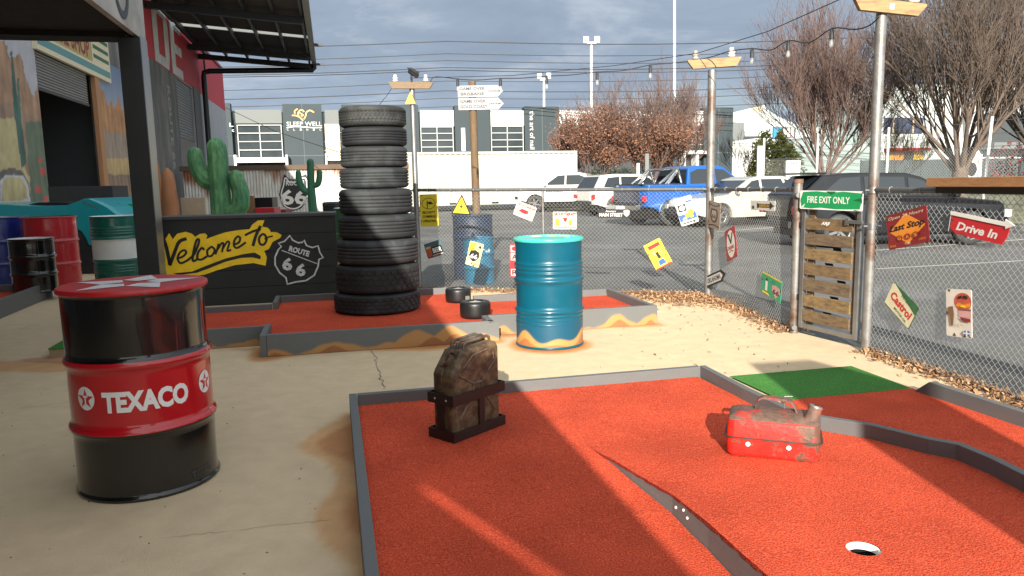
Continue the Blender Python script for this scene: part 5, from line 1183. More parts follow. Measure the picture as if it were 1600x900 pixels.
chain(FE, FFar, .015, 1.22, 'wire_mesh', fR2); mb = MB(); mb.tube([V3(FE, 1.245), V3(FFar, 1.245)], .021, 12); mb.build('top_rail', m_rusty, fR2, world=True)
m_arm = M('crossarm_timber', (.30, .185, .075), .6, 0, var=.25, vs=5, bump=.15, bs=20, stretch=(2, 12, 12), col2=(.19, .11, .05), c2s=2)
m_arm2 = M('weathered_crossarm', (.17, .115, .065), .7, 0, var=.25, vs=5, bump=.15, bs=20, stretch=(2, 12, 12))
def insulator(parent, c, s=1, mt=None):
    mb = MB(); mb.lathe([(.012*s, 0), (.030*s, .004*s), (.034*s, .02*s), (.020*s, .028*s), (.032*s, .036*s), (.034*s, .05*s), (.018*s, .060*s), (.022*s, .07*s), (.020*s, .085*s), (.001, .09*s)], 16); o = mb.build('insulator', mt or m_ceramic, parent); o.location = Vector(c)-parent.location; return o
def pole(label, base, r, ztop_, arm=None, Y=None, mat=None, cl=(), armm=None):
    """arm: px of left end, right end (centre line), thickness px"""
    t = thing('light_pole', label, 'pole', V3(base), group='poles holding the string lights')
    mb = MB(); mb.tube([V3(base, 0), V3(base, ztop_)], r, 20); mb.build('shaft', mat or m_rusty, t, world=True)
    for z in cl:
        mb = MB(); mb.tube([V3(base, z), V3(base, z+.045)], r+.006, 16); mb.tube([V3(base, z+.022)+Vector((-r-.03, -.01, 0)), V3(base, z+.022)+Vector((r+.03, -.01, 0))], .009, 8); mb.build('rail_clamp', m_steel, t, world=True)
    if arm:
        (x0, y0), (x1, y1), th = arm; A = at(x0, y0, base[1]-r-.03); Bq = at(x1, y1, base[1]-r-.03); u = (Bq-A); L = u.length; u.normalize(); v = u.cross(Vector((0, 1, 0))) ; v = v if v.z > 0 else -v; h = th*base[1]/FPX/2; c = h*1.1
        mb = MB(); mb.prism([(0, h), (c*.2, h), (L-c*.2, h), (L, h*.75), (L-c*1.1, -h), (c*1.1, -h), (0, h*.75)], A, u, v, Vector((0, .045, 0))); mb.build('crossarm', armm or m_arm, t, world=True, bevel=.003)
        return t, A, u, v, L, h
    return t, None, None, None, None, None
# pole behind the tyre stack
p1 = (FA[0]+.03, FA[1]); zt = at(643, 131, p1[1]).z
t1, A, u, v, L, h = pole('slim steel pole right behind the tyre stack, with crossarm, camera and warning triangle', p1, .034, zt-.02, ((607, 133), (677, 133), 10), mat=m_steel, cl=(1.26,), armm=m_arm2)
for k, mt in ((.15, m_ceramic), (.83, m_ceramic)): insulator(t1, A+u*L*k+v*h+Vector((0, .02, 0)), 1.0, mt)
sc_ = thing('security_camera', 'black bullet security camera on top of the pole behind the tyre stack', 'camera', A+u*L*.52+v*h); q = sc_.location
mb = MB(); rod(mb, q, q+Vector((0, 0, .09)), .012); mb.build('stem', m_black, sc_, world=True)
mb = MB(); a = q+Vector((-.02, .05, .135)); b = q+Vector((.075, -.09, .065)); mb.tube([a, b], .034, 14); mb.build('camera_body', m_plastic, sc_, world=True)
mb = MB(); mb.obox((a+b)/2+Vector((0, 0, .036)), (b-a)*.58, Vector((.83, .55, 0))*.036, Vector((0, 0, .004))); mb.build('sunshield', m_plastic, sc_, world=True)
def tri_sign(label, apex, bl, br, P, n, glow=False):
    a, b, c = [onp(*q_, P, n) for q_ in (apex, bl, br)]; cc = (a+b+c)/3; t = thing('warning_sign', label, 'sign', b.lerp(c, .5), group='yellow electrical warning triangles')
    nn = Vector(n); mb = MB(); mb.add([a, b, c, a-nn*.004, b-nn*.004, c-nn*.004], [(0, 1, 2), (5, 4, 3), (0, 3, 4, 1), (1, 4, 5, 2), (2, 5, 3, 0)]); mb.build('plate', m_blackprint, t, world=True)
    mb = MB(); s = .82; mb.poly([cc+(q_-cc)*s+nn*.0015 for q_ in (a, b, c)]); mb.build('yellow_face', m_yellow, t, world=True)
    u_ = (c-b).normalized(); v_ = (a-b.lerp(c, .5)).normalized(); S = (c-b).length
    mb = MB(); mb.poly([cc+(u_*x+v_*y)*S+nn*.003 for x, y in ((.06, .27), (-.09, .02), (-.01, .03), (-.05, -.12), (.09, .10), (.01, .09))]); mb.poly([cc+(u_*x+v_*y)*S+nn*.003 for x, y in ((-.05, -.21), (-.09, -.10), (-.01, -.10))]); mb.build('lightning_bolt', m_blackprint, t, world=True); return t
tri_sign('small black edged lightning triangle hanging high on the pole behind the tyres', (641, 141), (631, 164), (651, 163), (0, p1[1]-.05, 0), (0, -1, 0))
# corner pole
zt = at(1112, 108, FB[1]).z; t2, A, u, v, L, h = pole('tall rusty steel pole at the fence corner with pale timber crossarm', FB, .046, zt-.01, ((1075, 101), (1159, 95), 13), cl=(1.215,))
insulator(t2, A+u*L*.15+v*h+Vector((0, .02, 0)), 1.15, M('grey_insulator', (.30, .27, .24), .4)); insulator(t2, A+u*L*.82+v*h+Vector((0, .02, 0)), 1.2)
# gate posts
zt = at(1381, 18, FD[1]).z; t3, A, u, v, L, h = pole('tall bright galvanised pole right of the gate with yellow timber crossarm', FD, .037, zt-.01, ((1335, 4), (1448, 16), 18), cl=(1.22, .95))
insulator(t3, A+u*L*.12+v*h+Vector((0, .02, 0)), 1.15); insulator(t3, A+u*L*.83+v*h+Vector((0, .02, 0)), 1.15)
for ar, A_, u_, v_, L_, tt in ((1, A, u, v, L, t3),):
    mb = MB(); c = A_+u_*L_*.52-Vector((0, .002, 0)); mb.obox(c, u_*.016, v_*.020, (0, .001, 0)); mb.build('paper_tag', m_whiteprint, tt, world=True)
gp_ = thing('gate_post', 'short rusty round gate post left of the timber slat gate', 'post', V3(FC)); mb = MB(); mb.tube([V3(FC, 0), V3(FC, 1.31)], .036, 18); mb.build('shaft', m_rusty, gp_, world=True)
mb = MB(); mb.tube([V3(FC, 1.30), V3(FC, 1.335)], .041, 18); mb.build('post_cap', M('rusty_cap', (.16, .09, .06), .7, .3, var=.3, vs=20), gp_, world=True)
for z in (1.2, .06):
    mb = MB(); mb.tube([V3(FC, z)+Vector((-.02, -.045, 0)), V3(FC, z)+Vector((-.02, -.07, 0))], .022, 12); mb.build('rail_end_cup', m_steel, gp_, world=True)
# gate
gd_ = (V3(FD)-V3(FC)).normalized(); gn = Vector((-gd_.y, gd_.x, 0)); gn = gn if gn.dot(CAMP-V3(FC)) > 0 else -gn
gt = thing('gate', 'galvanised frame gate filled with brown horizontal pallet boards beneath the green exit sign', 'gate', V3(FC)+gd_*.07)
g0 = .075; g1 = (V3(FD)-V3(FC)).length-.085
def gp3(a, z, d=0): return V3(FC, z)+gd_*a+gn*d
def gb(mt, nm, a0, a1, z0, z1, d0, d1, bev=.002): mb = MB(); mb.obox(gp3((a0+a1)/2, (z0+z1)/2, (d0+d1)/2), gd_*(a1-a0)/2, gn*(d1-d0)/2, (0, 0, (z1-z0)/2)); return mb.build(nm, mt, gt, world=True, bevel=bev)
for a in (g0, g1-.04): gb(m_steel, 'frame_stile', a, a+.04, .07, 1.13, -.02, .02)
for z in (.07, 1.09): gb(m_steel, 'frame_rail', g0+.041, g1-.041, z, z+.04, -.019, .019)
m_pal = [M('pallet_board_%d' % i, tuple(v*.9 for v in c), .8, 0, var=.35, vs=4, bump=.4, bs=22, stretch=(4, 4, 16), col2=c2, c2s=2.5, c2lo=.45, c2hi=.62) for i, (c, c2) in enumerate((((.19, .12, .055), (.10, .068, .042)), ((.24, .155, .065), (.12, .08, .045)), ((.16, .11, .065), (.085, .06, .042))))]
rr = random.Random(8); z = .135
for i in range(7):
    hgt = rr.uniform(.088, .105); gb(m_pal[i % 3], 'slat', g0+.043, g1-.043-.04, z, z+hgt, -.004+rr.uniform(0, .004), .016+rr.uniform(0, .003)); z += hgt+.034
for a in (g0+.06, g1-.085): gb(m_pal[2], 'backing_board', a, a+.065, .112, 1.088, -.030, -.006)
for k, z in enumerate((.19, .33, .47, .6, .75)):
    mb = MB(); a = g0+.2+.07*(k % 3)+.10; V = [gp3(a-.07, z+.045, -.028), gp3(a+.02, z+.045, -.028), gp3(a+.05, z-.01, -.028), gp3(a-.04, z-.01, -.028)]; mb.poly(V); mb.build('rear_shadow', m_blackmat, gt, world=True)  # flat black patches stand for the shadows behind the slats
for z in (.30, .92): gb(m_darkmetal, 'hinge', g0-.045, g0+.0, z, z+.05, -.012, .012)
gb(m_steel, 'latch', g1-.14, g1+.03, .985, 1.01, .021, .04); gb(m_steel, 'latch', g1-.15, g1-.11, .97, 1.025, .021, .036)
plGt = Plane(gp3(0, 0, .0225), gd_ if gd_.dot(Rt) > 0 else -gd_, gn)
a_, z_ = plGt.px(1290, 350); mb = MB(); text_on(mb, plGt, 'ARJI', a_, z_, h=.035, w=.10, d=.001, shear=.4, bold=.04); mb.build('lettering', m_whiteprint, gt, world=True)

# ================================================================== tin signs
class Sign:
    def __init__(s, label, P, n, TL, TR, BL, d=.03, mat=None, shape=None, cat='sign', name='tin_sign', th=.003, group='tin signs on the fence'):
        n = Vector(n).normalized(); o = Vector(P)+n*d; a, b, c = [onp(*q, o, n) for q in (TL, TR, BL)]
        uu = (b-a); s.W = uu.length; uu.normalize(); vv = n.cross(uu); dv_ = (a-c); s.H = abs(dv_.dot(vv)); vv = vv if vv.dot(dv_) > 0 else -vv
        s.pl = Plane(a-vv*s.H, uu, n, vv); s.k = 0
        s.t = thing(name, label, cat, a-vv*s.H+uu*s.W/2, group=group)
        if shape is None:
            r = min(.1, .012/min(s.W, s.H)) ; rx = .012/s.W; ry = .012/s.H; shape = []
            for cx, cy, t0 in ((1-rx, 1-ry, 0), (rx, 1-ry, 1), (rx, ry, 2), (1-rx, ry, 3)):
                for i in range(4): t = (t0+i/3)*PI/2; shape.append((cx+rx*math.cos(t), cy+ry*math.sin(t)))
        mb = MB(); mb.prism([(x*s.W, y*s.H) for x, y in shape], s.pl.o-n*th, s.pl.u, s.pl.v, n*th); mb.build('plate', mat, s.t, world=True)
        rr = random.Random(hash(label) % 999 if False else len(label)*7+int(TL[0])); mb = MB()
        def onb(t):
            t *= 4; k = int(t); f = t-k; return [(f, 1), (1, 1-f), (1-f, 0), (0, f)][k % 4]
        for i in range(5):
            x, y = onb(rr.random()); a_ = .05+.05*rr.random(); b_ = .05+.06*rr.random(); cx_, cy_ = .5+(x-.5)*.985, .5+(y-.5)*.985
            q = [(cx_+(.5-cx_)*a_*1.6+rr.uniform(-.02, .02), cy_+(.5-cy_)*a_*1.6+rr.uniform(-.02, .02)), (cx_+(b_ if y in (0, 1) else 0), cy_+(b_ if x in (0, 1) and y not in (0, 1) else 0)), (cx_-(b_*.7 if y in (0, 1) else 0), cy_-(b_*.7 if x in (0, 1) and y not in (0, 1) else 0))]
            q = [(min(.99, max(.01, a)), min(.99, max(.01, b))) for a, b in q]; mb.poly([s.pl.w(a*s.W, b*s.H, .0125-.0004*i) if False else s.pl.w(a*s.W, b*s.H, .0003+.00005*i) for a, b in q])
        if group != 'direction boards on the timber post': mb.build('rust_chip', M('sign_edge_rust', (.09, .045, .025), .8, var=.3, vs=40), s.t, world=True)['kind'] = 'stuff'
    def poly(s, pts, mat, nm='print'): s.k += 1; mb = MB(); mb.poly([s.pl.w(x*s.W, y*s.H, .0007*s.k) for x, y in pts]); mb.build(nm, mat, s.t, world=True); return s
    def rect(s, x0, y0, x1, y1, mat, nm='print'): return s.poly([(x0, y0), (x1, y0), (x1, y1), (x0, y1)], mat, nm)
    def circ(s, cx, cy, r, mat, nm='print', ry=None): ry = ry or r; return s.poly([(cx+r*math.cos(t), cy+ry*math.sin(t)) for t in np.linspace(0, 2*PI, 25)[:-1]], mat, nm)
    def text(s, st, cx, cy, h, w, mat, rot=0, bold=.02, shear=0): s.k += 1; mb = MB(); text_on(mb, s.pl, st, cx*s.W, cy*s.H, h*s.H, w*s.W, .0007*s.k, rot, bold, shear); mb.build('lettering', mat, s.t, world=True); return s
    def line(s, pts, w, mat, closed=False, nm='print'): s.k += 1; mb = MB(); ribbon(mb, s.pl, [(x*s.W, y*s.H) for x, y in pts], w, .0007*s.k, closed=closed); mb.build(nm, mat, s.t, world=True); return s
dL = (V3(FB)-V3(FA)).normalized(); nL = Vector((dL.y, -dL.x, 0)); PL = V3(FA)
d1 = (V3(FC)-V3(FB)).normalized(); n1_ = Vector((d1.y, -d1.x, 0)); n1_ = n1_ if n1_.dot(CAMP-V3(FB)) > 0 else -n1_; P1 = V3(FB)
d2 = (V3(FE)-V3(FD)).normalized(); n2_ = Vector((d2.y, -d2.x, 0)); n2_ = n2_ if n2_.dot(CAMP-V3(FD)) > 0 else -n2_; P2 = V3(FD)
m_signyel = M('security_sign_yellow', (.55, .45, .03), .5, var=.12, vs=12)
s = Sign('yellow upright security cameras operating sign beside the pole behind the tyres', PL, nL, (655, 304), (683, 303), (657.5, 354), mat=m_signyel)
s.line([(.5+.36*math.cos(t), .71+.17*math.sin(t)) for t in np.linspace(0, 2*PI, 17)[:-1]], .006, m_blackprint, True); s.poly([(.42, .74), (.62, .78), (.76, .70), (.55, .68)], m_blackprint); s.rect(.40, .56, .45, .80, m_blackprint)
for st, y in (('SECURITY', .44), ('CAMERAS', .31), ('OPERATING', .17)): s.text(st, .5, y, .075, .74, m_blackprint)
tri_sign('large yellow lightning triangle on the fence above the dark blue drum', (721.5, 304), (705, 334), (736, 336), PL+nL*.03, nL)
s = Sign('small dark beer sign tilted on the shaded part of the fence', PL, nL, (662, 382), (688, 374), (668, 405), mat=M('dark_teal_print', (.05, .10, .12), .5))
s.rect(.03, .05, .97, .12, m_darkred).poly([(.06, .1), (.30, .1), (.34, .68), (.03, .68)], M('beer_glass_print', (.36, .07, .03), .5)).rect(.04, .62, .34, .76, m_tan).rect(.36, .16, .96, .66, m_blackprint).text('BEER', .66, .42, .32, .5, m_whiteprint).line([(.36, .12), (.7, .14), (.95, .10)], .006, m_whiteprint)
s = Sign('tilted yellow number plate style Route 66 sign in front of the blue drums', PL, nL, (735, 376), (756, 382), (726, 412), mat=M('pale_yellow_print', (.66, .58, .24), .5))
s.poly([(.03, .6), (.05, .95), (.5, .95), (.35, .6)], m_yellow).poly([(.06, .05), (.35, .05), (.35, .2), (.06, .3)], m_pink).poly([(.18, .62), (.5, .68), (.82, .62), (.88, .42), (.72, .26), (.5, .18), (.28, .26), (.12, .42)], m_blackprint).text('66', .5, .41, .2, .5, m_whiteprint).text('ROUTE', .5, .72, .07, .5, m_blackprint).circ(.8, .84, .1, m_blackprint, ry=.06).poly([(.6, .12), (.75, .05), (.72, .12), (.9, .18)], m_blackprint).rect(.42, .06, .5, .14, m_blackprint)
s = Sign('narrow red AIR sign half hidden behind the blue green drum', PL, nL, (796, 382), (813, 382), (797, 432), mat=m_redprint)
s.rect(.08, .76, .92, .97, m_pink).circ(.5, .87, .3, m_redprint, ry=.07).rect(.08, .50, .92, .74, m_pink).text('A', .45, .61, .15, .5, m_blackprint).text('I', .45, .37, .15, .12, m_blackprint).rect(.08, .02, .92, .24, m_pink).text('R', .45, .13, .15, .5, m_blackprint)
s = Sign('tilted cream sign with red old motorcycle left of the middle post', PL, nL, (809, 313), (839, 325), (803, 335), mat=M('cream_pink_print', (.62, .50, .46), .5))
s.text('OLD CYCLE RIDER INN', .5, .82, .17, .90, m_darkred, bold=.05)
for cx in (.22, .72): s.line([(cx+.15*math.cos(t), .36+.20*math.sin(t)) for t in np.linspace(0, 2*PI, 13)[:-1]], .006, m_darkred, True)
s.poly([(.2, .38), (.35, .58), (.62, .58), (.72, .40), (.6, .34), (.5, .30), (.38, .32)], m_redprint).line([(.6, .55), (.7, .66), (.8, .62)], .006, m_darkred).rect(.1, .06, .9, .1, m_pink)
s = Sign('cream sign with beer mug and wine glasses above the blue green drum', PL, nL, (864, 331), (901, 331), (865, 358), mat=M('cream_drink_print', (.72, .62, .46), .5))
s.text('GROUP THERAPY', .5, .86, .19, .92, m_redprint, bold=.06).rect(.10, .18, .28, .66, m_yellow).rect(.12, .62, .26, .72, m_whiteprint).poly([(.42, .66), (.62, .66), (.57, .46), (.53, .42), (.51, .42), (.47, .46)], m_darkred).rect(.515, .2, .53, .44, m_darkred).rect(.45, .17, .6, .2, m_darkred).circ(.74, .4, .09, m_orange, ry=.16).rect(.73, .18, .75, .3, m_brown).line([(.86, .66), (.9, .45), (.94, .66)], .005, m_orange).rect(.895, .18, .91, .46, m_orange).rect(.06, .08, .94, .14, m_orange)
s = Sign('black MAIN STREET street name sign with pink 66 shield low on the fence', PL, nL, (934, 327), (985, 327), (934, 340), mat=m_blackprint)
s.text('MAIN STREET', .41, .34, .42, .72, m_whiteprint).text("America's", .4, .78, .26, .32, m_whiteprint, shear=.3, bold=0).poly([(.79, .85), (.9, .95), (.98, .85), (.97, .4), (.89, .08), (.80, .4)], m_pink).text('66', .885, .45, .4, .12, m_whiteprint)
s = Sign('tilted white sign with black 66 square and blue and yellow picnic picture', PL, nL, (1052, 313), (1079, 304), (1063, 355), mat=m_whiteprint)
s.rect(.1, .50, .55, .76, m_blackprint).circ(.33, .63, .17, m_whiteprint, ry=.09).text('66', .33, .63, .09, .2, m_blackprint).rect(.02, .16, .98, .40, m_blue).circ(.72, .42, .16, m_yellow, ry=.1).circ(.5, .34, .14, m_orange, ry=.09).circ(.3, .22, .12, m_whiteprint, ry=.06).circ(.3, .22, .06, m_blackprint, ry=.03).rect(.62, .22, .8, .32, m_yellow).rect(.6, .78, .95, .84, m_blue).rect(.55, .70, .9, .73, m_tan).rect(.12, .06, .88, .10, m_blackprint)
s = Sign('brown licence plate shaped sign with dark 66 shield right of the corner pole', P1, n1_, (1108, 313), (1126, 318), (1104, 353), mat=M('brown_badge', (.30, .22, .16), .5))
s.line([(.05, .9), (.5, .84), (.95, .92)], .012, m_blackprint).line([(.05, .08), (.5, .14), (.95, .1)], .012, m_blackprint).poly([(.25, .74), (.75, .74), (.82, .5), (.7, .28), (.5, .22), (.3, .28), (.18, .5)], m_blackprint).poly([(.32, .68), (.68, .68), (.72, .5), (.64, .34), (.5, .29), (.36, .34), (.28, .5)], m_tan).text('66', .5, .47, .17, .34, m_blackprint)
s = Sign('white DRIVE-IN sign with black right pointing arrow near the gate post', P1, n1_, (1173, 313), (1211, 314), (1174, 328), mat=m_whiteprint)
s.poly([(.28, .78), (.36, .68), (.80, .68), (.80, .92), (.95, .5), (.80, .08), (.80, .30), (.36, .30), (.28, .2)], m_blackprint).text('DRIVE-IN', .58, .49, .26, .4, m_yellow).rect(.08, .15, .16, .45, m_blackprint)
s = Sign('tilted bright yellow sign with red top lettering and blue patch on the fence', PL, nL, (1005, 385), (1030, 371.5), (1025.5, 423), mat=m_bryellow)
s.rect(.02, .0, .98, .05, m_redprint).rect(.18, .76, .86, .90, m_redprint).text('5¢', .80, .36, .14, .24, m_redprint).poly([(.40, .58), (.56, .60), (.60, .34), (.42, .34)], m_blackprint).poly([(.28, .10), (.72, .10), (.66, .30), (.36, .28)], m_blue).poly([(.24, .60), (.38, .68), (.42, .56), (.34, .50)], m_tan).line([(.6, .62), (.74, .54), (.7, .42)], .008, m_tan)
s = Sign('dark red upright sign with white oval and big V', P1, n1_, (1132, 362), (1148, 352), (1140, 407), mat=M('maroon_print', (.36, .03, .04), .5))
s.circ(.5, .5, .38, m_whiteprint, ry=.44).poly([(.26, .84), (.38, .84), (.52, .60), (.66, .84), (.76, .84), (.56, .50), (.48, .50)], m_blackprint).text('DRINK', .5, .38, .12, .6, m_redprint).line([(.3, .24), (.5, .28), (.7, .24)], .008, m_brown)
s = Sign('black and white OKLAHOMA arrow sign tilted low beside the corner pole', P1, n1_, (1102, 432), (1131, 419), (1105.5, 449), mat=m_blackprint, shape=[(0, 1), (.86, 1), (1.06, .5), (.86, 0), (0, 0)])
s.poly([(.06, .84), (.80, .84), (.92, .5), (.80, .16), (.06, .16)], m_whiteprint).text('OKLAHOMA', .46, .5, .44, .7, m_blackprint)
s = Sign('tilted green sign with pink 66 shield near the left gate post', P1, n1_, (1191, 423), (1222, 440), (1188, 455), mat=M('sea_green_print', (.03, .33, .17), .5))
s.rect(.02, .92, .98, .99, m_yellow).poly([(.56, .60), (.74, .66), (.94, .60), (.96, .36), (.76, .08), (.56, .32)], m_pink).text('66', .76, .36, .24, .32, m_blackprint).rect(.22, .20, .34, .66, m_whiteprint).rect(.25, .66, .31, .78, m_blackprint).line([(.5, .72), (.6, .8), (.7, .74)], .006, m_blue).poly([(.1, .05), (.5, .05), (.4, .14), (.12, .14)], m_bryellow)
s = Sign('dark red square Last Stop GAS sign with orange diamond', P2, n2_, (1383.5, 338), (1447, 320), (1389, 391), mat=m_darkred)
s.poly([(.06, .5), (.5, .93), (.94, .5), (.5, .07)], m_orange).text('Open 24 Hours', .5, .87, .12, .86, m_cream, shear=.35, bold=0).text('Last Stop', .5, .56, .24, .86, m_blackprint, shear=.3, bold=.03)
for x, ch in ((.30, 'G'), (.5, 'A'), (.70, 'S')): s.circ(x, .27, .075, m_darkred, ry=.085); s.text(ch, x, .27, .10, .09, m_orange)
s.text('FREE', .14, .08, .06, .16, m_orange, bold=0).text('TUBE', .5, .08, .06, .14, m_cream, bold=0).text('LUNCH', .86, .12, .06, .16, m_orange, bold=0)
c6 = lambda x, y: (1200+x/4, 200+y/4)
s = Sign('red Drive In sign with long white arrow across its top', P2, n2_, c6(1150, 545), c6(1512, 622), c6(1138, 650), mat=m_redprint, shape=[(0, 1), (1, 1), (.98, .45), (.92, -.02), (.12, -.02), (0, .25)])
s.line([(-.02, .02), (-.02, 1.0)], .006, m_whiteprint).text('Drive In', .47, .46, .5, .72, m_whiteprint, shear=.25, bold=.03)
mb = MB(); q = [(-.02, 1.02), (.94, 1.02), (.94, .88), (1.08, 1.16), (.92, 1.40), (.92, 1.24), (-.02, 1.24)]; mb.prism([(a*s.W, b*s.H) for a, b in q], s.pl.w(0, 0, -.001), s.pl.u, s.pl.v, s.pl.n*.006); mb.build('arrow', m_white, s.t, world=True)
s = Sign('diamond hung green and cream Castrol motor oil sign', P2, n2_, (1397, 440), (1436.5, 481), (1380, 472), mat=m_dkgreen)
s.poly([(.0, .05), (.0, .93), (.06, .98), (.98, .62), (.98, .06), (.93, .02)], m_cream).text('Castrol', .50, .50, .34, .82, m_redprint, rot=-.1, bold=.04, shear=.1).text('PATENT', .58, .80, .10, .36, m_dkgreen, rot=-.1).text('MOTOR OIL', .60, .18, .09, .5, m_dkgreen, rot=-.1)
s = Sign('tall white sign with red steam locomotive nose and small blue cross badge', P2, n2_, (1478, 451), (1518, 453), (1478, 524), mat=M('cream_white_print', (.68, .62, .56), .5))
s.circ(.66, .74, .34, M('faded_red_print', (.50, .09, .06), .5, var=.3, vs=20), ry=.19).poly([(.36, .66), (.50, .72), (.74, .69), (.96, .73), (.97, .66), (.74, .61), (.50, .63)], m_orange).rect(.50, .42, .98, .58, m_pink).rect(.5, .56, .98, .6, m_brown).poly([(.48, .84), (.62, .88), (.64, .82), (.50, .79)], m_blackprint).poly([(.70, .88), (.86, .86), (.86, .80), (.70, .82)], m_blackprint).rect(.60, .635, .78, .665, m_bryellow).poly([(.12, .62), (.30, .64), (.34, .46), (.30, .24), (.22, .22), (.18, .42), (.08, .5)], m_brown).poly([(.55, .42), (.98, .40), (.98, .33), (.7, .34)], m_darkred).circ(.84, .10, .13, m_blue, ry=.065).rect(.70, .085, .98, .115, m_whiteprint).rect(.81, .035, .87, .165, m_whiteprint)
s.text('Santa Fe', .5, .26, .05, .4, m_tan, bold=0, shear=.2)
# exit sign on the gate
s = Sign('green FIRE EXIT ONLY sign with scratched white edges across the top of the gate', V3(FC), gn, (1250.5, 297.5), (1349, 299), (1250.5, 326), d=.045, mat=m_whiteprint, group='', name='exit_sign')
s.poly([(.03, .08), (.01, .5), (.05, .92), (.28, .97), (.52, .90), (.7, .97), (.97, .90), (.99, .55), (.96, .10), (.6, .05), (.35, .10), (.2, .04)], m_green).text('FIRE EXIT ONLY', .47, .52, .36, .68, m_whiteprint, bold=.015)
s.poly([(.86, .55), (.99, .45), (.98, .68)], M('dark_green_chip', (.01, .11, .04), .5)).poly([(.44, .97), (.53, .80), (.6, .97)], M('dark_green_chip', (.01, .11, .04), .5)).poly([(.03, .1), (.1, .3), (.07, .08)], m_whiteprint)

# ================================================================== plank bench top along the right fence
pk = thing('bench_plank', 'long brown timber plank lying along the top of the right fence', 'shelf', V3(FD, 1.25))
pa = onp(1449, 290, P2+n2_*.07, n2_); pa_t = (pa-V3(FD)).dot(d2); mb = MB(); L = 3.3; c = V3(FD)+d2*(pa_t+L/2)+n2_*(-.02); c.z = 1.30; mb.obox(c, d2*L/2, n2_*.10, (0, 0, .030)); mb.build('plank', m_plank, pk, world=True, bevel=.003)
mb = MB(); c2 = c.copy(); c2.z = 1.248; mb.obox(c2+d2*.04, d2*L/2, n2_*.06, (0, 0, .0215)); mb.build('support_beam', m_blackmat, pk, world=True)

# ================================================================== direction post
YP = 12.2; tp = at(738, 132, YP); bp = at(747, 330, YP)
dp = thing('signpost', 'rough brown timber post carrying the two white GAME OVER arrow boards', 'post', (tp.x+.02, YP, 0)); mb = MB(); r = .058
mb.tube([(tp.x+.02, YP, 0), (tp.x+.012, YP, 1.2), (tp.x, YP, tp.z-.02), (tp.x, YP, tp.z+.05)], [r*1.15, r*1.08, r, r], 14); mb.v = [tuple(Vector(v)+Vector((noise.noise(Vector(v)*Vector((30, 30, 3)).x) if False else noise.noise(Vector((v[0]*30, v[1]*30, v[2]*2)))*.006, 0, 0))) for v in mb.v]; mb.build('shaft', m_woodv, dp, world=True)
mb = MB(); mb.tube([at(722, 197, YP-.1), at(722, 222, YP-.1)], .02, 6); 
mb = MB(); c = at(724, 218, YP-.05); mb.obox(c, (.03, 0, 0), (0, .01, 0), (0, 0, .18)); mb.build('paper_tag', m_whiteprint, dp, world=True)
for (lines, km, y0, y1, x0, lab) in ((('GAME OVER', 'BRISBANE'), '2300KM', 134, 152, 715, 'upper white arrow board reading GAME OVER BRISBANE'), (('GAME OVER', 'GOLD COAST'), '2447KM', 153.5, 172, 716, 'lower white arrow board reading GAME OVER GOLD COAST')):
    s = Sign(lab, (0, YP-.075, 0), (0, -1, 0), (x0, y0), (x0+71, y0-1.2), (x0, y1), d=0, mat=M('arrow_board_white', (.30, .295, .31), .6, var=.08), shape=[(0, 1), (.88, 1), (1.0, .5), (.88, 0), (0, 0)], name='arrow_sign', th=.015, group='direction boards on the timber post')
    s.text(lines[0], .32, .73, .28, .56, m_blackprint, bold=.03).text(lines[1], .32 if len(lines[1]) < 9 else .34, .27, .28, .52 if len(lines[1]) < 9 else .6, m_blackprint, bold=.03).text(km, .80, .5, .17, .26, m_blackprint)

# ================================================================== string of bulbs
sl_ = thing('string_light', 'black festoon cable with hanging bulbs strung between the three crossarm poles', 'string light', (0, 9, 3))
pts = [(672, 129, 9.66), (678, 120.5, 9.66), (697, 121, 9.6), (715, 123.5, 9.5), (745, 125, 9.4), (782, 122.5, 9.3), (815, 122, 9.2), (854, 119, 9.1), (893, 117, 9.0), (933, 112.5, 8.95), (975, 110, 8.85), (1016, 101.5, 8.75), (1060, 97.5, 8.65), (1107, 90, 8.5), (1140, 80, 8.1), (1175, 76, 7.7), (1205, 78, 7.4), (1232, 63.5, 7.1), (1265, 66.5, 6.8), (1300, 44.5, 6.4), (1335, 46, 6.0), (1358, 40, 5.75), (1374, 26, 5.63)]
W3 = [at(*p) for p in pts]; mb = MB()
Q = []
for i in range(len(W3)-1):
    p0 = W3[max(i-1, 0)]; p1_ = W3[i]; p2_ = W3[i+1]; p3_ = W3[min(i+2, len(W3)-1)]
    for k in range(4): t = k/4; Q.append(.5*((2*p1_)+(p2_-p0)*t+(2*p0-5*p1_+4*p2_-p3_)*t*t+(3*p1_-p0-3*p2_+p3_)*t**3))
Q.append(W3[-1]); mb.tube(Q, .0055, 6); mb.build('cable', m_plastic, sl_, world=True)
for i in (3, 5, 7, 9, 11, 15, 17, 19):
    c = W3[i]; mb = MB(); mb.tube([c+Vector((0, 0, .008)), c-Vector((0, 0, .008)), c-Vector((0, 0, .012)), c-Vector((0, 0, .085))], [.008, .011, .017, .019], 10); so_ = mb.build('bulb_socket', m_plastic, sl_, world=True)
    mb = MB(); mb.lathe([(.010, 0), (.013, -.016), (.019, -.038), (.018, -.052), (.010, -.063), (.001, -.066)], 12, c=c-Vector((0, 0, .085))); b = mb.build('bulb', m_clear, so_, world=True)
mb = MB(); P = [(640, 122, 9.6), (800, 118, 9.3), (960, 102.5, 8.9), (1090, 83, 8.5), (1200, 49, 7.2), (1310, 0, 6.0), (1330, -14, 5.8)]; mb.tube([at(*p) for p in P], .004, 6); w2 = thing('catenary_wire', 'thin upper support wire running above the string of bulbs', 'wire', (0, 9, 3.1)); mb.build('wire', m_plastic, w2, world=True)
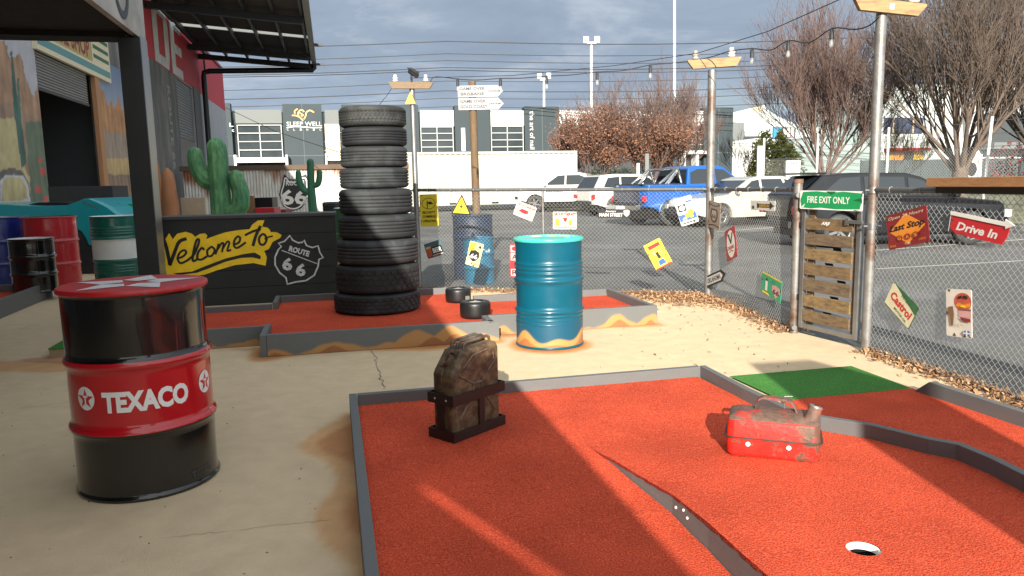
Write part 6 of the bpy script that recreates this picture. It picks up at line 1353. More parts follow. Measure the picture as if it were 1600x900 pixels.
mb = MB(); mb.tube([at(612, 138, 9.6), at(604, 150, 9.2), at(593, 163, 8.4)], .004, 6); w2 = thing('hanging_wire', 'loose wire sagging from the crossarm down to the top tyre', 'wire', at(604, 150, 9.2)); mb.build('wire', m_plastic, w2, world=True)

# ================================================================== dry leaves
def leaves(name, n, fn, mats, kind_label):
    out = []
    for mi, mt in enumerate(mats):
        V = np.zeros((n, 6, 3)); 
        for i in range(n):
            x, y, z, s = fn(); a = random.uniform(0, 2*PI); tl = random.gauss(0, .55); c, q = math.cos(a), math.sin(a)
            cu = random.uniform(-.5, .8)
            P = [(-1, 0, 0), (-.2, -.55, cu*.5), (.9, -.1, cu*.2), (1.1, .1, 0), (.1, .55, cu*.5), (-.6, .3, .1)]
            for j, (px, py, pz) in enumerate(P):
                px *= s; py *= s; pz = pz*s; pz2 = pz+px*math.sin(tl); px2 = px*math.cos(tl); V[i, j] = (x+px2*c-py*q, y+px2*q+py*c, max(z+pz2+s*.35, -.045))
        me = bpy.data.meshes.new(name); me.from_pydata(V.reshape(-1, 3).tolist(), [], [[i*6+k for k in (0, 1, 2, 3)] if j == 0 else [i*6+k for k in (0, 3, 4, 5)] for i in range(n) for j in (0, 1)]); me.materials.append(mt); o = bpy.data.objects.new(name, me); COL.objects.link(o); o['kind'] = 'stuff'; out.append(o)
    return out
leafm = [M('dry_leaf_%d' % i, c, .8, var=.35, vs=30) for i, c in enumerate(((.30, .16, .075), (.17, .085, .045), (.42, .26, .14)))]
def alongf():
    r = random.random()
    if r < .24: p, q = V3(FA), V3(FB); t = random.random(); w = .16
    elif r < .50: p, q = V3(FA).lerp(V3(FB), .72), V3(FB); t = random.random()**.7; w = .26
    elif r < .68: p, q = V3(FB), V3(FC); t = random.random(); w = .15
    else: p, q = V3(FD), V3(FE); t = random.random(); w = .13
    c = p.lerp(q, t); off = random.gauss(.0, w*.55); n = Vector((-(q-p).y, (q-p).x, 0)).normalized(); n = n if n.dot(CAMP-p) > 0 else -n
    d = abs(off)/w; out_ = c+n*off; outside = off < 0; z = (-.045 if outside and False else 0)+max(0, .035-.05*d)*random.random()
    return out_.x, out_.y, z, random.uniform(.012, .026)
leaves('leaf_litter', 2600, alongf, leafm, '')
def cornerf():
    a = random.gauss(0, .38); b = abs(random.gauss(0, .34)); c = V3(FB)+Vector((-.15+a*.9, -b-.0, 0)); c.x = min(c.x, fenceX(c.y)-.03); return c.x, c.y, max(0, .025*random.random()*(1-b)), random.uniform(.012, .024)
leaves('leaf_litter', 600, cornerf, leafm, '')
def scat():
    Y = random.uniform(4.9, 8.3); X = random.uniform(.9, 2.3); X = min(X, fenceX(Y)-.1); return X, Y, 0.0, random.uniform(.008, .02)
leaves('leaf_litter', 26, scat, leafm, '')

def grit():
    X = random.uniform(-3.5, 2.2); Y = random.uniform(2.2, 7.6); a, b = g12((X, Y, 0))
    if (a > 0 and b < 4.5) or (a > -.65 and b > 6.1): return 0, -3, 0, .003
    return X, Y, 0.0, random.uniform(.0025, .007)
o = leaves('grit', 260, grit, [M('dark_grit', (.07, .055, .04), .9)], '')
# ================================================================== drums outside the fence
A = at(738, 335, 11.2); nd = drum('oil_drum', 'dark navy drum outside the fence behind the lightning triangle', 'oil drum', (A.x, 11.2, -.05), .30, A.z+.05, [M('navy_enamel', (.006, .018, .045), .5, var=.15)], lambda z: 0, lidm=m_darkmetal)
A = at(748, 370, 10.7); bd = drum('oil_drum', 'light blue plastic drum outside the fence in front of the navy drum', 'oil drum', (A.x, 10.62, -.05), .215, A.z+.05, [M('sky_blue_plastic', (.008, .10, .18), .4, var=.1)], lambda z: 0)
mb = MB(); cyl_text(mb, 'Call', .215, -PI/2+.5, .46, h=.07); mb.build('lettering', m_whiteprint, bd)
# unseen slab added behind the camera, shaped to cast the shadow on the right lane
sp_ = thing('shadow_panel', 'unseen dark panel with one cut corner behind the viewer, shaped to cast a shadow', 'panel', (1.7, -1.5, 0))
hh = lambda Y: (Y+1.5)*math.tan(EL)/math.cos(0)
mb = MB(); xs = lambda X, Y: X-(Y+1.5)*math.tan(AZ)
pp = [(xs(1.78, 2.3), 0), (xs(2.42, 2.3), 0), (xs(2.55, 4.6), hh(4.66)), (xs(2.21, 5.4), hh(5.43)), (xs(1.73, 5.3), hh(5.36))]
mb.prism(pp, (0, -1.5, 0), (1, 0, 0), (0, 0, 1), (0, .03, 0)); mb.build('panel', m_blackmat, sp_, world=True)

# ================================================================== vehicles
def vehicle(label, loc, yaw, L, Wd, paint, low, roof, sill, xw, rw, side_glass, front_glass=True, rear_glass=True, wr=.62, wbf=.94, face_w=1.0, bed=None, name='parked_car', cat='car', extra=None):
    """local x = forward (0 = middle), low = top line of the lower body front->rear, roof = cabin outline front->rear"""
    t = thing(name, label, cat, (loc[0], loc[1], -.05), yaw, 'vehicles parked beyond the fence'); hw = Wd/2
    out_ = [(x, z) for x, z in low]; xr_, xf_ = low[-1][0], low[0][0]
    bot = [(xr_+.02, sill+.12)]
    for xc in (xw[1], xw[0]):
        ra = rw+.055; bot += [(xc-ra, sill)] + [(xc+ra*math.cos(a), rw+ra*math.sin(a)) for a in np.linspace(PI, 0, 11) if rw+ra*math.sin(a) > sill] + [(xc+ra, sill)]
    bot += [(xf_-.03, sill+.10)]; poly = out_+bot
    cx = sum(p[0] for p in poly)/len(poly); czz = .7; n = len(poly); lay = [(-hw+.0, .972, .93), (-hw+.03, .985, .975), (-hw+.09, .995, .995), (-hw*.6, 1, 1.012), (hw*.6, 1, 1.012), (hw-.09, .995, .995), (hw-.03, .985, .975), (hw, .972, .93)]
    mb = MB(); V = []
    for y, sx, sz in lay:
        nose = 1
        V += [(cx+(x-cx)*sx, y, czz+(z-czz)*(sz if z > czz else 1)) for x, z in poly]
    # taper nose and tail in plan
    V2 = []
    for x, y, z in V:
        e = max(0, (abs(x)-(L/2-.45))/.45); V2.append((x-(math.copysign(1, x)*.16*(abs(y)/hw)**3 if e > 0 else 0)*e, y*(1-.05*e*e), z))
    mb.add(V2, [(i*n+k, i*n+(k+1) % n, (i+1)*n+(k+1) % n, (i+1)*n+k) for i in range(len(lay)-1) for k in range(n)]+[tuple(range(n)), tuple(range((len(lay)-1)*n, len(lay)*n))[::-1]])
    mb.build('body', paint, t, bevel=.015)
    mb = MB(); mb.box(xr_+.3, xf_-.3, -hw+.16, hw-.16, .22, czz); mb.build('underbody', m_black, t)
    zb = min(z for x, z in roof); zt = max(z for x, z in roof); yb = hw*wbf; yt = hw*(wr+.14)
    def hy(z): return yb-(z-zb)/(zt-zb)*(yb-yt)
    m = len(roof); mb = MB(); V = [(x, hy(z), z) for x, z in roof]+[(x, -hy(z), z) for x, z in roof]
    mb.add(V, [tuple(range(m)), tuple(range(m, 2*m))[::-1]]+[(k, (k+1) % m, m+(k+1) % m, m+k) for k in range(m)]); mb.build('cabin', paint, t, bevel=.03)
    for sgn in (1, -1):
        for g in side_glass:
            mb = MB(); P = [(x, sgn*(hy(z)+.008), z) for x, z in g]; mb.add(P, [tuple(range(len(P)))]); mb.build('side_window', m_glass, t)
    def endglass(i, nm, ins=.1):
        (x0, z0), (x1, z1) = roof[i], roof[i+1]; 
        if z1 < z0: x0, z0, x1, z1 = x1, z1, x0, z0
        d = Vector((x1-x0, 0, z1-z0)); nrm = Vector((d.z, 0, -d.x)).normalized(); nrm = nrm if (nrm.x > 0) == (i < m/2) else -nrm
        A = Vector((x0, 0, z0))+d*.08+nrm*.012; B = Vector((x0, 0, z0))+d*.90+nrm*.012; ya, yb_ = hy(A.z)-.07, hy(B.z)-.07
        mb = MB(); mb.add([(A.x, ya, A.z), (A.x, -ya, A.z), (B.x, -yb_, B.z), (B.x, yb_, B.z)], [(0, 1, 2, 3)]); mb.build(nm, m_glass, t)
    if front_glass: endglass(0, 'windscreen')
    if rear_glass: endglass(m-2 if roof[-1][1] < roof[-2][1] else m-2, 'rear_window')
    for xc in xw:
        for sgn in (1, -1):
            mb = MB(); mb.lathe([(rw*.66, -.09), (rw*.9, -.10), (rw*.985, -.07), (rw, 0), (rw*.985, .07), (rw*.9, .10), (rw*.66, .09)], 32); mb.v = [(v[0]+xc, v[2]+sgn*(hw-.115), v[1]+rw) for v in mb.v]; w = mb.build('wheel', m_rubber, t)
            mb = MB(); y = sgn*(hw-.05); mb.lathe([(rw*.70, .0), (rw*.64, .0), (rw*.62, -.03)], 24); mb.v = [(v[0]+xc, v[2]*sgn+y, v[1]+rw) for v in mb.v]
            for k in range(6):
                a = k*PI/3+.3; d = Vector((math.cos(a), 0, math.sin(a))); e = Vector((-math.sin(a), 0, math.cos(a))); mb.obox(Vector((xc, y-sgn*.008, rw))+d*rw*.36, d*rw*.30, e*rw*.075, (0, .008, 0))
            mb.tube([(xc, y-.02, rw), (xc, y+.004*sgn, rw)], rw*.13, 12); mb.build('rim', m_alloy, w)
            mb = MB(); mb.tube([(xc, y-sgn*.035, rw), (xc, y-sgn*.028, rw)], rw*.63, 20); mb.build('brake_shadow', m_black, w)
    def light(nm, mt, x, y0, y1, z0, z1, dx=.02):
        for sgn in (1, -1):
            mb = MB(); mb.box(x-dx, x+dx, min(sgn*y0, sgn*y1), max(sgn*y0, sgn*y1), z0, z1); mb.build(nm, mt, t, bevel=.01)
    zf = low[0][1]; zr_ = low[-1][1]
    light('headlight', m_headlens, xf_-.12, hw*.62, hw*.93, zf-.10, zf+.05, .10); light('tail_light', m_redlens, xr_+.08, hw*.84, hw*.955, zr_+.05, zr_+.22, .06)
    mb = MB(); mb.box(xf_-.02, xf_+.012, -hw*.5, hw*.5, zf-.22, zf-.02); mb.build('grille', m_plastic, t); mb = MB(); mb.box(xf_-.05, xf_+.02, -hw*.8, hw*.8, sill+.12, sill+.26); mb.build('bumper', m_plastic, t, bevel=.01)
    mb = MB(); mb.box(xr_-.02, xr_+.05, -hw*.8, hw*.8, sill+.12, sill+.26); mb.build('bumper', m_plastic, t, bevel=.01)
    for sgn in (1, -1):
        xm = roof[0][0]-.25; mb = MB(); mb.box(xm-.05, xm+.06, sgn*hw-(.0 if sgn > 0 else .18), sgn*hw+(.18 if sgn > 0 else 0), zb+.02, zb+.19); mb.build('mirror', paint, t, bevel=.03)
    for x in [g[0][0]*.2+g[-1][0]*.8 for g in side_glass[:2]]:
        for sgn in (1, -1):
            mb = MB(); mb.box(x-.09, x+.09, sgn*(hw-.006)-.012, sgn*(hw-.006)+.012, zb-.13, zb-.095); mb.build('door_handle', paint, t)
    for sgn in (1, -1):
        for x in [g[0][0]+.03 for g in side_glass[:2]]+[side_glass[min(1, len(side_glass)-1)][-1][0]-.03]:
            mb = MB(); mb.box(x-.004, x+.004, sgn*(hw-.0145)-.014, sgn*(hw-.0145)+.0145, sill+.12, zb-.02); mb.build('door_gap', m_black, t)
    return t, hw, hy
# body outlines
UTE = dict(L=5.3, Wd=1.9, low=[(2.62, .84), (2.60, 1.02), (2.45, 1.10), (1.25, 1.22), (1.15, 1.23), (-.95, 1.26), (-1.0, 1.26), (-2.6, 1.27), (-2.64, .7)], roof=[(1.30, 1.20), (.55, 1.76), (.30, 1.83), (-.55, 1.83), (-.85, 1.76), (-1.0, 1.20)], sill=.48, xw=(1.62, -1.60), rw=.40,
    side_glass=[[(.98, 1.27), (.98, 1.36), (.50, 1.70), (.16, 1.72), (.16, 1.27)], [(.08, 1.27), (.08, 1.72), (-.52, 1.72), (-.80, 1.62), (-.86, 1.27)]])
SUV = dict(L=4.65, Wd=1.85, low=[(2.30, .74), (2.28, .92), (2.1, 1.0), (1.1, 1.09), (-2.0, 1.14), (-2.28, 1.10), (-2.32, .66)], roof=[(1.15, 1.06), (.35, 1.58), (.05, 1.66), (-1.3, 1.68), (-1.85, 1.63), (-2.22, 1.08)], sill=.36, xw=(1.40, -1.35), rw=.36,
    side_glass=[[(.80, 1.13), (.34, 1.50), (.05, 1.55), (.05, 1.13)], [(-.03, 1.13), (-.03, 1.56), (-.95, 1.57), (-.98, 1.13)], [(-1.06, 1.13), (-1.03, 1.57), (-1.55, 1.53), (-1.78, 1.16)]])
SEDAN = dict(L=4.75, Wd=1.83, low=[(2.35, .62), (2.30, .78), (2.1, .86), (1.0, .96), (-1.5, 1.0), (-2.2, 1.02), (-2.33, .95), (-2.36, .6)], roof=[(1.15, .93), (.35, 1.38), (.05, 1.45), (-.75, 1.45), (-1.1, 1.40), (-1.95, 1.0)], sill=.28, xw=(1.42, -1.38), rw=.33,
    side_glass=[[(.72, 1.01), (.30, 1.32), (.05, 1.36), (.05, 1.01)], [(-.03, 1.01), (-.03, 1.37), (-.72, 1.37), (-.88, 1.02)], [(-.95, 1.02), (-.82, 1.36), (-1.05, 1.32), (-1.4, 1.04)]])
HATCH = dict(L=4.5, Wd=1.8, low=[(2.24, .64), (2.18, .80), (2.0, .87), (1.0, .97), (-1.9, 1.03), (-2.2, 1.02), (-2.26, .62)], roof=[(1.18, .94), (.40, 1.36), (.08, 1.45), (-1.0, 1.47), (-1.6, 1.43), (-2.12, 1.02)], sill=.28, xw=(1.38, -1.30), rw=.335,
    side_glass=[[(.80, 1.02), (.38, 1.30), (.10, 1.36), (.10, 1.02)], [(.03, 1.02), (.03, 1.37), (-.78, 1.39), (-.80, 1.04)], [(-.88, 1.05), (-.86, 1.39), (-1.25, 1.37), (-1.6, 1.12)]])
def vplace(x, y, Y): p = at(x, y, Y); return (p.x, p.y)
p = vplace(893, 300, 36.5); t, hw, hy = vehicle('white dual cab utility parked in front of the white container', p, PI-.28, paint=m_carwhite, cat='ute', name='parked_ute', rear_glass=False, **UTE)
for x in (.0, ): mb = MB(); mb.tube([(-1.1, -.7, 1.27), (-1.15, -.68, 1.62), (-1.15, .68, 1.62), (-1.1, .7, 1.27)], .035, 8); mb.build('sports_bar', m_chrome, t)
mb = MB(); put_text(mb, 'RANGER', (.62, hw+.002, .98), (-1, 0, 0), (0, 0, 1), .09, .8, .03); mb.build('lettering', m_plastic, t)
p = vplace(988, 300, 31.5); vehicle('white family wagon with rear spoiler between the white and the blue utility', p, .36, paint=m_carwhite, **SUV)
p = vplace(1086, 300, 24.6); UT2 = dict(UTE); UT2['low'] = [(2.62, .84), (2.60, 1.02), (2.45, 1.10), (1.25, 1.22), (1.15, 1.23), (-.98, 1.26), (-1.0, 1.26), (-2.6, 1.27), (-2.64, .7)]
t, hw, hy = vehicle('bright blue dual cab utility with chrome sports bar', p, .42, paint=m_carblue, cat='ute', name='parked_ute', **UT2)
for dx in (0, .32):
    mb = MB(); mb.tube([(-1.95+dx, -.76, 1.27), (-1.30+dx*.3, -.74, 1.72), (-1.30+dx*.3, .74, 1.72), (-1.95+dx, .76, 1.27)], .045, 10); mb.build('sports_bar', m_chrome, t)
for sgn in (1, -1): mb = MB(); mb.tube([(-1.25, .74*sgn, 1.72), (-1.08, .72*sgn, 1.27)], .045, 10); mb.tube([(-1.7, .74*sgn, 1.27), (-1.28, .74*sgn, 1.71)], .035, 8); mb.build('sports_bar', m_chrome, t)
mb = MB(); mb.box(-2.58, -1.03, -.78, .78, 1.262, 1.288); mb.build('tonneau_cover', m_plastic, t)
mb = MB(); mb.box(-2.66, -2.63, -.72, .72, .80, 1.2); mb.build('tailgate', M('shaded_tailgate_blue', (.02, .03, .06), .3, coat=.5), t)  # tailgate colour darkened from the body blue for the shade it lies in
mb = MB(); mb.box(-2.86, -2.68, -.85, .85, .50, .66); mb.build('bumper', m_chrome, t, bevel=.02)
mb = MB(); mb.box(-2.895, -2.87, -.19, .19, .52, .63); mb.build('number_plate', m_whiteprint, t)
for sgn in (1, -1): mb = MB(); mb.tube([(-1.6+.47*math.cos(a), sgn*(hw+.01), .40+.47*math.sin(a)) for a in np.linspace(.1, PI-.1, 11)], .045, 8); mb.build('arch_flare', m_carblue, t)
p = vplace(1164, 305, 23.0); t, hw, hy = vehicle('cream white sedan facing left behind the corner pole', p, PI+.30, paint=m_carpearl, **SEDAN)
p = vplace(1376, 330, 15.6); t, hw, hy = vehicle('dark blue black hatchback behind the timber slat gate', p, .06, paint=m_cardark, **HATCH)
mb = MB(); mb.obox((-1.72, 0, 1.47), (.24, 0, .0), (0, .60, 0), (0, 0, .018)); mb.build('spoiler', m_cardark, t, bevel=.01)

# ================================================================== shipping container
cc = at(650, 320, 38.2); c_a, c_b = g12(cc); c1 = g12(at(911, 320, 39.4))[0]; cbb = 38.4
ctn = thing('shipping_container', 'long cream white shipping container with ribbed side across the car park', 'container', W(c1-6, cbb, -.05))
m_ctn = M('cream_container_paint', (.41, .41, .35), .5, var=.05, vs=1.5)
zt = at(780, 236.5, 39.2).z; zb_ = at(780, 319, 39.2).z; c0_ = c1-12.2
mb = MB(); k = c0_+.16; V = []
prof = []
while k < c1-.18: prof += [(k, 0), (k+.07, 0), (k+.10, .06), (k+.245, .06)]; k += .275
V = [W(a, cbb+d, z) for z in (zb_+.15, zt-.10) for a, d in prof]; n = len(prof); mb.add(V, [(i, i+1, n+i+1, n+i) for i in range(n-1)]); mb.build('side_panel', m_ctn, ctn, world=True)
for (a0, a1, z0, z1, d0, d1) in ((c0_, c1, zb_, zb_+.16, -.03, .1), (c0_, c1, zt-.11, zt, -.03, .1), (c0_, c0_+.16, zb_+.161, zt-.111, -.03, .1), (c1-.16, c1, zb_+.161, zt-.111, -.03, .1)):
    gbox(MB(), a0, a1, cbb+d0, cbb+d1, z0, z1).build('frame_rail', m_ctn, ctn, world=True)
gbox(MB(), c0_, c1, cbb+.11, cbb+2.43, zb_+.05, zt-.02).build('container_box', m_ctn, ctn, world=True)
for x in (737, 770): a_c = g12(at(x-36 if x < 760 else x, 321, 39))[0]; gbox(MB(), a_c, a_c+.36, cbb-.034, cbb-.031, zb_+.03, zb_+.13).build('forklift_pocket', m_black, ctn, world=True)

# ================================================================== clinic and workshop row behind
FB_ = 64.0; plB = Plane(W(0, FB_, 0), E1, -E2); Bp = plB.px
m_pil = M('blue_grey_cladding', (.026, .040, .047), .7, var=.04, vs=.4); m_par = M('light_grey_parapet', (.14, .15, .15), .7, var=.04, vs=.4); m_wpar = M('white_parapet', (.62, .63, .62), .6, var=.03, vs=.5); m_crm = M('cream_cladding', (.50, .46, .33), .6, var=.04, vs=.5); m_frame = M('white_window_frame', (.42, .43, .43), .5, var=.02)
row = thing('office_building', 'long blue grey and white office row across the road with SLEEP WELL CLINIC panel', 'building', W(2, FB_, -.05))
def R2(x0, y0, x1, y1): a0, z1 = Bp(x0, y0); a1, z0 = Bp(x1, y1); return a0, a1, z0, z1
def fbox(nm, x0, y0, x1, y1, d0, d1, mt, zlow=None, par=None):
    a0, a1, z0, z1 = R2(x0, y0, x1, y1); z0 = zlow if zlow is not None else z0; return gbox(MB(), a0, a1, FB_-d1, FB_-d0, z0, z1).build(nm, mt, par or row, world=True)
aL = Bp(300, 165)[0]; aR = Bp(1141, 168)[0]
gbox(MB(), aL, aR-.1, FB_+.5, FB_+14, -.05, Bp(700, 174)[1]).build('wall', m_par, row, world=True)
gbox(MB(), aL, aR-.1, FB_+.2, FB_+.49, -.05, Bp(700, 176)[1]).build('recess_wall', m_winglass, row, world=True)
for (x0, y0, x1) in ((300, 161.5, 367), (441, 163, 507), (533, 164, 656), (709, 165.5, 766), (818, 167, 873), (1098, 168.5, 1141)): 
    a0, a1, z0, z1 = R2(x0, y0, x1, 262); gbox(MB(), a0, a1, FB_-.35, FB_+.6, -.05, z1).build('pillar_panel', m_pil, row, world=True)
    gbox(MB(), (a0+a1)/2-.02, (a0+a1)/2+.02, FB_-.356, FB_-.351, -.05, z1-.02).build('panel_joint', M('joint_grey', (.10, .12, .125), .8), row, world=True)
    gbox(MB(), a0, a1, FB_-.358, FB_-.353, z1-4.1, z1-4.05).build('panel_joint', M('joint_grey', (.10, .12, .125), .8), row, world=True)
for (x0, y0, x1, y1, mt) in ((367, 171.5, 441, 193, m_par), (507, 172, 533, 193, m_par), (656, 172.5, 709, 197.5, m_wpar), (766, 172.5, 818, 196.5, m_wpar), (873, 173, 1098, 196, m_wpar)): fbox('parapet_panel', x0, y0, x1, y1, -.2, .15, mt)
fbox('wall', 507, 193.5, 533, 252, -.1, .1, m_crm, -.05)
for y in (207, 221, 235): fbox('panel_joint', 507, y, 533, y+.6, .101, .105, m_tan)
def windowg(x0, y0, x1, y1, nx, ny):
    a0, a1, z0, z1 = R2(x0, y0, x1, y1); fr = MB(); w = .065
    def bar(A0, A1, Z0, Z1): gbox(fr, A0, A1, FB_-.12, FB_+.0, Z0, Z1)
    bar(a0, a1, z1-w, z1); bar(a0, a1, z0, z0+w); bar(a0, a0+w, z0+w, z1-w); bar(a1-w, a1, z0+w, z1-w)
    for i in range(1, nx): c = a0+(a1-a0)*i/nx; bar(c-w/2, c+w/2, z0+w, z1-w)
    for j in range(1, ny):
        c = z0+(z1-z0)*j/ny
        for i in range(nx): A = a0+(a1-a0)*i/nx+w/2+.01; B = a0+(a1-a0)*(i+1)/nx-w/2-.01; gbox(fr, A, B, FB_-.118, FB_+.0, c-w/2, c+w/2)
    f = fr.build('window', m_frame, row, world=True)
    for i in range(nx):
        for j in range(ny):
            A = a0+(a1-a0)*i/nx+w/2; B = a0+(a1-a0)*(i+1)/nx-w/2; C = z0+(z1-z0)*j/ny+w/2; D = z0+(z1-z0)*(j+1)/ny-w/2
            gbox(MB(), A, B, FB_+.01, FB_+.03, C, D).build('pane', m_winglass, f, world=True)
windowg(370, 195, 443, 247, 2, 4); windowg(656.5, 198, 709, 240, 2, 4); windowg(766.5, 197, 818, 240, 2, 4); windowg(873, 197, 925, 240, 2, 4); windowg(1040, 196, 1098, 236, 2, 4)
fbox('balcony_beam', 372, 247.5, 450, 254, -.2, 1.2, m_white); fbox('balcony_post', 368, 243, 373, 266, .0, 1.21, m_white, -.05); fbox('balcony_post', 447, 243, 452, 266, .0, 1.21, m_white, -.05)
fbox('garage_opening', 374, 254.5, 446, 270, -.1, .1, m_darkmetal, -.05)
fbox('balcony_post', 508, 241, 512, 266, .0, 1.21, m_white, -.05); fbox('balcony_beam', 512, 247, 560, 251, .0, 1.2, m_white)
fbox('balcony_beam', 1056, 237, 1106, 241, -.2, 1.2, m_white); fbox('balcony_post', 1080, 241.5, 1083, 262, .0, 1.1, m_white, -.05); fbox('balcony_post', 1060, 241.5, 1063, 262, .0, 1.1, m_white, -.05)
plB2 = Plane(W(0, FB_-.36, 0), E1, -E2); Bq = plB2.px
def btext(st, x, y, x0, x1, h, mt, rot=0, bold=.02, d=.01):
    c = Bq(x, y); w = abs(Bq(x1, y)[0]-Bq(x0, y)[0]); hh_ = abs(Bq(x, y)[1]-Bq(x, y+h)[1]); mb = MB(); text_on(mb, plB2, st, c[0], c[1], h=hh_, w=w, d=d, rot=rot, bold=bold); mb.build('lettering', mt, row, world=True)
btext('SLEEP WELL', 475.5, 193.5, 447.5, 503, 7.0, m_frame, bold=.012)
for i, ch in enumerate('CLINIC'): btext(ch, 449.5+i*10.2, 202.5, 448, 450.8, 3.4, m_frame)
mb = MB(); ribbon(mb, plB2, [Bq(x, y) for x, y in ((448, 199.5), (460, 197.8), (476, 198.5), (490, 199.5), (503, 199))], .07, .012); mb.build('underline', m_white, row, world=True)
g2_ = lambda x, y: Bq(350+x/8, 150+y/8)
m_gold = M('gold_logo', (.70, .42, .12), .5); mb = MB()
for P_ in (((885, 220), (885, 185), (920, 162)), ((850, 243), (900, 245), (950, 270), (990, 310)), ((935, 250), (925, 215), (950, 180), (985, 180), (1000, 200)), ((945, 210), (970, 225), (990, 240), (960, 250)), ((1000, 290), (1020, 250), (1030, 205), (1075, 180), (1125, 205))): ribbon(mb, plB2, [g2_(*q) for q in P_], .10, .012)
mb.build('swirl_logo', m_gold, row, world=True)
btext('the art of nail', 830, 204, 830-31, 830+31, 7.0, m_white, rot=-PI/2, bold=.03) if False else None
c = Bq(831.5, 203.5); mb = MB(); text_on(mb, plB2, 'the art of nail', c[0], c[1], h=Bq(831, 200)[1]-Bq(831, 208)[1], w=Bq(831, 174)[1]-Bq(831, 234)[1], d=.01, rot=-PI/2, bold=.015); mb.build('lettering', m_frame, row, world=True)
btext('L', 361.5, 195, 358.5, 364.5, 6, m_white); btext('C', 364, 204, 362.5, 366, 3.6, m_white)
plB = Plane(W(0, FB_-.16, 0), E1, -E2); Bz = plB.px
mb = MB(); m_gl = M('pale_grey_print', (.30, .30, .31), .6)
for P_ in (((676, 178), (688, 178)), ((679, 180), (679, 187), (674, 190)), ((682, 180), (682, 188)), ((685, 180), (685, 187), (691, 190)), ((668, 192.5), (696, 192.5))): ribbon(mb, plB, [Bz(*q) for q in P_], .07, .012, smooth=False)
mb.build('logo', m_gl, row, world=True)

# ---- white sheds to the right
def shed(label, b, polys, boxes, name='warehouse'):
    t = thing(name, label, 'building', W(20, b, -.05)); pl = Plane(W(0, b, 0), E1, -E2)
    for nm, pts, dep, mt in polys: mb = MB(); mb.prism([pl.px(*q) for q in pts], pl.w(0, 0, -dep), pl.u, pl.v, pl.n*dep); mb.build(nm, mt, t, world=True)
    for nm, (x0, y0, x1, y1), d, mt in boxes: a0, z1 = pl.px(x0, y0); a1, z0 = pl.px(x1, y1); mb = MB(); gbox(mb, a0, a1, b-d, b-.002, z0, z1); mb.build(nm, mt, t, world=True)
    return t
m_pw = M('pale_white_cladding', (.42, .46, .45), .6, var=.04, vs=.4); m_pg = M('pale_green_cladding', (.22, .28, .27), .7, var=.04, vs=.4)
shed('white gabled workshop with cream roof and teal door right of the office row', 78, [('wall', [(1141, 290), (1141, 192), (1158, 190), (1180, 178), (1195, 168), (1215, 182), (1250, 196), (1300, 200), (1300, 290)], 14, m_pw), ('roof', [(1141, 191), (1141, 177), (1194, 164), (1196, 168), (1180, 178), (1158, 190)], .4, m_crm)],
    [('annexe_wall', (1141, 192, 1158, 262), .5, m_par), ('window', (1160, 213, 1200, 217.5), .2, m_winglass), ('door', (1207, 198.5, 1219, 216), .3, M('teal_door', (.03, .18, .28), .6)), ('louvre', (1223, 200, 1226, 214), .3, m_white), ('louvre', (1229, 200, 1232, 214), .3, m_white), ('louvre', (1235, 200, 1238, 214), .3, m_white), ('louvre_recess', (1221, 199, 1242, 215), .1, m_darkmetal), ('balustrade', (1219.5, 216, 1262, 218), .5, m_white)])
shed('low white wall building with parapet steps in front of the gabled workshop', 66, [('wall', [(1124, 290), (1124, 228), (1128, 228), (1128, 220), (1134, 220), (1134, 223), (1200, 214), (1204, 216), (1204, 290)], 6, m_wpar)], [('wall', (1100, 246, 1124, 290), 0.6, m_white)], name='low_building')
shed('white modern building with dark strip window behind the big bare tree', 70, [('wall', [(1362, 290), (1362, 150), (1374, 136), (1420, 132), (1500, 131), (1510, 290)], 12, m_pw), ('wall', [(1240, 290), (1240, 222), (1300, 210), (1361, 216), (1361, 290)], 10, m_pg), ('wall', [(1510, 290), (1510, 160), (1570, 132), (1640, 110), (1800, 110), (1800, 290)], 10, M('grey_white_cladding', (.42, .44, .46), .6))],
    [('window', (1381, 184, 1440, 208), .2, M('blue_dark_glass', (.03, .04, .08), .1, spec=.8)), ('window_bar', (1393, 184.2, 1394.2, 207.8), .25, m_tan), ('window_bar', (1424, 184.2, 1425.2, 207.8), .25, m_tan), ('awning', (1381, 232, 1441, 236), 1.2, m_darkred), ('shopfront', (1384, 236.2, 1410, 252), .2, m_orange), ('shopfront', (1411, 236.2, 1425, 252), .2, m_darkmetal), ('shopfront', (1426, 236.2, 1440, 252), .2, m_yellow), ('dark_band', (1530, 178, 1700, 222), .3, M('charcoal_band', (.05, .055, .06), .6)), ('canopy', (1530, 224, 1700, 232), 2.0, m_par)], name='modern_building')

# ---- colorbond fence, verge, road furniture at the right
cfb = thing('steel_fence', 'long blue grey ribbed steel fence behind the bare trees at right', 'fence', W(20, 44, -.05)); plK = Plane(W(0, 44, 0), E1, -E2)
a = plK.px(1345, 270)[0]; aE = a+22; zK = plK.px(1400, 250)[1]; m_cb = M('blue_grey_steel_sheet', (.05, .066, .072), .55, var=.06, vs=.8)
while a < aE:
    mb = MB(); prof = []; k = a
    while k < a+2.3: prof += [(k, 0), (k+.07, 0), (k+.10, .03), (k+.17, .03)]; k += .2
    n = len(prof); mb.add([W(x, 44-d, z) for z in (-.05, zK) for x, d in prof], [(i, i+1, n+i+1, n+i) for i in range(n-1)]); mb.build('fence_panel', m_cb, cfb, world=True)
    gbox(MB(), a-.06, a-.01, 43.93, 44.02, -.05, zK+.03).build('post', m_cb, cfb, world=True); a += 2.38
verge = MB(); P_ = [g12(G(x, y)) for x, y in ((1130, 322), (1700, 352), (2300, 352))]
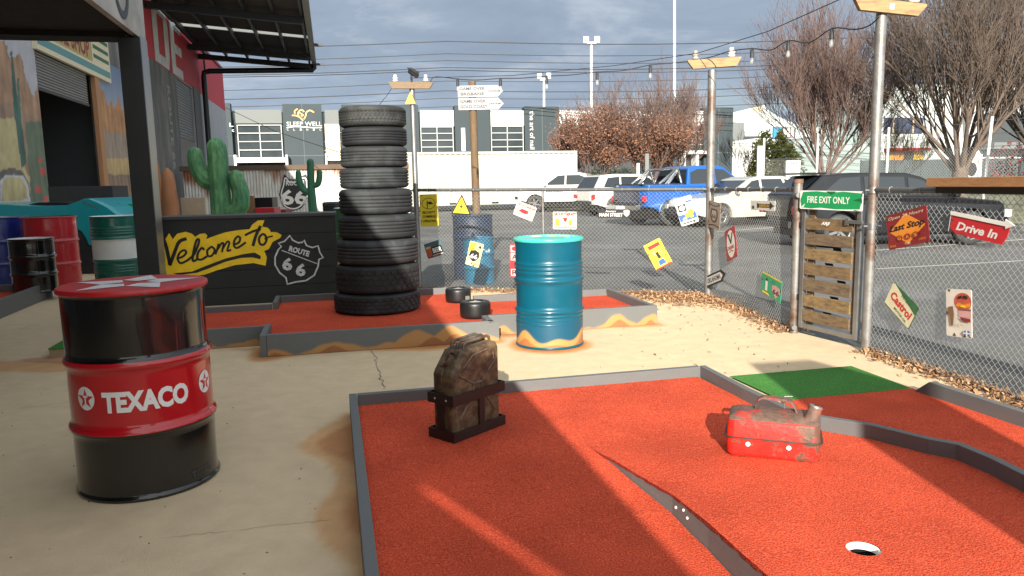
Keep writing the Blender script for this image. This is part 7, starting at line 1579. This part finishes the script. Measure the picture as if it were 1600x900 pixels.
verge.add([W(P_[0][0]-8, P_[0][1]+3, -.03), W(P_[1][0], P_[1][1], -.03), W(P_[1][0]+40, P_[1][1]-9, -.03), W(60, 44, -.03), W(P_[0][0]-8, 44, -.03)], [(0, 1, 2, 3, 4)])
struct(verge.build('grass_verge', M('dry_grass_verge', (.11, .12, .055), .95, var=.4, vs=4, bump=.6, bs=12, col2=(.22, .20, .14), c2s=1.2)))
pf = thing('perimeter_fence', 'far chain link fence with white posts behind the dark hatchback', 'fence', (9, 20, -.05)); A_ = at(1190, 330, 27); B_ = at(1600, 330, 17.5); C_ = B_+(B_-A_)*.6
for p_, q_ in ((A_, C_),):
    chain((p_.x, p_.y), (q_.x, q_.y), 0, 2.0, 'wire_mesh', pf, pitch=.085, r=.0032)
for x, Y_ in ((1192, 27), (1275, 25), (1384, 22.5), (1535, 19), (1640, 16.6)):
    q_ = at(x, 300, Y_); mb = MB(); mb.tube([(q_.x, q_.y, -.05), (q_.x+ (.12 if x == 1535 else 0), q_.y, 2.75)], .035, 10); mb.build('post', m_white, pf, world=True)
for z in (2.0, 2.3, 2.6): mb = MB(); mb.tube([(A_.x, A_.y, z), (C_.x, C_.y, z)], .006, 5); mb.build('rail_wire', m_steel, pf, world=True)
for i, (x0, y0, x1, y1, Y_, lab, nm, cat, mt) in enumerate(((1228, 251, 1250, 276, 26, 'white notice board on the far fence above the hatchback', 'notice_board', 'sign', m_white), (1122, 262, 1128, 284, 33, 'short white bollard left of the yellow green shrub', 'bollard', 'bollard', m_white), (1008, 240, 1014, 268, 40, 'pale concrete post below the brown leaved tree', 'bollard', 'post', m_par), (995, 255, 999, 274, 40, 'thin white post beside the pale concrete post', 'bollard', 'post', m_white), (1183, 228, 1191, 275, 31, 'thick pale steel post in front of the yellow green shrub', 'bollard', 'post', m_wpar))):
    t, w, h = pbox(nm, lab, cat, x0, x1, y0, y1, Y_, .12, mt, z0=-.05 if nm != 'notice_board' else None)
    if nm == 'notice_board':
        mb = MB(); put_text(mb, 'NET', (0, -.004, h*.82), (1, 0, 0), (0, 0, 1), .09, .3, .03)
        for k in range(3): mb.add([(-w*.7, -.004, h*(.25+.14*k)), (w*.7, -.004, h*(.25+.14*k)), (w*.7, -.004, h*(.28+.14*k)), (-w*.7, -.004, h*(.28+.14*k))], [(0, 1, 2, 3)])
        mb.build('lettering', m_plastic, t)
rd_ = thing('round_sign', 'white board with black round emblem at the foot of the big bare tree', 'sign', at(1518, 280, 30)); mb = MB(); q_ = at(1518, 268, 30); mb.obox(q_, (.22, 0, 0), (0, .02, 0), (0, 0, .5)); mb.obox(q_+Vector((.32, 0, .05)), (.06, 0, 0), (0, .02, 0), (0, 0, .62)); mb.build('board', m_white, rd_, world=True)
mb = MB(); mb.poly([q_+Vector((.2*math.cos(a), -.024, .28*math.sin(a)+.08)) for a in np.linspace(0, 2*PI, 20)[:-1]]); mb.build('emblem', m_blackprint, rd_, world=True)

# ================================================================== trees
def bare_tree(label, base, H, Wc, nmain, seed, mt, tr=.25, twigs=4, trunk_h=.18, name='bare_tree', lean=0, leaf=None, nleaf=0, up=.75, rmin=.006):
    R = random.Random(seed); t = thing(name, label, 'tree', base); trunk = MB(); br = MB(); tips = []
    th = H*trunk_h; P = [(0, 0, 0), (.02, 0, th*.5), (lean*.1, 0, th)]; trunk.tube(P, [tr*1.25, tr, tr*.9], 12); trunk.build('trunk', mt, t)
    def grow(p, d, L, r, lv):
        n = 4 if lv < 2 else 3; pts = [p]; rs = [r]; q = p.copy(); dd = d.copy()
        for i in range(n):
            dd = (dd+Vector((R.gauss(0, .10), R.gauss(0, .10), R.gauss(.0, .05)+(.13*up if lv else .05)))).normalized(); q = q+dd*L/n; pts.append(q.copy()); rs.append(max(rmin, r*(1-.72*(i+1)/n)))
        br.tube(pts, rs, 5 if lv < 1 else 3, cap=False)
        if lv >= 3: tips.append((pts, dd)); return
        k = [8, 7, twigs][lv]
        for j in range(k):
            f = R.uniform(.25, 1.0); i = min(n-1, int(f*n)); pp = pts[i].lerp(pts[i+1], f*n-i); a = R.uniform(0, 2*PI); o_ = dd.orthogonal().normalized(); o_.rotate(__import__('mathutils').Quaternion(dd, a))
            nd = (dd*.85+o_*R.uniform(.24, .64)+Vector((0, 0, .30*up))).normalized()
            grow(pp, nd, L*R.uniform(.42, .72)*(1.15 if lv == 0 else 1), max(rmin, r*(1-.6*f)*.55), lv+1)
    for i in range(nmain):
        a = 2*PI*i/nmain+R.uniform(-.4, .4); sp = R.uniform(.15, 1.0)**.7; zz = th*R.uniform(.72, 1.0)
        rad = Wc/2*sp; d = Vector((math.cos(a)*rad, math.sin(a)*rad, (H-th)*(1-.42*sp*sp)))
        L = d.length*.60; d.normalize(); grow(Vector((math.cos(a)*tr*.5, math.sin(a)*tr*.5, zz)), (d+Vector((math.cos(a), math.sin(a), 0))*.35*sp).normalized(), L, tr*R.uniform(.20, .36), 0)
    o = br.build('crown', mt, t, recalc=False); 
    if leaf:
        V = []; F = []
        for i in range(nleaf):
            pts, dd = tips[R.randrange(len(tips))]; p = pts[R.randrange(len(pts))]+Vector((R.gauss(0, .14), R.gauss(0, .14), R.gauss(0, .14)))
            if leaf[2] and p.z > leaf[2]*R.uniform(.75, 1.08): continue
            s = R.uniform(.032, .07); u = Vector((R.gauss(0, 1), R.gauss(0, 1), R.gauss(0, 1))).normalized(); v = u.orthogonal().normalized()*R.uniform(.5, .9); o_ = len(V)
            V += [p-u*s, p-v*s, p+u*s, p+v*s]; F.append((o_, o_+1, o_+2, o_+3))
        for j in range(2):
            me = bpy.data.meshes.new('leaves'); me.from_pydata([tuple(v) for v in V], [], F[j::2]); me.materials.append(leaf[j]); q = bpy.data.objects.new('foliage', me); COL.objects.link(q); q.parent = t; q['kind'] = 'stuff'
    return t
m_bark = M('grey_brown_bark', (.12, .088, .070), .9, var=.3, vs=3); m_barkr = M('reddish_twig_bark', (.155, .10, .085), .9, var=.3, vs=2); m_barkd = M('dark_bark', (.055, .045, .04), .9, var=.3, vs=3)
def tb(x, y, Y): p = at(x, y, Y); return (p.x, p.y, -.05)
bare_tree('broad bare tree with upright reddish twigs left of the tall right pole', tb(1290, 280, 30), 7.9, 5.7, 18, 11, m_barkr, tr=.20, trunk_h=.20, twigs=7)
bare_tree('large bare tree with thick trunk right of the tall right pole', tb(1499, 280, 26), 8.8, 6.5, 19, 23, m_bark, tr=.27, trunk_h=.22, twigs=6)
bare_tree('darker bare tree reaching in at the right picture edge', tb(1640, 280, 31), 9.5, 6.5, 13, 31, m_barkd, tr=.3, trunk_h=.2)
bare_tree('bare reddish tree behind the brown leaved tree, right half', tb(1058, 270, 49), 7.6, 4.8, 12, 41, m_barkr, tr=.14, trunk_h=.15, rmin=.009)
bl = (M('brown_leaf', (.19, .080, .045), .8, var=.3, vs=2), M('pale_brown_leaf', (.28, .14, .085), .8, var=.3, vs=2), 5.6)
bare_tree('round tree full of dead brown leaves left of the bare reddish tree', tb(932, 265, 46), 6.6, 4.3, 14, 51, m_barkr, tr=.16, trunk_h=.14, leaf=bl, nleaf=24000, up=.5, rmin=.009)
bl2 = (bl[0], bl[1], 4.9)
bare_tree('brown leaved tree with bare tips beside the corner pole', tb(1012, 265, 45), 6.8, 4.6, 14, 61, m_barkr, tr=.16, trunk_h=.14, leaf=bl2, nleaf=21000, up=.5, rmin=.009)
bare_tree('thin sapling in front of the white modern building', tb(1398, 290, 33), 4.6, 2.4, 5, 71, M('yellowish_twig', (.22, .17, .10), .9), tr=.05, trunk_h=.25, twigs=2)
bare_tree('thin bare sapling in front of the low white wall', tb(1160, 275, 40), 4.0, 2.6, 5, 81, m_barkd, tr=.05, trunk_h=.3, twigs=2)
def bush(label, base, rx, ry, H, n, mats, seed, s0=.06, s1=.12):
    R = random.Random(seed); t = thing('shrub', label, 'shrub', base); mb = MB()
    for k in range(7): a = 2*PI*k/7; mb.tube([(0, 0, 0), (math.cos(a)*rx*.4, math.sin(a)*ry*.4, H*.7)], [.04, .015], 5)
    mb.build('stem', m_barkd, t)
    for mt in mats:
        V = []; F = []
        for i in range(n):
            a = R.uniform(0, 2*PI); z = R.uniform(.05, 1); rr_ = (1-.25*math.sin(a*3+seed))*math.sqrt(max(0, 1-(z*1.0-.35)**2/.50))*R.uniform(.55, 1.0)*(1+.18*math.sin(a*5+z*9)); p = Vector((math.cos(a)*rx*rr_, math.sin(a)*ry*rr_, z*H*(1+.12*math.sin(a*4+seed))))
            s = R.uniform(s0, s1); u = Vector((R.gauss(0, 1), R.gauss(0, 1), R.gauss(0, 1))).normalized(); v = u.orthogonal().normalized()*.6; o_ = len(V); V += [p-u*s, p-v*s, p+u*s, p+v*s]; F.append((o_, o_+1, o_+2, o_+3))
        me = bpy.data.meshes.new('leaves'); me.from_pydata([tuple(v) for v in V], [], F); me.materials.append(mt); q = bpy.data.objects.new('foliage', me); COL.objects.link(q); q.parent = t; q['kind'] = 'stuff'
bush('yellow green evergreen shrub behind the white sedan', tb(1208, 270, 37), 1.35, 1.1, 3.3, 2600, (M('olive_leaf', (.14, .15, .02), .7, var=.3), M('yellow_leaf', (.26, .24, .04), .7, var=.3)), 5)
bush('dark grey green low shrub under the brown leaved trees', tb(958, 268, 44), 2.4, 1, 1.9, 2200, (M('grey_green_leaf', (.05, .06, .04), .8, var=.3), M('dark_leaf', (.02, .028, .02), .8)), 8)
bush('red leaved shrub above the steel fence at the right edge', tb(1590, 262, 47), 1.6, 1, 3.0, 900, (M('red_leaf', (.20, .03, .03), .8, var=.3), M('dark_leaf', (.02, .028, .02), .8)), 9)

# ================================================================== masts, light towers and power lines
def mast(label, x, ytop, Y, r, heads=0):
    p = at(x, ytop, Y); q = at(x, 285, Y); t = thing('light_mast' if heads else 'flag_mast', label, 'mast', (q.x, Y, -.05)); mb = MB(); mb.tube([(q.x, Y, -.05), (p.x, Y, p.z)], [r*1.3, r], 10); mb.build('mast_shaft', m_white, t, world=True)
    if heads:
        mb = MB(); mb.obox((p.x, Y, p.z), (heads*.5, 0, 0), (0, .25, 0), (0, 0, .18)); mb.build('head_frame', m_white, t, world=True)
        for k in (-1, 1): mb = MB(); mb.obox((p.x+k*heads*.6, Y-.3, p.z+.5), (heads*.28, 0, 0), (0, .2, .1), (0, -.1, .35)); mb.build('floodlight', m_white, t, world=True)
mast('tall white floodlight tower above the brown leaved tree', 924, 68, 110, .19, 1.3); mast('shorter white floodlight tower left of the tall one', 850, 124, 120, .17, 1.2); mast('very tall plain white mast right of the floodlight towers', 1054, -60, 105, .16)
for i, (yl, yr_) in enumerate(((66, 60), (87, 77), (96, 90), (109, 98), (112, 104), (133, 115), (147, 132), (159, 143), (171, 158))):
    A = at(345, yl+1.5, 58+i*.7); B = at(1210, yr_, 60+i*.7); d = (B-A); A2 = A-d*.35; B2 = B+d*.9; mb = MB(); P = [A2.lerp(B2, k/24)-Vector((0, 0, .35*math.sin(PI*((k/24*3.0) % 1)))) for k in range(25)]
    mb.tube(P, .026 if i % 3 else .034, 5); o = mb.build('power_line', m_darkmetal, None); tag(o, ['highest', 'second highest', 'third highest', 'fourth highest', 'middle', 'fourth lowest', 'third lowest', 'second lowest', 'lowest'][i]+' of the nine thin power lines crossing the sky', 'power line', 'power lines across the sky')
w3 = MB(); w3.tube([at(352, 168, 40), at(430, 205, 30), at(530, 238, 24)], .012, 5); o = w3.build('service_wire', m_darkmetal, None); tag(o, 'thin service wire sloping down from the red building corner towards the tyre stack', 'wire')
